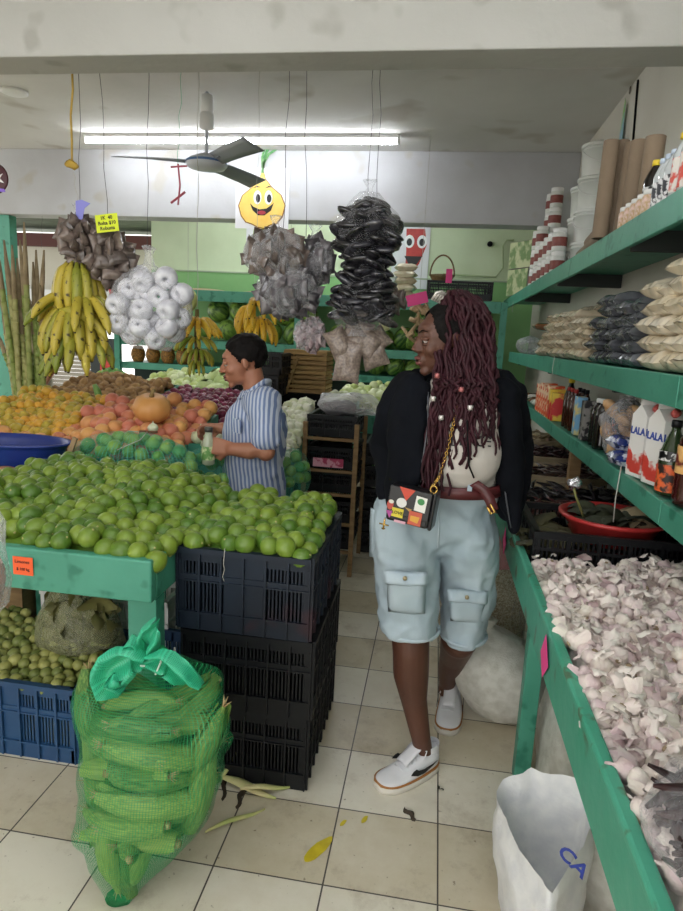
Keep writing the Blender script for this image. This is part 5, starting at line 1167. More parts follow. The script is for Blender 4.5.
# ================= things hanging from strings =================
YH = 2.78
def string(a, b, label, m=None, r=.0013, nm='string'):
    a = Vector(a); b = Vector(b); n = 8
    mb = MB().tube([a.lerp(b, k/n)+Vector((.006*sin(k*2.1+a.x*9)*(0 < k < n), 0, 0)) for k in range(n+1)], r, 5)
    return tag(part(nm, mb, m or DARKSTR), label, 'string')
def up(px, py, Y, z=None): p = at(px, py, y=Y); return p, Vector((p.x-.0, p.y, (CEIL if Y > 2.66 else 2.53) if z is None else z))
def packet_mesh(lx, ly, h, m, seed, film_m=None):
    return pillow(lx, ly, h, seed, 8).mesh('packet', [m])
def bundle(name, px, py, Y, W_, H_, n, size, m, label, cat, seed, depth=.5, hang=1.0, filmm=None, shape=None, flat=0, tie=True, corem=None):
    c = at(px, py, y=Y); t = empty(name, c, label, cat); rg = random.Random(seed)
    if flat:
        ms = []
        for k in range(4):
            q = MB().ell((0, 0, 0), (size*.5, size*.33, size*.15), nu=12, nv=8); q.jitter(size*.08, 9/size*.13, seed+k); ms.append(q.mesh('packet', [m]))
    else: ms = [packet_mesh(size*rg.uniform(.9, 1.1), size*rg.uniform(.62, .8), size*.42, m, seed*7+k) for k in range(4)]
    for k in range(n):
        f = (k+.5)/n; a = k*2.399; zz = 1-2*f; w = sqrt(max(0, 1-zz*zz))
        if shape: w = shape(zz)
        p = Vector((W_/2*w*cos(a)*.86, W_/2*depth*w*sin(a)*.86, H_/2*zz*.9))
        o = link('packet', rg.choice(ms), t, p)
        if flat: o.rotation_euler = (rg.uniform(-.4, .4), rg.uniform(-.3, .3)+.35*cos(a), rg.uniform(0, 6.28))
        else: o.rotation_euler = (rg.uniform(.9, 1.9), rg.uniform(-.5, .5), rg.uniform(-.9, .9)+(1.57 if rg.random() < .5 else 0)) if rg.random() < .6 else (rg.uniform(1.1, 1.9), rg.uniform(1.0, 1.9), a)
    core = MB()
    for k in range(9):
        zz = -1+2*k/8; w = (shape(zz) if shape else sqrt(max(.02, 1-zz*zz))); core.cur = 0
    rings = [[Vector((W_/2*.62*(shape(z_) if shape else sqrt(max(.01, 1-z_*z_)))*cos(a), W_/2*depth*.62*(shape(z_) if shape else sqrt(max(.01, 1-z_*z_)))*sin(a), H_/2*.85*z_)) for a in [2*pi*j/12 for j in range(12)]] for z_ in [-1+k/5 for k in range(11)]]
    part('packet_core', MB().loft(rings), corem or m, t)
    if tie:
        mb = MB().loft([[Vector((w*cos(a), w*sin(a)*.7, H_/2+z)) for a in [2*pi*j/10 for j in range(10)]] for w, z in ((W_*.25, -.04), (.02, .01), (.012, .03), (.03, .06))]); mb.jitter(.006, 40, seed); part('tied_neck', mb, filmm or FILMG, t)
    if filmm:
        rings = [[Vector((W_/2*1.05*(shape(z_) if shape else sqrt(max(.03, 1-z_*z_)))*cos(a), W_/2*depth*1.1*(shape(z_) if shape else sqrt(max(.03, 1-z_*z_)))*sin(a), H_/2*1.04*z_)) for a in [2*pi*j/26 for j in range(26)]] for z_ in [-1+k/9 for k in range(19)]]
        mb = MB().loft(rings); mb.jitter(.022, 13, seed); mb.jitter(.006, 50, seed+1); part('bag_film', mb, filmm, t)
    return t, c
SPI = mat('grey_brown_packet', S('7d6e66'), .3, S('4e433e'), 40, .4, 30, coat=.5, rnd=.5, hard=.2)
SPG = mat('grey_packet', S('6f696c'), .28, S('38353a'), 34, .4, 30, coat=.6, rnd=.5, hard=.2)
SPK = mat('black_packet', S('1a191c'), .24, S('34333a'), 30, .5, 30, coat=.7, rnd=.4, hard=.5)
SPW = mat('seed_packet', S('9c8c80'), .4, S('6e6058'), 90, .4, 60, coat=.4, hard=.4)
SPR = mat('purple_packet', S('7a6268'), .3, S('b0a0a0'), 50, .4, 40, coat=.5, hard=.3)
bundle('spice_bundle', 79, 240, YH-.03, .185, .19, 34, .075, SPI, 'smaller bundle of brown spice packets under the blue paper tag, above the plantains', 'packet bundle', 1, .8)
bundle('spice_bundle', 110, 259, YH, .22, .22, 38, .085, SPI, 'bundle of grey-brown spice packets hanging below the yellow card', 'packet bundle', 2, .8)
bundle('spice_bundle', 275, 254, YH, .27, .20, 40, .08, SPI, 'upper brown half of the big packet cluster below the onion poster', 'packet bundle', 3, .7, filmm=CLEAR)
bundle('spice_bundle', 288, 292, YH+.02, .28, .21, 44, .085, SPG, 'lower grey half of the big packet cluster below the onion poster', 'packet bundle', 4, .7, filmm=CLEAR)
bundle('spice_bundle', 314, 262, YH+.12, .17, .20, 26, .08, SPG, 'small grey packet cluster just right of the big cluster', 'packet bundle', 5, .8, filmm=CLEAR)
bundle('bean_bundle', 366, 262, YH, .30, .54, 98, .13, SPK, 'tall shiny black cluster of bean packets hanging left of the woman', 'packet bundle', 6, .8, filmm=film('thin_film', (.9, .9, .95), .02, .08, 1, 26, .28), flat=1, corem=BLACKM, shape=lambda z: .70+.18*sin(z*5-1.0)-.42*max(0, z-.62)*2)
bundle('spice_bundle', 390, 300, YH+.22, .13, .09, 14, .08, SPI, 'small brown packet cluster behind the black bean packets', 'packet bundle', 7, .8)
bundle('spice_bundle', 311, 335, YH+.1, .14, .15, 30, .05, SPR, 'small purple-grey packet cluster hanging above the wooden crates', 'packet bundle', 8, .8, filmm=CLEAR)
t = empty('seed_bags', at(357, 352, y=YH+.05), 'bunch of clear bags of grey seeds hanging above the crate rack', 'bag bunch')
for k, (dx, dz, lx, lz, ry) in enumerate(((-.035, -.04, .12, .20, .1), (.03, .05, .15, .13, .5), (.075, -.01, .12, .12, 1.2), (-.08, .03, .10, .15, -.5), (.0, .09, .13, .11, .3), (.09, .06, .10, .10, .9))):
    o = part('seed_bag', pillow(lx, lz, .05, 90+k), SPW, t); o.location = (dx, .02*(k % 3-1), dz); o.rotation_euler = (pi/2, ry, 0)
part('tied_neck', MB().loft([[Vector((w*cos(a)-.0, w*sin(a), .10+z)) for a in [2*pi*j/10 for j in range(10)]] for w, z in ((.05, -.03), (.02, .02), (.012, .04), (.025, .07))]).jitter(.006, 40, 1), FILMG, t)
for (px0, py0, px1, py1, l) in ((82, 80, 80, 218, 'thin string from the ceiling to the smaller spice bundle'), (98, 80, 108, 232, 'thin string above the yellow card'), (150, 80, 147, 252, 'thin string above the bag of white rolls'), (302, 78, 306, 240, 'wavy string above the small grey packet cluster'), (290, 76, 283, 232, 'pale string in front of the onion poster'), (372, 76, 368, 205, 'left string of the black bean cluster'), (378, 76, 377, 205, 'right string of the black bean cluster')):
    b = at(px1, py1, y=YH); tp = at(px0, py0, y=YH); string(Vector((tp.x, YH, CEIL)), b, l)
a_, b_ = at(75, 78, y=YH-.05), at(72, 165, y=YH-.05)
string(Vector((a_.x, YH-.05, CEIL)), b_, 'yellow braided rope hanging from the ceiling at the left', mat('yellow_rope', S('b99a4a'), .8), .005, 'rope'); string(b_, at(80, 215, y=YH-.05), 'thin pale string hanging from the yellow rope', STRING)
tag(part('rope_knot', MB().ell(b_, (.035, .015, .018), (0, .3, 0), 10, 6).jitter(.01, 60, 1), mat('ochre_rag', S('b0903a'), .8)), 'ochre rag knot at the end of the yellow rope', 'knot')
string(at(182, 78, y=YH-.02)+Vector((0, 0, .05)), at(178, 165, y=YH-.02), 'green string hanging left of the ceiling fan', mat('green_string', S('5f9a7a'), .7)); 
mb = MB().tube([at(178, 164, y=YH-.02), at(180, 185, y=YH-.02), at(178, 205, y=YH-.02)], .004, 6).cyl(at(171, 167, y=YH-.02), at(187, 166, y=YH-.02), .004).cyl(at(171, 203, y=YH-.02), at(185, 192, y=YH-.02), .005)
tag(part('hanging_ribbon', mb, mat('red_ribbon', S('9c4450'), .7)), 'red ribbon tied to two small sticks hanging left of the fan', 'ribbon')
# tags
o = part('paper_tag', MB().prism([(-.03, -.045), (.0, -.05), (.012, .0), (.04, .02), (.0, .035), (-.03, .03)], lambda u, v, w: (u, w, v), .002), mat('violet_paper', S('8a8ad8'), .6), loc=at(82, 208, y=YH-.06)); tag(o, 'torn violet-blue paper tag above the smaller spice bundle', 'tag')
pc_ = at(107, 223, y=YH-.09); t = empty('price_card', pc_, 'fluorescent yellow handwritten card above the grey-brown packets', 'price card')
part('card', MB().box((0, 0, 0), (.105, .0015, .075)), YELLOWC, t)
for k, tx in enumerate(('1K  40', 'Bolsa $10', 'Robusta')): lettering(tx, .021, INK, t, (0, -.0013, .022-.022*k), (pi/2, 0, 0), bold=.0004)
t.rotation_euler = (0, -.12, 0)
# bag of white rolls
ROLL = mat('white_roll', S('e4e4ea'), .4, S('c6c6d0'), 30, .3, 60)
g0 = at(150, 305, y=YH); rg = random.Random(6)
mb = MB().lathe([(.008, -.030), (.020, -.040), (.040, -.034), (.050, -.010), (.050, .010), (.040, .034), (.020, .040), (.008, .030), (.008, -.030)], 22, caps=False); rm = mb.mesh('bag_roll', [ROLL])
spots = []
g = np.random.RandomState(3)
while len(spots) < 24:
    p = np.array([g.uniform(-.15, .17), g.uniform(-.07, .05), g.uniform(-.16, .13)])
    if (p[0]/.17)**2+((p[2])/.155)**2+(p[1]/.1)**2 > 1.15: 
        continue
    if all(((p-q_)**2).sum() > (.072)**2 for q_ in spots): spots.append(p)
    else:
        g.uniform(); 
        if g.uniform() < .002: spots.append(p)
for p in spots:
    o = link('bag_roll', rm, None, g0+Vector(p)); o.rotation_euler = (pi/2+rg.uniform(-.6, .6), 0, rg.uniform(-.8, .8)); tag(o, 'round white roll in the clear bag hanging between the two banana bunches', 'roll', 'white rolls in the hanging clear bag')
t = empty('hanging_bag', g0, 'clear bag of white rolls hanging between the plantains and the yellow bananas', 'bag')
rings = [[Vector((w*cos(a), w*.6*sin(a), z)) for a in [2*pi*j/30 for j in range(30)]] for w, z in ((.01, -.21), (.09, -.195), (.15, -.14), (.19, -.06), (.195, .02), (.16, .09), (.10, .14), (.03, .175), (.02, .22), (.035, .25))]
part('bag_film', MB().loft(rings).jitter(.018, 14, 2).jitter(.005, 50, 3), CLEAR, t)
# ---- bananas ----
BAN = mat('plantain_skin', S('b9a63c'), .42, S('7c872c'), 5, .1, 60, hard=0, rnd=.9, col3=S('3a3018'), scale3=38)
BANY = mat('banana_skin', S('e8c33c'), .4, S('d9a92c'), 5, .1, 60, hard=0, rnd=.6, col3=S('6a4a20'), scale3=60); BANG = mat('green_banana_skin', S('b9b03c'), .42, S('7f9a34'), 6, hard=0, rnd=.8)
TIP = mat('banana_tip', S('3a2c1c'), .8)
def banana(L_, r, curve, m, seed):
    pts = []; rad_ = []; n = 12
    for k in range(n+1):
        t = k/n; a = (t-.5)*curve; R_ = L_/curve
        pts.append(Vector((R_*(cos(a)-cos(curve/2)), 0, -R_*(sin(a)+sin(curve/2))))); rad_.append(r*(.32 if t < .05 else .45 if t < .12 else .9 if t < .25 else 1 if t < .75 else .85 if t < .86 else .5 if t < .95 else .28))
    mb = MB().tube(pts, rad_, 7); mb.mat(1).ell(pts[-1], r*.3, nu=6, nv=4); return mb.mesh('banana', [m, TIP])
def hand_of(t, base, n, span, a_mid, drop, meshes, rg, scale=1.0, rad=.03, spread=0, name='banana'):
    for k in range(n):
        a = a_mid+span*((k+.5)/n-.5); o = link(name, rg.choice(meshes), t, Vector(base)+Vector((rad*cos(a), rad*sin(a), rg.uniform(-.006, .006))))
        o.rotation_mode = 'XYZ'; tilt = drop+rg.uniform(-.1, .1)+spread*(.5-abs((k+.5)/n-.5))
        # curve bulges outward: local +x is outward
        M3 = Matrix.Rotation(a, 3, 'Z') @ Matrix.Rotation(-tilt, 3, 'Y'); o.rotation_euler = M3.to_euler(); s_ = scale*rg.uniform(.92, 1.06); o.scale = (s_,)*3
rg = random.Random(44)
pl = [banana(.245, .0235, c_, BAN, i) for i, c_ in enumerate((.7, .9, 1.1))]
t0 = at(77, 262, y=YH-.02); t = empty('plantain_bunch', t0, 'large bunch of yellow-green plantains hanging at the left', 'banana bunch')
part('stalk', MB().tube([(0, 0, .06), (0, 0, 0), (.005, 0, -.2), (-.005, 0, -.42)], [.018, .022, .02, .015], 10), mat('banana_stalk', S('5a5030'), .8), t)
hand_of(t, (0, 0, -.005), 11, 5.6, -pi/2, .18, pl, rg, 1.05, .040, name='plantain'); 
hand_of(t, (.02, 0, -.155), 6, 2.2, -.3, .75, pl, rg, .95, .04, name='plantain'); hand_of(t, (-.02, 0, -.15), 5, 1.8, pi+.3, .85, pl, rg, .9, .04, name='plantain')
hand_of(t, (0, -.01, -.20), 8, 3.2, -pi/2, .35, pl, rg, 1.0, .05, name='plantain'); hand_of(t, (0, -.01, -.30), 9, 4.4, -pi/2-.2, .55, pl, rg, .95, .035, name='plantain')
hand_of(t, (-.01, 0, -.36), 5, 1.6, pi+.5, .75, pl, rg, .85, .03, name='plantain')
o = link('plantain', banana(.27, .023, 1.2, BAN, 5), t, (-.035, -.10, -.22)); o.rotation_euler = (0, -1.05, .1)
string(t0+Vector((0, 0, .05)), Vector((t0.x, t0.y, t0.z+.09)), 'short cord on top of the plantain bunch', DARKSTR, .004, 'cord')
by = [banana(.17, .017, c_, BANY, i) for i, c_ in enumerate((.9, 1.2))]; bgn = [banana(.16, .016, c_, BANG, i) for i, c_ in enumerate((.9, 1.2))]
b0 = at(197, 318, y=3.6); t = empty('banana_bunch', b0, 'bunch of small bananas, yellow on top and green below, hanging left of the man', 'banana bunch')
part('stalk', MB().tube([(0, 0, .05), (0, 0, -.1), (0, 0, -.3)], [.012, .018, .012], 8), mat('banana_stalk2', S('6a6034'), .8), t)
hand_of(t, (0, 0, 0), 9, 4.2, -pi/2, .75, by, rg, .92, .03); hand_of(t, (0, 0, -.03), 8, 4.0, -pi/2+.2, .95, by, rg, .85, .03)
hand_of(t, (0, 0, -.11), 9, 4.4, -pi/2, .9, bgn, rg, .85, .03); hand_of(t, (0, 0, -.18), 9, 4.4, -pi/2+.3, .6, bgn, rg, .75, .03); hand_of(t, (0, 0, -.25), 7, 4.4, -pi/2, .3, bgn, rg, .6, .02)
string(b0+Vector((0, 0, .04)), Vector((b0.x, b0.y, CEIL)), 'white string holding the small bananas left of the man', STRING, .002)
b0 = at(255, 305, y=3.7); t = empty('banana_bunch', b0, 'bright yellow banana hands hanging above the head of the man', 'banana bunch')
hand_of(t, (0, 0, .03), 5, 2.4, -.5, .85, by, rg, 1.2, .03); hand_of(t, (-.01, 0, .0), 6, 3.0, pi+.6, .3, by, rg, 1.15, .03); hand_of(t, (.02, 0, -.07), 5, 2.6, -.9, .45, by, rg, 1.15, .02)
part('crown', MB().ell((0, 0, .02), (.04, .03, .03), nu=10, nv=6), mat('banana_stalk3', S('8f8440'), .8), t)
string(b0+Vector((0, 0, .03)), Vector((b0.x, b0.y, CEIL)), 'string holding the bright yellow banana hands', STRING)
# ---- posters ----
PAPER = mat('poster_paper', S('e2e2e6'), .5)
def shape(pts, m, t, name, z, cx=0, cy=0, s=1, th=.0012):
    return part(name, MB().prism([(cx+u*s, cy+v*s) for u, v in pts], lambda u, v, w: (u, -z-w, v), th), m, t)
def oval(rx, ry, n=20, a0=0): return [(rx*cos(2*pi*k/n)*cos(a0)-ry*sin(2*pi*k/n)*sin(a0), rx*cos(2*pi*k/n)*sin(a0)+ry*sin(2*pi*k/n)*cos(a0)) for k in range(n)]
pa_, pb_ = at(235, 228, y=YL-.01), at(290, 168, y=YL-.01)
t = empty('onion_poster', ((pa_.x+pb_.x)/2, YL-.006, (pa_.z+pb_.z)/2), 'poster of a smiling yellow onion with green leaves on the white lintel', 'poster')
Wp, Hp = pb_.x-pa_.x, pb_.z-pa_.z
part('paper', MB().box((0, 0, 0), (Wp, .004, Hp)), PAPER, t)
ONY = mat('printed_yellow', S('eab94a'), .5, S('f2d67a'), 7, hard=0); OUT = mat('printed_brown', S('8a5a24'), .6); GRN = mat('printed_green', S('4a8a50'), .6, S('8fbf7a'), 20); EYW = mat('printed_white', S('f4f4f4'), .5); EYB = mat('printed_black', S('1c1a1c'), .5); MTH = mat('printed_red', S('a83240'), .5)
body = [(0, .62), (-.07, .42), (-.22, .26), (-.42, .10), (-.50, -.10), (-.44, -.30), (-.34, -.42), (-.20, -.46), (-.08, -.52), (.06, -.54), (.18, -.47), (.32, -.44), (.44, -.30), (.49, -.08), (.40, .12), (.20, .27), (.07, .42)]
sc_ = Wp*.86; shape(body, OUT, t, 'outline', .003, 0, -.02, sc_*1.045); shape(body, ONY, t, 'onion_body', .0045, 0, -.02, sc_)
for pts in ([(-.03, .55), (-.02, .75), (.05, .98), (.17, 1.15), (.22, 1.13), (.10, .95), (.03, .7), (.02, .55)], [(0, .55), (.05, .75), (.14, .9), (.30, 1.0), (.28, 1.05), (.10, .93), (.0, .75)], [(-.02, .55), (.0, .8), (.04, 1.0), (.08, 1.12), (.02, 1.08), (-.04, .85)]): shape(pts, GRN, t, 'onion_leaf', .006, 0, -.02, sc_)
for s in (-1, 1):
    shape(oval(.085, .14), EYW, t, 'eye', .006, sc_*(.12*s+.02), sc_*.02, sc_); shape(oval(.05, .085), EYB, t, 'pupil', .0075, sc_*(.12*s+.035), sc_*.0, sc_)
    shape([(-.09, 0), (0, .05), (.09, .02), (.0, .02)], EYB, t, 'eyebrow', .006, sc_*(.13*s+.01), sc_*.20, sc_)
mo = [(-.26, -.10), (-.18, -.17), (-.05, -.22), (.10, -.20), (.22, -.12), (.26, -.08), (.20, -.24), (.06, -.34), (-.08, -.34), (-.20, -.24)]
shape(mo, EYB, t, 'mouth', .006, 0, 0, sc_); shape(oval(.09, .04), MTH, t, 'tongue', .0075, -.0, -sc_*.285, sc_)
def wall_poster(name, pxa, pya, pxb, pyb, label, body, col, leaf=None):
    Y = YB-.012; a = at(pxa, pyb, y=Y); b = at(pxb, pya, y=Y); t = empty(name, ((a.x+b.x)/2, Y, (a.z+b.z)/2), label, 'poster'); w, h = b.x-a.x, b.z-a.z
    part('paper', MB().box((0, 0, 0), (w, .004, h)), PAPER, t); shape([(u*w, v*h) for u, v in body], col, t, 'picture', .003); return t, w, h
RDP = mat('printed_chili', S('c9443a'), .5, S('b03030'), 12)
t, w, h = wall_poster('chili_poster', 390, 226, 431, 288, 'poster of a smiling red chili on the back wall', [(-.15, .45), (.35, .45), (.42, .2), (.25, -.1), (.0, -.3), (-.35, -.45), (-.12, -.2), (-.12, .1)], RDP)
for s in (-1, 1): shape(oval(.055, .07), EYW, t, 'eye', .0045, w*(.12+.17*s), h*.25, 1); shape(oval(.03, .04), EYB, t, 'pupil', .006, w*(.12+.17*s), h*.24, 1)
shape([(-.10, 0), (.10, 0), (.04, -.09), (-.05, -.08)], EYB, t, 'mouth', .0045, w*.08, h*.02, 1)
wall_poster('pepper_poster', 246, 226, 285, 252, 'poster with a bright lime green pepper partly hidden by the packet cluster', [(-.3, .4), (.1, .45), (.35, .2), (.2, -.2), (-.1, -.45), (-.35, -.1)], mat('printed_lime', S('a8dc3c'), .5))
# pipe and conduit on the back wall
q = [at(443, 274, y=YB-.03), at(496, 277, y=YB-.03), at(503, 268, y=YB-.03), at(503, 246, y=YB-.03), at(507, 240, y=YB-.03), at(514, 240, y=YB-.03)]
tag(part('conduit', MB().tube(q, .010, 7), mat('conduit_green', S('a9b98c'), .6)), 'painted conduit bending up the back wall beside the fruit cartons', 'conduit')
tag(part('wall_plug', MB().cyl(at(490, 244, y=YB-.02), at(490, 244, y=YB-.05), .03, n=14), BLACKM), 'round black outlet on the back wall near the conduit', 'outlet')
# disc at left edge
dc = at(-4, 179, y=2.72); t = empty('wall_plate', dc, 'dark red round plate with a purple rim mark hanging at the left edge', 'plate')
part('disc', MB().lathe([(.001, 0), (.062, 0), (.066, .006), (.06, .012), (.001, .012)], 28, r=(pi/2, 0, 0)), mat('dark_red', S('4a2028'), .5), t)
part('mark', MB().prism([(0, -.0), (.045, .02), (.03, .0), (.05, -.02), (.01, -.01)], lambda u, v, w: (u, -.014-w, v), .002), WHITE, t); part('purple_band', MB().prism([(-.02, -.04), (.05, -.045), (.055, -.058), (-.02, -.055)], lambda u, v, w: (u, -.014-w, v), .002), mat('violet', S('8a6ad0'), .5), t)
string(dc+Vector((0, 0, .06)), Vector((dc.x, dc.y, CEIL)), 'string holding the dark red round plate', DARKSTR)
# ---- street side beyond the left bins ----
YX = 8.58
a = at(92, 305, y=YX); b = at(113, 290, y=YX); t = empty('sign', ((a.x+b.x)/2, YX, (a.z+b.z)/2), 'white sign with red letters half hidden by the bag of rolls', 'sign'); part('board', MB().box((0, 0, 0), (.34, .01, .2)), WHITE, t); lettering('ROJUL', .11, mat('sign_red', S('c02838'), .5), t, (0, -.006, 0), (pi/2, 0, 0), bold=.003)
t = empty('fire_extinguisher', at(113, 290, y=8.54), 'red fire extinguisher hanging behind the bag of rolls', 'fire extinguisher'); part('cylinder', MB().lathe([(.01, -.1), (.05, -.095), (.055, 0), (.055, .06), (.03, .1), (.015, .11)], 16), mat('extinguisher_red', S('b8242c'), .3), t); part('valve', MB().cyl((0, 0, .1), (0, 0, .15), .018), BLACK, t)
p_ = at(108, 365, y=7.0); tag(part('cabinet', MB().box2((p_.x-.22, 7.0, 0), (p_.x+.06, 7.2, 1.35)), mat('dark_cabinet', S('2b3434'), .6)), 'dark cabinet standing behind the potatoes', 'cabinet')
tag(part('sign', MB().box(p_+Vector((-.01, -.006, 0)), (.17, .01, .22)), mat('red_board', S('c8382c'), .5)), 'small red board on the dark cabinet', 'sign')
p_ = at(24, 314, y=8.575); tag(part('sign', MB().box(p_, (.10, .01, .34)), YELLOWC), 'narrow yellow sign seen between the cane stalks', 'sign')
string(at(42, 216, y=5.35)+Vector((0, 0, .0)), at(41, 248, y=5.35), 'thin cord under the roof at the left', DARKSTR)
# ================= sacks under the garlic table =================
SACKM = mat('woven_sack', S('dcdad2'), .55, S('c6c3b8'), 30, .35, 160, rnd=.1); 
def blob_sack(name, c, prof, label, m, seed, tilt=(0, 0), sq=2.6, neck=None):
    rings = []
    for w, d, z in prof:
        ring = []
        for j in range(40):
            a = 2*pi*j/40; s_ = 1/(abs(cos(a))**sq+abs(sin(a))**sq)**(1/sq); ring.append(Vector((w*s_*cos(a)+tilt[0]*z, d*s_*sin(a)+tilt[1]*z, z)))
        rings.append(ring)
    mb = MB().loft(rings); mb.jitter(.022, 8, seed); mb.jitter(.007, 26, seed)
    mb.v = [(x, y, max(z, .001)) for x, y, z in mb.v]
    t = empty(name, c, label, 'sack'); part('sack_body', mb, m, t); return t
t = blob_sack('grain_sack', (.405, 2.42, 0), [(.10, .06, 0), (.155, .12, .04), (.185, .16, .12), (.19, .165, .22), (.17, .15, .30), (.11, .10, .345), (.05, .045, .37), (.028, .026, .39), (.045, .04, .43), (.07, .05, .46)], 'full white woven sack with a twisted top beside the table leg', SACKM, 1, tilt=(-.35, 0))
part('knot', MB().loft([[Vector((.035*cos(a)+.012*k*sin(k)-.14, .03*sin(a), .385+.012*k)) for a in [2*pi*j/12 for j in range(12)]] for k in range(4)]).jitter(.012, 40, 1), SACKM, t)
t = empty('bean_sack', (.30, 2.86, 0), 'open clear sack of pale beans with a pinkish lining behind the white sack', 'sack')
BEAN = mat('pale_beans', S('d8cdb0'), .6, S('a08c66'), 120, .9, 130, hard=.7)
prof = [(.13, .11, 0), (.18, .15, .05), (.20, .17, .16), (.20, .17, .30), (.19, .16, .40), (.17, .15, .47), (.15, .13, .52)]
mb = MB().loft([[Vector((w*cos(a), d*sin(a), z)) for a in [2*pi*j/30 for j in range(30)]] for w, d, z in prof]); mb.jitter(.02, 8, 4); mb.v = [(x, y, max(z, .001)) for x, y, z in mb.v]; tag(part('beans', mb, BEAN, t), kind='stuff')
mb = MB().loft([[Vector(((w+.008)*cos(a), (d+.008)*sin(a), z+.002)) for a in [2*pi*j/36 for j in range(36)]] for w, d, z in prof+[(.165, .14, .60), (.17, .145, .66)]], caps=False); mb.jitter(.02, 8, 4); mb.jitter(.006, 40, 4); mb.v = [(x, y, max(z, .003)) for x, y, z in mb.v]; part('bag_film', mb, film('sack_film', (.95, .93, .92), .12, .2, .8, 25, .35), t)
mb = MB().loft([[Vector((w*cos(a), w*.84*sin(a), z)) for a in [2*pi*j/30 for j in range(30)]] for w, z in ((.155, .50), (.16, .58), (.165, .64))], caps=False); mb.jitter(.012, 12, 4); part('lining', mb, mat('pink_lining', S('c9707c'), .4, S('d99aa0'), 12), t)
t = blob_sack('grain_sack', (.62, 2.06, 0), [(.14, .14, 0), (.17, .20, .05), (.17, .22, .18), (.15, .2, .30), (.10, .13, .38), (.04, .05, .42)], 'white woven sack leaning under the garlic table behind the leg', SACKM, 5)
t = blob_sack('grain_sack', (.60, 1.62, 0), [(.12, .14, 0), (.15, .18, .05), (.15, .19, .16), (.13, .17, .24), (.07, .10, .29), (.03, .04, .32)], 'white woven sack with blue print lying behind the open white sack', SACKM, 6)
lettering('CA', .07, mat('sack_blue', S('2c3f9a'), .6), t, (-.163, -.02, .16), (pi/2, 0, -pi/2), bold=.001)
# open white plastic sack in the foreground
W1 = mat('white_woven_plastic', S('ececec'), .38, S('d9dade'), 20, .5, 30); 
t = empty('open_sack', (.44, 1.48, 0), 'empty white plastic sack standing open at the bottom right', 'sack')
lip = [(498, 790), (503, 778), (512, 774), (523, 774), (533, 768), (550, 774), (575, 777), (592, 783), (595, 800), (593, 820), (583, 845), (568, 866), (552, 893), (540, 878), (527, 862), (513, 838), (505, 818), (498, 803)]
n = 36
def lerp_loop(P_, k, n):
    m_ = len(P_); f = k/n*m_; i = int(f) % m_; u = f-int(f); a, b = P_[i], P_[(i+1) % m_]; return (a[0]+(b[0]-a[0])*u, a[1]+(b[1]-a[1])*u)
lp = [lerp_loop(lip, k, n) for k in range(n)]
def lipw(px, py):
    f = (py-768)/(893-768); return at(px, py, y=1.60-.34*f)
L0 = [lipw(*p) for p in lp]; cen = sum(L0, Vector())/n
base = [Vector((.47+.10*cos(2*pi*k/n+pi*.75), 1.44+.10*sin(-2*pi*k/n-pi*.75)*-1, .001)) for k in range(n)]
base = [Vector((cen.x+.0+(L0[k].x-cen.x)*.62, 1.43+(.12)*(1 if L0[k].y > cen.y else -1)*min(1, abs(L0[k].y-cen.y)/.09), .001)) for k in range(n)]
rings = []
for i in range(14):
    s_ = i/13; bulge = 1+.18*sin(pi*s_)
    rings.append([base[k].lerp(L0[k], s_)*1.0+(Vector((L0[k].x-cen.x, L0[k].y-cen.y, 0))*(bulge-1)) for k in range(n)])
mb = MB().loft(rings, caps=False); inner = [L0]
for f, dz in ((.93, -.03), (.82, -.12), (.70, -.22), (.4, -.27), (.02, -.28)):
    inner.append([cen+(p-cen)*f+Vector((0, .0, dz)) for p in L0])
mb.loft(inner, caps=False); mb.jitter(.010, 16, 3); mb.jitter(.004, 55, 2); mb.v = [(x, y, max(z, .001)) for x, y, z in mb.v]
part('sack_body', mb, W1, t, world=True)
lettering('CA', .05, bpy.data.materials['sack_blue'], t, at(573, 862, y=1.26)-Vector(t.location), (pi/2, .5, -.5), bold=.001)
p_ = at(598, 880, y=1.0)
tag(part('paint_can', MB().lathe([(.001, 0), (.06, 0), (.062, .01), (.062, .12), (.055, .13)], 24).mat(1).lathe([(.0625, .0), (.0625, .05)], 24, caps=False), [mat('can_red', S('a82c34'), .4), mat('can_yellow', S('c9a83a'), .4)], loc=(.50, 1.28, .001)), 'red and yellow tin on the floor under the garlic table', 'tin')
# ================= people =================
SKIN = mat('deep_brown_skin', S('5e3b2c'), .5, S('4e3024'), 6, .04, 80, sss=.1, hard=0); SKIN2 = mat('tan_skin', S('a8755a'), .5, S('965f48'), 6, .04, 80, sss=.1, hard=0)
LIPD = mat('lip_dark', S('70403a'), .45); HAIRB = mat('black_hair', S('0f0d0d'), .6, S('1a1716'), 60, .15, 120, spec=.08)
EYEW = mat('eye_white', S('a39a94'), .3); IRIS = mat('iris_dark', S('20130d'), .2)
def limb(mb, pts, n=14):
    """tapered limb through (point, radius) pairs with rounded ends"""
    P_ = [Vector(p) for p, r in pts]; R_ = [r for p, r in pts]
    mb.tube(P_, R_, n)
    for p, r in zip(P_, R_): mb.ell(p, r*.99, nu=n, nv=8)
    return mb
def ovalring(c, rx, ry, n=32): return [c+Vector((rx*cos(2*pi*j/n), ry*sin(2*pi*j/n), 0)) for j in range(n)]
def frame(fwd, upv=(0, 0, 1)):
    f = Vector(fwd).normalized(); u = Vector(upv); l = u.cross(f).normalized(); u = f.cross(l).normalized()
    return Matrix((f, l, u)).transposed()          # columns: forward, left, up
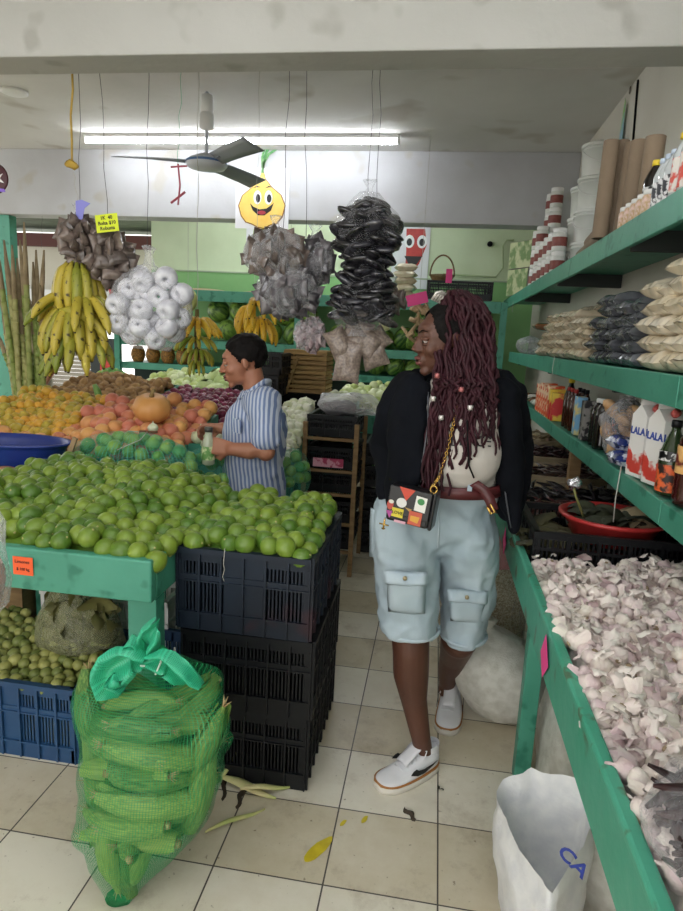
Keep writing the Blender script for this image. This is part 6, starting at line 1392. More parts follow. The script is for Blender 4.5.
def head_shape(mb, H, F, s=1.0, jaw=1.0, nose=1.0):
    E_ = F.to_euler()
    def e(c, r, rot=None): mb.ell(Vector(H)+F @ (Vector(c)*s), [q*s for q in r], (F @ (Euler(rot).to_matrix() if rot else Matrix.Identity(3))).to_euler(), 20, 14)
    e((-.015, 0, .028), (.093, .073, .082)); e((.032, 0, -.015), (.054, .058, .08)); e((.030, 0, -.062), (.048*jaw, .046*jaw, .036)); e((.070, 0, -.092), (.017, .021, .015))
    e((.066, 0, .038), (.022, .046, .020)); e((.075, 0, .018), (.014, .040, .008))
    for k in range(7): t = k/6; e((.086+.022*t*nose, 0, .012-.034*t), (.007+.005*t, .007+.005*t, .008))
    for q in (-1, 1):
        e((.096, q*.013, -.026), (.011, .009, .008)); e((.060, q*.037, -.022), (.024, .019, .024)); e((-.006, q*.073, -.004), (.017, .009, .029), (0, 0, q*.3)); e((.05, q*.043, .012), (.02, .012, .016))
    e((.088, 0, -.050), (.012, .022, .007)); e((.084, 0, -.066), (.012, .019, .008)); e((.078, 0, -.055), (.014, .024, .016))
def face_parts(root, H, F, s, skin, closed=.6, browm=None):
    H = Vector(H)
    for q in (-1, 1):
        w = MB().ell((0, 0, 0), .0108*s, nu=14, nv=10); w.mat(1).ell((.0070*s, 0, -.0025*s), (.0050*s, .0060*s, .0060*s), nu=10, nv=6)
        w.xf(Matrix.Translation(H+F @ Vector((.0755*s, q*.029*s, .0035*s))) @ F.to_4x4()); part('eye', w, [EYEW, IRIS], root, world=True)
        l_ = MB().ell(H+F @ Vector((.0755*s, q*.029*s, .0085*s)), (.0128*s, .0165*s, .0082*s), F.to_euler(), 14, 8).ell(H+F @ Vector((.0750*s, q*.029*s, -.0075*s)), (.0120*s, .0160*s, .0050*s), F.to_euler(), 14, 8); part('eyelid', l_, skin, root, world=True)
        part('eyebrow', MB().tube([H+F @ Vector(p)*s for p in ((.0895, q*.012, .027), (.086, q*.028, .034), (.074, q*.044, .030))], [.0026, .003, .0015], 6, flat=.6), browm or HAIRB, root, world=True)
    lp = MB().ell(H+F @ Vector((.0925, 0, -.050))*s, (.0095*s, .021*s, .0062*s), F.to_euler(), 14, 8).ell(H+F @ Vector((.089, 0, -.065))*s, (.0105*s, .018*s, .0072*s), F.to_euler(), 14, 8)
    part('lips', lp, LIPD, root, world=True); part('mouth_gap', MB().ell(H+F @ Vector((.0985, 0, -.0575))*s, (.004*s, .013*s, .0022*s), F.to_euler(), 10, 6), IRIS, root, world=True)
def hand(mb, w, d, palmn, s=1.0, curl=.9, thumb=1):
    """palm and five fingers from wrist w along d; palmn: direction the palm faces; fingers curl to it"""
    d = Vector(d).normalized(); n = (Vector(palmn)-d*Vector(palmn).dot(d)).normalized(); l = n.cross(d); w = Vector(w)
    for k in range(4): o = (k-1.5)*.019*s; limb(mb, [(w+l*o*.5, .017*s), (w+d*.045*s+l*o*.8, .014*s), (w+d*.085*s+l*o, .0115*s)], 10)
    for k, L_ in enumerate((.068, .078, .073, .058)):
        p = w+d*.088*s+l*(k-1.5)*.0195*s; a = .25; pts = [(p, .0098*s)]
        for f, q in ((.42, .009), (.32, .0082), (.26, .0074)):
            a += curl*.62; p = p+(d*cos(a)+n*sin(a))*L_*f*s; pts.append((p, q*s))
        limb(mb, pts, 8)
    p = w+d*.025*s-l*thumb*.022*s; q1 = p-l*thumb*.028*s+d*.025*s+n*.018*s; q2 = q1+d*.026*s+n*.020*s+l*thumb*.004*s; q3 = q2+d*.018*s+n*.014*s+l*thumb*.010*s
    limb(mb, [(p, .015*s), (q1, .012*s), (q2, .010*s), (q3, .008*s)], 8)

# ---------- the woman ----------
def W(px, py, Y): return at(px, py, y=Y)
YW = 2.05
wf = at(410, 775, z=0)
woman = empty('person', (wf.x+.05, 2.1, 0), 'woman with burgundy locs, black jacket and pale denim shorts walking in the aisle', 'person')
H = W(446, 340, 2.04); F = frame((-.94, -.34, -.10), (.06, 0, 1)); hs = 1.02
mb = MB(); head_shape(mb, H, F, hs, jaw=1.0, nose=.72)
limb(mb, [(H+F @ Vector((-.025, 0, -.05)), .052), (W(456, 385, 2.08), .055), (W(460, 400, 2.10), .07)], 16)
hipc = W(437, 515, 2.09); chest = W(460, 425, 2.10)
limb(mb, [(W(458, 410, 2.10), .08), (chest, .09), (W(455, 470, 2.09), .085), (hipc, .095)], 18)
limb(mb, [(W(412, 402, 2.08), .045), (W(432, 398, 2.10), .058), (W(458, 402, 2.11), .075), (W(486, 398, 2.12), .065), (W(503, 402, 2.13), .055)], 16)
limb(mb, [(W(412, 530, 2.07), .08), (W(437, 512, 2.09), .09), (W(462, 530, 2.12), .08)], 16)
RK, RA = W(411, 650, 1.98), W(421, 738, 2.0)
limb(mb, [(W(408, 545, 2.06), .078), (W(408, 600, 2.0), .070), (RK, .063), (W(411, 674, 1.995), .062), (W(414, 700, 2.0), .046), (RA, .034), (W(424, 756, 2.02), .034)], 16)
LK, LA = W(459, 640, 2.14), W(447, 684, 2.42)
limb(mb, [(W(466, 545, 2.14), .075), (W(465, 600, 2.14), .070), (LK, .066), (W(454, 655, 2.28), .056), (W(449, 670, 2.36), .044), (LA, .034), (LA+Vector((0, .0, -.03)), .034)], 16)
# arms
RS, RE, RW_ = W(404, 396, 2.06), W(386, 450, 2.10), W(392, 503, 2.03)
limb(mb, [(RS, .046), (RE, .040), (RW_, .030)], 12); hand(mb, RW_, (.35, -.05, -.9), (1, -.2, 0), .9, 1.2, 1)
LS, LE, LW_ = W(505, 396, 2.12), W(515, 450, 2.16), W(511, 488, 2.13)
limb(mb, [(LS, .046), (LE, .040), (LW_, .030)], 12); hand(mb, LW_, (-.3, -.05, -.9), (-1, -.2, 0), .9, 1.2, -1)
body = blob(mb, .006, 5); body.transform(Matrix.Translation(-Vector(woman.location))); part('body', body, SKIN, woman)
face_parts(woman, H, F, hs, SKIN, .12)
# shirt
TEE = mat('cream_shirt', S('cfc9c2'), .85, S('c2bbb4'), 5, .3, 10)
mb = MB()
limb(mb, [(W(452, 397, 2.05), .09), (W(458, 420, 2.03), .135), (W(460, 450, 2.02), .135), (W(456, 462, 2.04), .115)], 20)
mb.ell(W(438, 436, 1.97), (.075, .06, .07), nu=16, nv=10).ell(W(476, 438, 1.99), (.075, .06, .07), nu=16, nv=10)
limb(mb, [(W(422, 400, 2.06), .055), (W(494, 402, 2.10), .062)], 14); 
mb.loft([ovalring(W(457, 440, 2.05), .14, .12), ovalring(W(456, 470, 2.06), .140, .118), ovalring(W(456, 484, 2.06), .136, .112)])
me = blob(mb, .009, 6); jit_mesh(me, .012, 9, 4); me.transform(Matrix.Translation(-Vector(woman.location))); shirt = part('shirt', me, TEE, woman)
# shorts
DEN = mat('light_denim', S('b6c4cb'), .8, S('98abb6'), 6, .6, 9, hard=0); DEN2 = mat('faded_denim_seam', S('bccad2'), .8, S('a5b6c2'), 14)
mb = MB()
limb(mb, [(W(420, 494, 2.05), .085), (W(474, 494, 2.09), .085)], 20)
limb(mb, [(W(408, 520, 2.05), .125), (W(462, 520, 2.11), .120)], 24)
mb.loft([ovalring(W(406, 500, 2.05), .105, .11), ovalring(W(405, 530, 2.05), .118, .13), ovalring(W(405, 560, 2.04), .114, .125), ovalring(W(407, 595, 2.02), .106, .115), ovalring(W(409, 616, 2.01), .100, .108), ovalring(W(410, 629, 2.01), .097, .105)])
mb.loft([ovalring(W(464, 500, 2.11), .10, .11), ovalring(W(468, 530, 2.12), .108, .13), ovalring(W(468, 560, 2.13), .103, .125), ovalring(W(467, 595, 2.14), .095, .115), ovalring(W(464, 618, 2.14), .086, .108), ovalring(W(463, 635, 2.14), .080, .105)])
me = blob(mb, .008, 4); jit_mesh(me, .016, 9, 9); jit_mesh(me, .009, 24, 3); me.transform(Matrix.Translation(-Vector(woman.location))); shorts = part('shorts', me, DEN, woman)
def front_patch(name, quad, Yf, m, th=.012, parent=woman, wob=.004, seed=0, nx=10, ny=8, wrap=None):
    """padded cloth patch spanning four corners (px,py) at depths Yf (one per corner)"""
    q = [W(px, py, Y) for (px, py), Y in zip(quad, Yf)]
    def fn(u, v):
        p = q[0].lerp(q[1], u).lerp(q[3].lerp(q[2], u), v); e = (1-abs(2*u-1)**6)*(1-abs(2*v-1)**6)
        return p+Vector((0, -th*e, 0))+noise.noise_vector(p*14+Vector((seed, 0, 0)))*wob
    return part(name, MB().grid(fn, nx, ny), m, parent, world=True, solid=.005)
front_patch('cargo_pocket', ((388, 577), (425, 579), (425, 613), (389, 611)), (1.895, 1.895, 1.905, 1.905), DEN, .022)
front_patch('pocket_flap', ((384, 571), (427, 573), (427, 585), (385, 583)), (1.885, 1.885, 1.873, 1.873), DEN2, .012)
front_patch('cargo_pocket', ((450, 596), (484, 598), (482, 622), (451, 620)), (2.01, 2.04, 2.05, 2.02), DEN, .020, seed=2)
front_patch('pocket_flap', ((448, 590), (487, 592), (486, 603), (449, 601)), (2.0, 2.04, 2.03, 1.99), DEN2, .012, seed=2)
front_patch('side_pocket', ((372, 508), (391, 518), (402, 558), (370, 556)), (2.02, 1.955, 1.93, 2.01), DEN, .012, seed=3)
None and front_patch('side_pocket', ((478, 522), (499, 524), (494, 570), (469, 576)), (2.01, 2.10, 2.10, 2.0), DEN2, .012, seed=4)
for px, py, Y in ((405, 578, 1.858), (467, 597, 1.975)): part('button', MB().cyl(W(px, py, Y), W(px, py, Y)+Vector((0, -.006, 0)), .007, n=12), mat('brass', S('a89a78'), .4, metal=.6) if 'brass' not in bpy.data.materials else bpy.data.materials['brass'], woman, world=True)
for px, py, Y, rx, ry in ((410, 626.5, 2.01, .099, .107), (463, 632.5, 2.14, .082, .107)):
    part('hem', MB().tube(ovalring(W(px, py, Y), rx, ry, 30)+ovalring(W(px, py, Y), rx, ry, 30)[:1], .0065, 6), DEN2, woman, world=True)
part('fly_seam', MB().tube([W(437, 500, 1.925), W(439, 525, 1.925), W(438, 548, 1.93)], .003, 5), DEN2, woman, world=True)
# belt
BELT = mat('burgundy_leather', S('5e1f22'), .45, S('4a181c'), 8, coat=.2); GOLD = mat('gold_metal', S('d8b060'), .25, metal=.9)
bc = (W(440, 484, 2.05)+W(474, 485, 2.08))/2
def beltp(a, z=0): return bc+Vector((.152*cos(a), .136*sin(a), z+.004*cos(a)))
mb = MB(); mb.loft([[beltp(2*pi*j/40, -.019)+Vector((0, 0, 0)) for j in range(40)], [beltp(2*pi*j/40, .019) for j in range(40)]], caps=False); part('belt', mb, BELT, woman, world=True, solid=.006)
q = [W(474, 483, 1.93), W(484, 490, 1.925), W(490, 500, 1.92), W(494, 511, 1.92)]
mb = MB().grid(lambda u, v: q[min(int(v*3), 2)].lerp(q[min(int(v*3), 2)+1], v*3-min(int(v*3), 2))+Vector(((u-.5)*.026, 0, (u-.5)*.018)), 2, 12); part('belt_end', mb, BELT, woman, world=True, solid=.004)
part('belt_tip', MB().tube([W(490, 504, 1.912), W(495, 512, 1.912), W(491, 514, 1.912), W(487, 507, 1.912)], .004, 6), GOLD, woman, world=True)
part('belt_loop', MB().box(W(470, 483, 1.935), (.014, .012, .05)), DEN2, woman, world=True); part('belt_loop', MB().box(W(430, 480, 1.945), (.014, .012, .05)), mat('tan_loop', S('c9a070'), .5), woman, world=True)
# jacket: sleeves, back and two open fronts fused
JKT = mat("navy_black_jacket", S("080a10"), .9, S("0c0f16"), 6, .3, 12, spec=.15)
mb = MB()
limb(mb, [(W(408, 392, 2.07), .068), (W(396, 415, 2.07), .072), (W(389, 445, 2.09), .068), (W(391, 480, 2.06), .054), (W(394, 500, 2.03), .046)], 18)
limb(mb, [(W(496, 392, 2.12), .078), (W(508, 415, 2.13), .076), (W(514, 450, 2.17), .066), (W(512, 485, 2.13), .056), (W(509, 510, 2.08), .044)], 18)
limb(mb, [(W(420, 384, 2.12), .055), (W(462, 380, 2.17), .06), (W(492, 386, 2.16), .06)], 14)
limb(mb, [(W(455, 400, 2.20), .11), (W(455, 450, 2.21), .12), (W(452, 492, 2.20), .11)], 18)
limb(mb, [(W(412, 388, 2.02), .050), (W(408, 420, 1.985), .062), (W(406, 455, 1.97), .060), (W(400, 485, 1.965), .045), (W(396, 506, 1.96), .024)], 18)
limb(mb, [(W(424, 388, 1.99), .026), (W(421, 420, 1.95), .030), (W(416, 455, 1.94), .032), (W(408, 485, 1.935), .028), (W(402, 508, 1.935), .014)], 12)
limb(mb, [(W(505, 394, 2.03), .052), (W(508, 430, 2.02), .048), (W(508, 470, 2.02), .042), (W(512, 505, 2.03), .036), (W(514, 526, 2.03), .022)], 16)
limb(mb, [(W(521, 398, 2.13), .028), (W(518, 393, 2.12), .03)], 10)
me = blob(mb, .008, 5); jit_mesh(me, .018, 7, 2); jit_mesh(me, .006, 22, 5); me.transform(Matrix.Translation(-Vector(woman.location))); part('jacket', me, JKT, woman)
part('zip_edge', MB().tube([W(428, 392, 1.965), W(428, 425, 1.925), W(423, 458, 1.91), W(413, 488, 1.905), W(404, 508, 1.91)], .0028, 5), mat('zip_grey', S('55585e'), .4), woman, world=True)
part('zip_edge', MB().tube([W(497, 396, 2.04), W(500, 430, 2.015), W(502, 470, 2.0), W(507, 505, 1.99), W(511, 528, 2.0)], .0026, 5), bpy.data.materials['zip_grey'], woman, world=True)
part('collar', MB().tube([W(426, 389, 1.99), W(432, 381, 2.06), W(456, 374, 2.16), W(484, 380, 2.12), W(496, 394, 2.04)], [.014, .02, .024, .02, .012], 10, flat=.6), JKT, woman, world=True)
part('hem_drawcord', MB().tube([W(404, 508, 1.90), W(402, 515, 1.89), W(404, 520, 1.89)], .003, 5), mat('silver_cord', S('b8b8b4'), .4), woman, world=True)
from mathutils.bvhtree import BVHTree
def surf(obj_, px, py, off=.004):
    """point on the surface of obj_ seen at px,py, lifted towards the viewer"""
    me_ = obj_.data; o0 = Vector(woman.location); tr = BVHTree.FromPolygons([v.co+o0 for v in me_.vertices], [tuple(p.vertices) for p in me_.polygons])
    d = (at(px, py, y=2)-Vector((0, 0, EYE))).normalized(); h = tr.ray_cast(Vector((0, 0, EYE)), d)[0]
    return (h-d*off) if h is not None else at(px, py, y=1.9)
PRT = mat('shirt_print', S('2e2a2c'), .8)
for k, ch in enumerate('SILENCE'):
    lettering(ch, .046, PRT, woman, surf(shirt, 437+8.5*k, 441+abs(k-3)*.4, .003)-Vector(woman.location), (pi/2, 0, 0))
part('shirt_cord', MB().tube([W(467, 420, 1.885), W(468, 450, 1.88), W(469, 466, 1.885), W(474, 478, 1.90)], .0028, 5), BLACKM, woman, world=True)
# hair: smooth scalp cap + long locs gathered on top
LOC = mat('burgundy_locs', S('260d14'), .6, S('3c141f'), 30, .4, 90, rnd=0, hard=.2, spec=.3); 
mb = MB()
mb.ell(Vector(H)+F @ Vector((-.018, 0, .034))*hs, (.097*hs, .078*hs, .086*hs), F.to_euler(), 24, 16)
cap = []
o_ = blob(mb, .006, 1)
Fi = F.inverted()
import bmesh
bm = bmesh.new(); bm.from_mesh(o_); dele = [v for v in bm.verts if (lambda q: q.x > .058-.30*max(0, .045-q.z)-(.0 if q.z > .05 else 0) or q.z < -.045)(Fi @ (v.co-Vector(H)))]
bmesh.ops.delete(bm, geom=dele, context='VERTS'); bm.to_mesh(o_); bm.free(); o_.transform(Matrix.Translation(-Vector(woman.location))); part('scalp_hair', o_, HAIRB, woman, solid=.003)
rg = random.Random(77); mb = MB()
for k in range(230):
    u = rg.random(); dpt = rg.random()
    top = W(447+20*u+rg.uniform(-3, 3), 296+rg.uniform(-3, 6)-3*sin(u*pi), 2.02+.10*dpt)
    x2 = 438+54*u+rg.uniform(-3, 3); x3 = 436+60*u+rg.uniform(-4, 4)
    front = u < .55
    yend = (rg.uniform(425, 500) if u < .32 else rg.uniform(410, 470) if u < .6 else rg.uniform(400, 462))
    if rg.random() < .3: yend = rg.uniform(385, 425)
    x4 = x3+(-14+14*u*1.5)*(max(0, yend-395)/90)*(1 if u < .6 else .3)+rg.uniform(-5, 5)
    Yh = 1.955+.20*dpt if u > .12 else 2.0+.12*dpt
    Yc = (1.885 if u < .75 else 1.93)+.05*dpt
    pts = [W(451+8*u, 305, 2.06), top, W((top_x := 441+46*u), 304+10*abs(u-.5), Yh-.0), W(x2, 335, Yh), W(x3, 372, (Yh+Yc)/2-.0), W((x3+x4)/2, (372+yend)/2, Yc+.01), W(x4, yend, Yc)]
    # smooth by Catmull-Rom and add waves
    P_ = []; ph = rg.uniform(0, 6); fr = rg.uniform(1.2, 2.2)
    ext = [pts[0]]+pts+[pts[-1]]
    for i in range(1, len(ext)-2):
        for s_ in range(5):
            t = s_/5; a, b, c, d = ext[i-1], ext[i], ext[i+1], ext[i+2]
            P_.append(.5*((2*b)+(c-a)*t+(2*a-5*b+4*c-d)*t*t+(3*b-a-3*c+d)*t*t*t))
    P_.append(pts[-1])
    P_ = [p+Vector((.007*sin(j*.9*fr+ph), .005*cos(j*.8*fr+ph), .0))*min(1, j/10) for j, p in enumerate(P_)]
    r_ = rg.uniform(.0045, .0068); mb.tube(P_, [r_*(1+.12*sin(j*2.2+ph))*(1 if j < len(P_)-3 else .75) for j in range(len(P_))], 6)
mb.ell(W(452, 303, 2.07), (.045, .05, .025), nu=14, nv=8)
part('locs', mb, LOC, woman, world=True)
mb = MB()
for k in range(7): a = W(432+2.4*k, 300+1.1*k, 1.985+.012*k); mb.tube([a, a+Vector((.012, -.006, .022)), a+Vector((.030, .0, .026))], .0045, 6)
part('hair_clip', mb, mat('silver_clip', S('d9d4d0'), .25, metal=.5), woman, world=True)
for px, py in ((437, 378), (461, 392), (433, 401), (470, 410), (441, 420)): 
    p = W(px, py, 1.875); part('loc_cuff', MB().cyl(p, p+Vector((0, 0, .014)), .008, n=10), bpy.data.materials['silver_clip'] if py > 400 else mat('rose_cuff', S('b06a6a'), .3, metal=.5) if 'rose_cuff' not in bpy.data.materials else bpy.data.materials['rose_cuff'], woman, world=True)
# sneakers
SHW = mat('white_leather_shoe', S('e9e9ec'), .45, S('dddde2'), 10); SOLEW = mat('shoe_sole', S('d9d4ca'), .6); GUM = mat('gum_line', S('a8703a'), .6); SWB = mat('shoe_black', S('17171b'), .5)
def shoe(heel, toe, name, pitch=0, up_=0):
    heel = Vector(heel); toe = Vector(toe); f = (toe-heel); f.z = 0; Fm = frame(f); L_ = .275
    t = Fm.to_4x4(); 
    def X(p): 
        x, y, z = p; v = Matrix.Rotation(pitch, 3, 'Y') @ Vector((x-L_, y, z)); return heel+Fm @ Vector((v.x+L_, v.y, v.z))+Vector((0, 0, up_))
    wid = lambda x: .050*(sin(pi*min(1, (x/L_)*.9+.1)**.8)**.5)*(1.0 if x > .12 else .82)+.002 if 0 < x < L_ else .01
    def prof(x):  # height of upper
        t = x/L_; return .092 if t < .18 else .092-.012*(t-.18)/.2 if t < .38 else .080-.034*(t-.38)/.35 if t < .73 else .046-.022*((t-.73)/.27)**2
    rings = []; sr = []; gr = []
    for k in range(19):
        x = L_*(.012+.976*k/18); w = .049*min(1, (1-abs(2*min(max(x/L_, 0), 1)-1)**5)**.5+.05)*(.80+.22*sin(pi*(x/L_)**1.3*.9)); h = prof(x); off = .006*sin(pi*x/L_)
        rings.append([X((x, off+w*c_*q, .022+(h-.022)*z_)) for c_, q, z_ in ((-1, .98, 0), (-1, 1.0, .25), (-1, .92, .6), (-1, .62, .92), (0, 0, 1.02), (1, .62, .92), (1, .92, .6), (1, 1.0, .25), (1, .98, 0))])
        sr.append([X((x, off+w*c_*1.06, z)) for c_, z in ((-1, 0), (-1.03, .012), (-1, .026), (1, .026), (1.03, .012), (1, 0))])
        gr.append([X((x, off+w*c_*1.075, z)) for c_, z in ((-1, .024), (-1, .029), (1, .029), (1, .024))])
    r = empty('sneaker_root', heel) if False else woman
    s = part('sneaker', MB().loft(rings), SHW, r, world=True, sub=1); s['label'] = 'white low sneaker with a black swoosh'
    def sub_(nm, mb, m): o = part(nm, mb, m, s); o.location = (0, 0, 0); o.matrix_parent_inverse = Matrix.Identity(4); return o
    def mesh_off(o): o.data.transform(Matrix.Translation(-Vector(woman.location)))
    sub_('sole', MB().loft(sr), SOLEW); sub_('gum_line', MB().loft(gr), GUM)
    # ankle collar, tongue
    sub_('collar', MB().loft([[X((.05+.048*cos(2*pi*j/20), .033*sin(2*pi*j/20), z)) for j in range(20)] for z in (.07, .10)], caps=False), SHW)
    sub_('tongue', MB().grid(lambda u, v: X((.085+.085*(1-v), (u-.5)*.05, .066+.052*v+.006*cos((u-.5)*3))), 4, 6), SHW).modifiers.new('s', 'SOLIDIFY').thickness = .006
    lc = MB()
    for k in range(5): x = .105+.018*k; z = .088-.008*k; lc.tube([X((x, -.026, z-.008)), X((x+.006, 0, z+.004)), X((x, .026, z-.008))], .003, 6)
    lc.tube([X((.10, .0, .096)), X((.085, .035, .10)), X((.10, .04, .08))], .0028, 5).tube([X((.10, 0, .096)), X((.09, -.035, .098)), X((.11, -.04, .08))], .0028, 5); sub_('laces', lc, SHW)
    for q in (-1, 1):
        sw = [(.045, .052), (.075, .040), (.105, .040), (.145, .055), (.165, .066), (.14, .060), (.105, .055), (.080, .058), (.07, .066), (.055, .062)]
        sub_('swoosh', MB().prism(sw, lambda u, v, w, q=q: X((.215-u, q*(.0525+w-.11*(max(0, v-.045)))+.004, v)), .0015), SWB)
    return s
shoe(at(436, 763, z=0), at(386, 786, z=0), 'r')
bh = at(449, 700, z=.0); shoe(Vector((bh.x+.005, 2.50, 0)), Vector((bh.x-.02, 2.2, 0)), 'l', 0, .0)
# cross-body bag
BG = mat('black_bag_leather', S('16161a'), .35, coat=.2)
bgc = W(411, 505, 1.86); bag = empty('crossbody_bag', bgc, 'small black crossbody bag covered in colourful stickers, hanging on a gold chain', 'bag'); bag.rotation_euler = (0, .10, -.22)
part('bag_body', MB().box((0, 0, 0), (.135, .055, .115)), BG, bag, bev=.010); part('flap', MB().box((0, -.029, .012), (.132, .006, .088)), BG, bag, bev=.004)
part('side_gusset', MB().box((.072, .004, 0), (.012, .06, .118)), BG, bag, bev=.005)
stk = [((-.010, .040), [(-.026, .018), (.024, .016), (.0, -.022)], 'c8452f'), ((.036, .018), [(-.016, .024), (.018, .022), (.016, -.024), (-.018, -.022)], 'e4e4dc'), ((.036, .026), oval(.011, .010), '3f8a4c'), ((-.022, .010), oval(.016, .015), 'd8d8d4'), ((-.022, .010), oval(.009, .008), '4a4a50'),
       ((-.030, -.024), [(-.018, .014), (.018, .014), (.018, -.014), (-.018, -.014)], 'd9c83a'), ((.026, -.030), [(-.020, .022), (.020, .022), (.020, -.020), (-.020, -.020)], 'c2563f'), ((.026, -.032), [(-.014, .010), (.014, .010), (.010, -.010), (-.014, -.006)], 'd8a03c'),
       ((-.056, -.004), oval(.010, .016), 'b5483c'), ((-.054, .006), oval(.008, .006), 'd0d4c8'), ((-.056, -.034), [(-.010, .010), (.012, .012), (.004, -.012)], 'b04a94'), ((-.018, -.050), [(-.018, .004), (.018, .004), (.018, -.004), (-.018, -.004)], 'd4a4b4'), ((.0, -.008), [(-.010, .006), (.012, .004), (.008, -.006)], 'a88a4a')]
for i, ((cx, cz), P_, col) in enumerate(stk):
    m = mat('sticker_'+('red', 'white', 'green', 'pale', 'grey', 'yellow', 'brick', 'amber', 'rust', 'mint', 'violet', 'rose', 'olive')[i], S(col), .4)
    part('sticker', MB().prism(P_, lambda u, v, w, cx=cx, cz=cz, i=i: (cx+u, -.0322-.0006*(i % 4)-w, cz+v), .0006), m, bag)
lettering('LOVE', .014, INK, bag, (-.030, -.0352, -.024), (pi/2, 0, 0))
chn = [bgc+Vector((.06, .02, .058)), W(440, 476, 1.895), W(446, 455, 1.885), W(452, 430, 1.885), W(458, 408, 1.90)]
mb = MB(); tot = 34
for k in range(tot):
    f = k/(tot-1)*(len(chn)-1); i = min(int(f), len(chn)-2); p = chn[i].lerp(chn[i+1], f-i); d = (chn[i+1]-chn[i]).normalized()
    s_ = Vector((1, 0, 0)) if k % 2 else Vector((0, 1, 0)); s_ = (s_-d*s_.dot(d)).normalized()
    mb.tube([p+d*.006*cos(a)+s_*.004*sin(a) for a in [2*pi*j/8 for j in range(9)]], .0014, 4)
mb.v = [tuple(Vector(v)-bgc) for v in mb.v]; ch_ = part('chain', mb, GOLD, bag); ch_.matrix_parent_inverse = Euler(bag.rotation_euler).to_matrix().to_4x4().inverted()
part('strap_ring', MB().tube([(.062+.010*cos(a), -.01, .066+.012*sin(a)) for a in [2*pi*j/12 for j in range(13)]], .0026, 5), GOLD, bag)
ap = MB().cyl((0, 0, .016), (0, 0, -.016), .003).cyl((-.015, 0, .0), (.015, 0, -.0), .0025).cyl((-.006, 0, -.013), (.006, 0, -.013), .002); ap.xf(Matrix.Translation((-.066, -.03, -.072))); part('airplane_charm', ap, GOLD, bag)
part('charm_cord', MB().cyl((-.066, -.028, -.05), (-.066, -.03, -.058), .0015), GOLD, bag)

# ---------- the man ----------
YM = 2.78
man = empty('person', (at(255, 498, y=YM).x, YM, 0), 'man in a blue striped short-sleeved shirt holding a bottle behind the limes', 'person')
H = W(243, 362, YM); F = frame((-.93, -.34, -.22), (-.05, 0, 1)); hs = 1.0
mb = MB(); head_shape(mb, H, F, hs, 1.05, .85)
limb(mb, [(H+F @ Vector((-.03, 0, -.05)), .050), (W(256, 398, YM+.02), .052), (W(258, 408, YM+.03), .08)], 16)
gx = man.location.x
limb(mb, [(W(256, 415, YM+.03), .09), (W(254, 450, YM+.02), .10), (W(256, 485, YM+.02), .09)], 18)
for s in (-1, 1): limb(mb, [((gx+.01, YM+.07*s, .72), .075), ((gx+.02, YM+.09*s, .44), .055), ((gx+.04, YM+.09*s, .10), .038), ((gx-.08, YM+.09*s, .045), .035)], 14)
limb(mb, [(W(262, 414, YM-.12), .055), (W(257, 410, YM+.02), .075), (W(247, 414, YM+.15), .055)], 16)
nS, nE, nW = W(262, 412, YM-.12), W(266, 452, YM-.17), W(232, 449, YM-.20)
limb(mb, [(nS, .058), (nE, .042), (W(250, 451, YM-.19), .038), (nW, .029)], 14); hand(mb, nW, (-1, .05, .10), (.1, .75, -.2), 1.0, .9, 1)
fS, fE, fW = W(246, 412, YM+.15), W(240, 440, YM+.16), W(222, 428, YM+.05)
limb(mb, [(fS, .055), (fE, .044), (fW, .029)], 14); hand(mb, fW, (-1, -.1, -.05), (.0, -.6, -.7), .95, 1.0, -1)
me = blob(mb, .006, 5); me.transform(Matrix.Translation(-Vector(man.location))); part('body', me, SKIN2, man)
face_parts(man, H, F, hs, SKIN2, .15)
def stripes(name, c1, c2, n, c3=None):
    m = mat(name, S(c1), .8); N = m.node_tree.nodes; L = m.node_tree.links; tc = N.new('ShaderNodeTexCoord'); wv = N.new('ShaderNodeTexWave'); wv.inputs['Scale'].default_value = n; wv.inputs['Distortion'].default_value = .35
    wv.inputs['Detail'].default_value = 1; wv.inputs['Detail Scale'].default_value = .5; mp = N.new('ShaderNodeMapping'); mp.inputs['Rotation'].default_value = (0, .1, 0); L.new(tc.outputs['Object'], mp.inputs[0]); L.new(mp.outputs[0], wv.inputs[0]); r = N.new('ShaderNodeValToRGB')
    r.color_ramp.elements[0].color = (*S(c1), 1); r.color_ramp.elements[1].color = (*S(c2), 1); r.color_ramp.elements[0].position = .45; r.color_ramp.elements[1].position = .62; L.new(wv.outputs[0], r.inputs[0]); L.new(r.outputs[0], N['Principled BSDF'].inputs['Base Color']); return m
STR = stripes('striped_shirt_cloth', '6d7fa6', 'bcc4d4', 17)
mb = MB()
limb(mb, [(W(259, 392, YM+.05), .066), (W(257, 404, YM+.03), .10), (W(256, 425, YM+.02), .145), (W(253, 460, YM+.01), .150), (W(255, 500, YM+.02), .145)], 22)
limb(mb, [(W(252, 404, YM+.13), .072), (W(263, 403, YM-.10), .08)], 18)
limb(mb, [(W(263, 412, YM-.12), .078), (W(266, 438, YM-.16), .066)], 18); limb(mb, [(W(248, 412, YM+.15), .07), (W(242, 434, YM+.16), .06)], 16)
me = blob(mb, .008, 4); jit_mesh(me, .016, 8, 3); jit_mesh(me, .005, 26, 5)
bm = bmesh.new(); bm.from_mesh(me); zc = W(255, 503, YM).z; bmesh.ops.bisect_plane(bm, geom=bm.verts[:]+bm.edges[:]+bm.faces[:], plane_co=(0, 0, zc), plane_no=(0, 0, -1), clear_outer=True)
bm.to_mesh(me); bm.free(); me.transform(Matrix.Translation(-Vector(man.location))); part('shirt', me, STR, man)
part('shirt_collar', MB().tube([W(240, 399, YM-.06), W(251, 391, YM-.085), W(264, 383, YM-.04), W(269, 383, YM+.04), W(254, 392, YM+.1)], [.008, .018, .024, .022, .01], 10, flat=.6), STR, man, world=True)
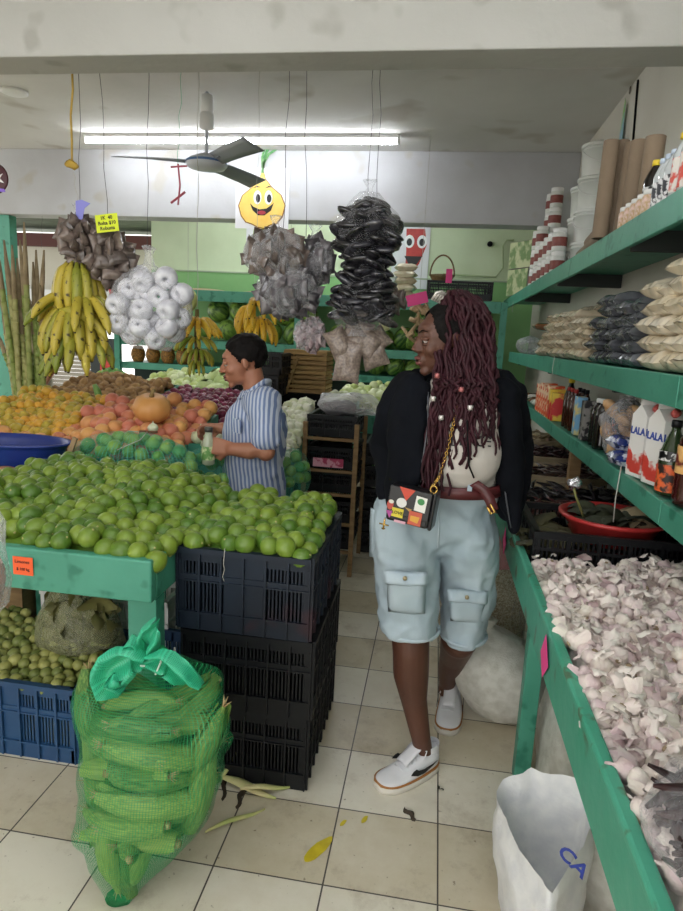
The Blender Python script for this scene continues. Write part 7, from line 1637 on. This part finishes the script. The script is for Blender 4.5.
part('pen_pocket', MB().box(W(237, 426, YM-.135), (.05, .006, .06), (0, .1, -.6)), STR, man, world=True)
mb = MB(); limb(mb, [((gx+.01, YM+.01, .76), .118), ((gx+.0, YM, .62), .13)], 18)
for s in (-1, 1): limb(mb, [((gx+.0, YM+.07*s, .66), .09), ((gx+.02, YM+.09*s, .44), .072), ((gx+.04, YM+.09*s, .09), .058)], 14)
me = blob(mb, .010, 3); me.transform(Matrix.Translation(-Vector(man.location))); part('trousers', me, mat('dark_trousers', S('1c2028'), .8), man)
for s in (-1, 1):
    mb = MB().ell((gx-.05, YM+.09*s, .045), (.13, .05, .045), nu=16, nv=10); mb.v = [(x, y, max(z, .001)) for x, y, z in mb.v]; part('shoe', mb, BLACK, man, world=True)
mb = MB().ell(Vector(H)+F @ Vector((-.022, 0, .036)), (.100, .084, .092), F.to_euler(), 24, 16); o_ = blob(mb, .006, 1); Fi = F.inverted()
bm = bmesh.new(); bm.from_mesh(o_); dele = [v for v in bm.verts if (lambda q: q.x > .064-.55*max(0, .075-q.z) or q.z < -.055 or (abs(q.y) > .05 and q.z < -.005 and q.x > -.045))(Fi @ (v.co-Vector(H)))]
bmesh.ops.delete(bm, geom=dele, context='VERTS'); bm.to_mesh(o_); bm.free(); jit_mesh(o_, .006, 40, 2); o_.transform(Matrix.Translation(-Vector(man.location))); part('hair', o_, HAIRB, man, solid=.006)
bt_ = W(208.5, 448, YM-.19)
bo = empty('juice_bottle', bt_+Vector((0, 0, -.075)), 'clear glass bottle with a green label held in the hands of the man', 'bottle')
part('glass', MB().lathe([(.022, 0), (.028, .006), (.029, .09), (.024, .11), (.016, .13), (.015, .15)], 20), mat('pale_glass', S('b9c2a8'), .1, coat=.5, alpha=.75), bo); part('label', MB().lathe([(.0295, .025), (.0295, .085)], 20, caps=False), mat('green_label', S('5f8f4a'), .5, S('c9d0a0'), 30, hard=.9), bo); part('cap', MB().cyl((0, 0, .148), (0, 0, .168), .018, n=14), mat('dark_cap', S('3a3a36'), .4), bo)

# ---------- person on the street side ----------
YP = 6.9
pp_ = at(34, 380, y=YP); m2 = empty('person', (pp_.x, YP, 0), 'person in a beige shirt and dark cap beyond the cane stalks, seen from behind', 'person')
hd = W(29, 337, YP)
mb = MB().ell(hd, (.085, .10, .12), nu=18, nv=12); limb(mb, [(hd+Vector((.02, 0, -.1)), .06), (hd+Vector((.05, 0, -.2)), .08)], 12)
hx = hd.x+.08
limb(mb, [((hx, YP, 1.25), .15), ((hx, YP, .9), .15)], 16)
for s in (-1, 1):
    limb(mb, [((hx+.08*s, YP, .85), .09), ((hx+.09*s, YP, .45), .06), ((hx+.09*s, YP, .08), .04)], 12)
    limb(mb, [((hx+.2*s, YP, 1.28), .055), ((hx+.26*s, YP-.02, 1.0), .045), ((hx+.22*s, YP-.16, .82), .032)], 12); hand(mb, (hx+.22*s, YP-.16, .82), (0, -.5, -.7), (-s, 0, 0), 1, .7, s)
me = blob(mb, .010, 3); me.transform(Matrix.Translation(-Vector(m2.location))); part('body', me, SKIN2, m2)
mb = MB(); limb(mb, [((hx-.06, YP, 1.32), .13), ((hx+.06, YP, 1.32), .13), ((hx, YP, 1.05), .17), ((hx, YP, .82), .17)], 18)
for s in (-1, 1): limb(mb, [((hx+.18*s, YP, 1.3), .085), ((hx+.25*s, YP-.01, 1.08), .075)], 14)
me = blob(mb, .012, 3); me.transform(Matrix.Translation(-Vector(m2.location))); part('shirt', me, mat('beige_shirt', S('a8997e'), .8, S('978a72'), 6), m2)
mb = MB(); 
for s in (-1, 1): limb(mb, [((hx+.08*s, YP, .82), .11), ((hx+.09*s, YP, .45), .08), ((hx+.09*s, YP, .06), .065)], 12)
me = blob(mb, .012, 3); me.transform(Matrix.Translation(-Vector(m2.location))); part('trousers', me, mat('khaki_trousers', S('8a8474'), .8), m2)
mb = MB().ell(hd+Vector((0, 0, .03)), (.095, .11, .10), nu=18, nv=10); mb.v = [(x, y, max(z, hd.z+.01)) for x, y, z in mb.v]; mb.box(hd+Vector((-.11, -.02, .02)), (.10, .14, .012)); part('cap', mb, mat('dark_cap_cloth', S('33383e'), .8), m2, world=True)
# ================= labels that single out each member of a small group =================
ORD = ['first', 'second', 'third', 'fourth', 'fifth', 'sixth', 'seventh', 'eighth', 'ninth', 'tenth', 'eleventh', 'twelfth', 'thirteenth', 'fourteenth', 'fifteenth', 'sixteenth', 'seventeenth', 'eighteenth', 'nineteenth', 'twentieth']
def members(g): return [o for o in bpy.data.objects if o.get('group') == g and o.get('category')]
def scr(o):
    c = _M.T @ (np.array(o.location)-[0, 0, EYE]); return c[0]/c[2]*FPX+PPX, c[1]/c[2]*FPX+PPY
def along(g, base, key=None, frm='the left'):
    ms = sorted(members(g), key=key or (lambda o: scr(o)[0])); n = len(ms)
    for i, o in enumerate(ms): o['label'] = base+', '+(ORD[i]+' from '+frm if i else 'nearest '+frm if frm != 'the left' and frm != 'the bottom' else ('leftmost' if frm == 'the left' else 'lowest'))
along('large white tubs in the front stack', 'large white lidded tub in the nearer stack', lambda o: o.location.z, 'the bottom')
along('large white tubs in the second stack', 'large white lidded tub in the farther stack', lambda o: o.location.z, 'the bottom')
along('beige packets below the red poster', 'beige packet stacked below the red poster', lambda o: o.location.z, 'the bottom')
along('pineapples on the lowest back shelf', 'ripe pineapple on the lowest back shelf')
along('watermelons on the lowest back shelf', 'smaller striped watermelon on the lowest back shelf')
along('watermelons above the wooden crates', 'striped watermelon above the wooden crates')
along('watermelons on the left of the middle back shelf', 'striped watermelon left of the brown packets')
along('watermelons beside the woman', 'striped watermelon on the shelf beside the woman')
along('orange spice boxes', 'orange printed spice box on the lowest shelf', frm='the left')
along('red spice boxes', 'red printed spice box in front of the orange row')
along('slim brown sauce bottles', 'slim brown sauce bottle beside the orange boxes')
along('black sauce bottles with white caps', 'black ridged sauce bottle with a white cap')
along('navy snack bags', 'crumpled navy and white foil snack bag')
along('pale bottles in the back row', 'plain pale bottle in the back row of the lowest shelf')
along('blue-capped bottles on the top shelf', 'small bottle with a pale blue cap on the top shelf')
along('sweet jars on the top shelf', 'small jar of pink and yellow sweets on the top shelf')
along('brown bags on the far beige stack', 'brown bag of spice on top of the far beige stack')
along('white bags beyond the spice boxes', 'white bag beyond the orange spice boxes'); along('brown bags beyond the spice boxes', 'brown bag beyond the orange spice boxes')
along('sugar cane stalks', 'sugar cane stalk leaning at the green pillar')
along('lettuces in the display', 'pale green lettuce behind the red onions')
for row, test in (('front row', lambda o: o.location.x < .69), ('wall row', lambda o: o.location.x >= .69)):
    for i, o in enumerate(sorted([q for q in members('yellow-capped bottles on the top shelf') if test(q)], key=lambda q: scr(q)[0])): o['label'] = 'small yellow-capped bottle in the '+row+', '+(ORD[i]+' from the left' if i else 'leftmost')
def grid_labels(g, base, xs=.78):
    ms = members(g); ys = []
    for o in sorted(ms, key=lambda q: q.location.y):
        if not ys or o.location.y-ys[-1] > .06: ys.append(o.location.y)
    cols = {}
    for o in ms:
        k = min(range(len(ys)), key=lambda i: abs(ys[i]-o.location.y)); cols.setdefault((k, o.location.x > xs), []).append(o)
    for (k, b), os_ in cols.items():
        for i, o in enumerate(sorted(os_, key=lambda q: q.location.z)):
            o['label'] = base+', '+(ORD[i]+' from bottom' if i else 'bottom one')+', '+(ORD[k]+' stack from the right' if k else 'rightmost stack')+(', wall row' if b else ', front row')
grid_labels('cream bags stacked on the middle shelf', 'plump cream bag'); grid_labels('white bags stacked on the middle shelf', 'plump white bag')
grid_labels('black bean bags stacked on the middle shelf', 'shiny grey bean bag'); grid_labels('beige bags stacked on the middle shelf', 'beige grain bag')
grid_labels('white jars on the top shelf', 'white jar', .745)
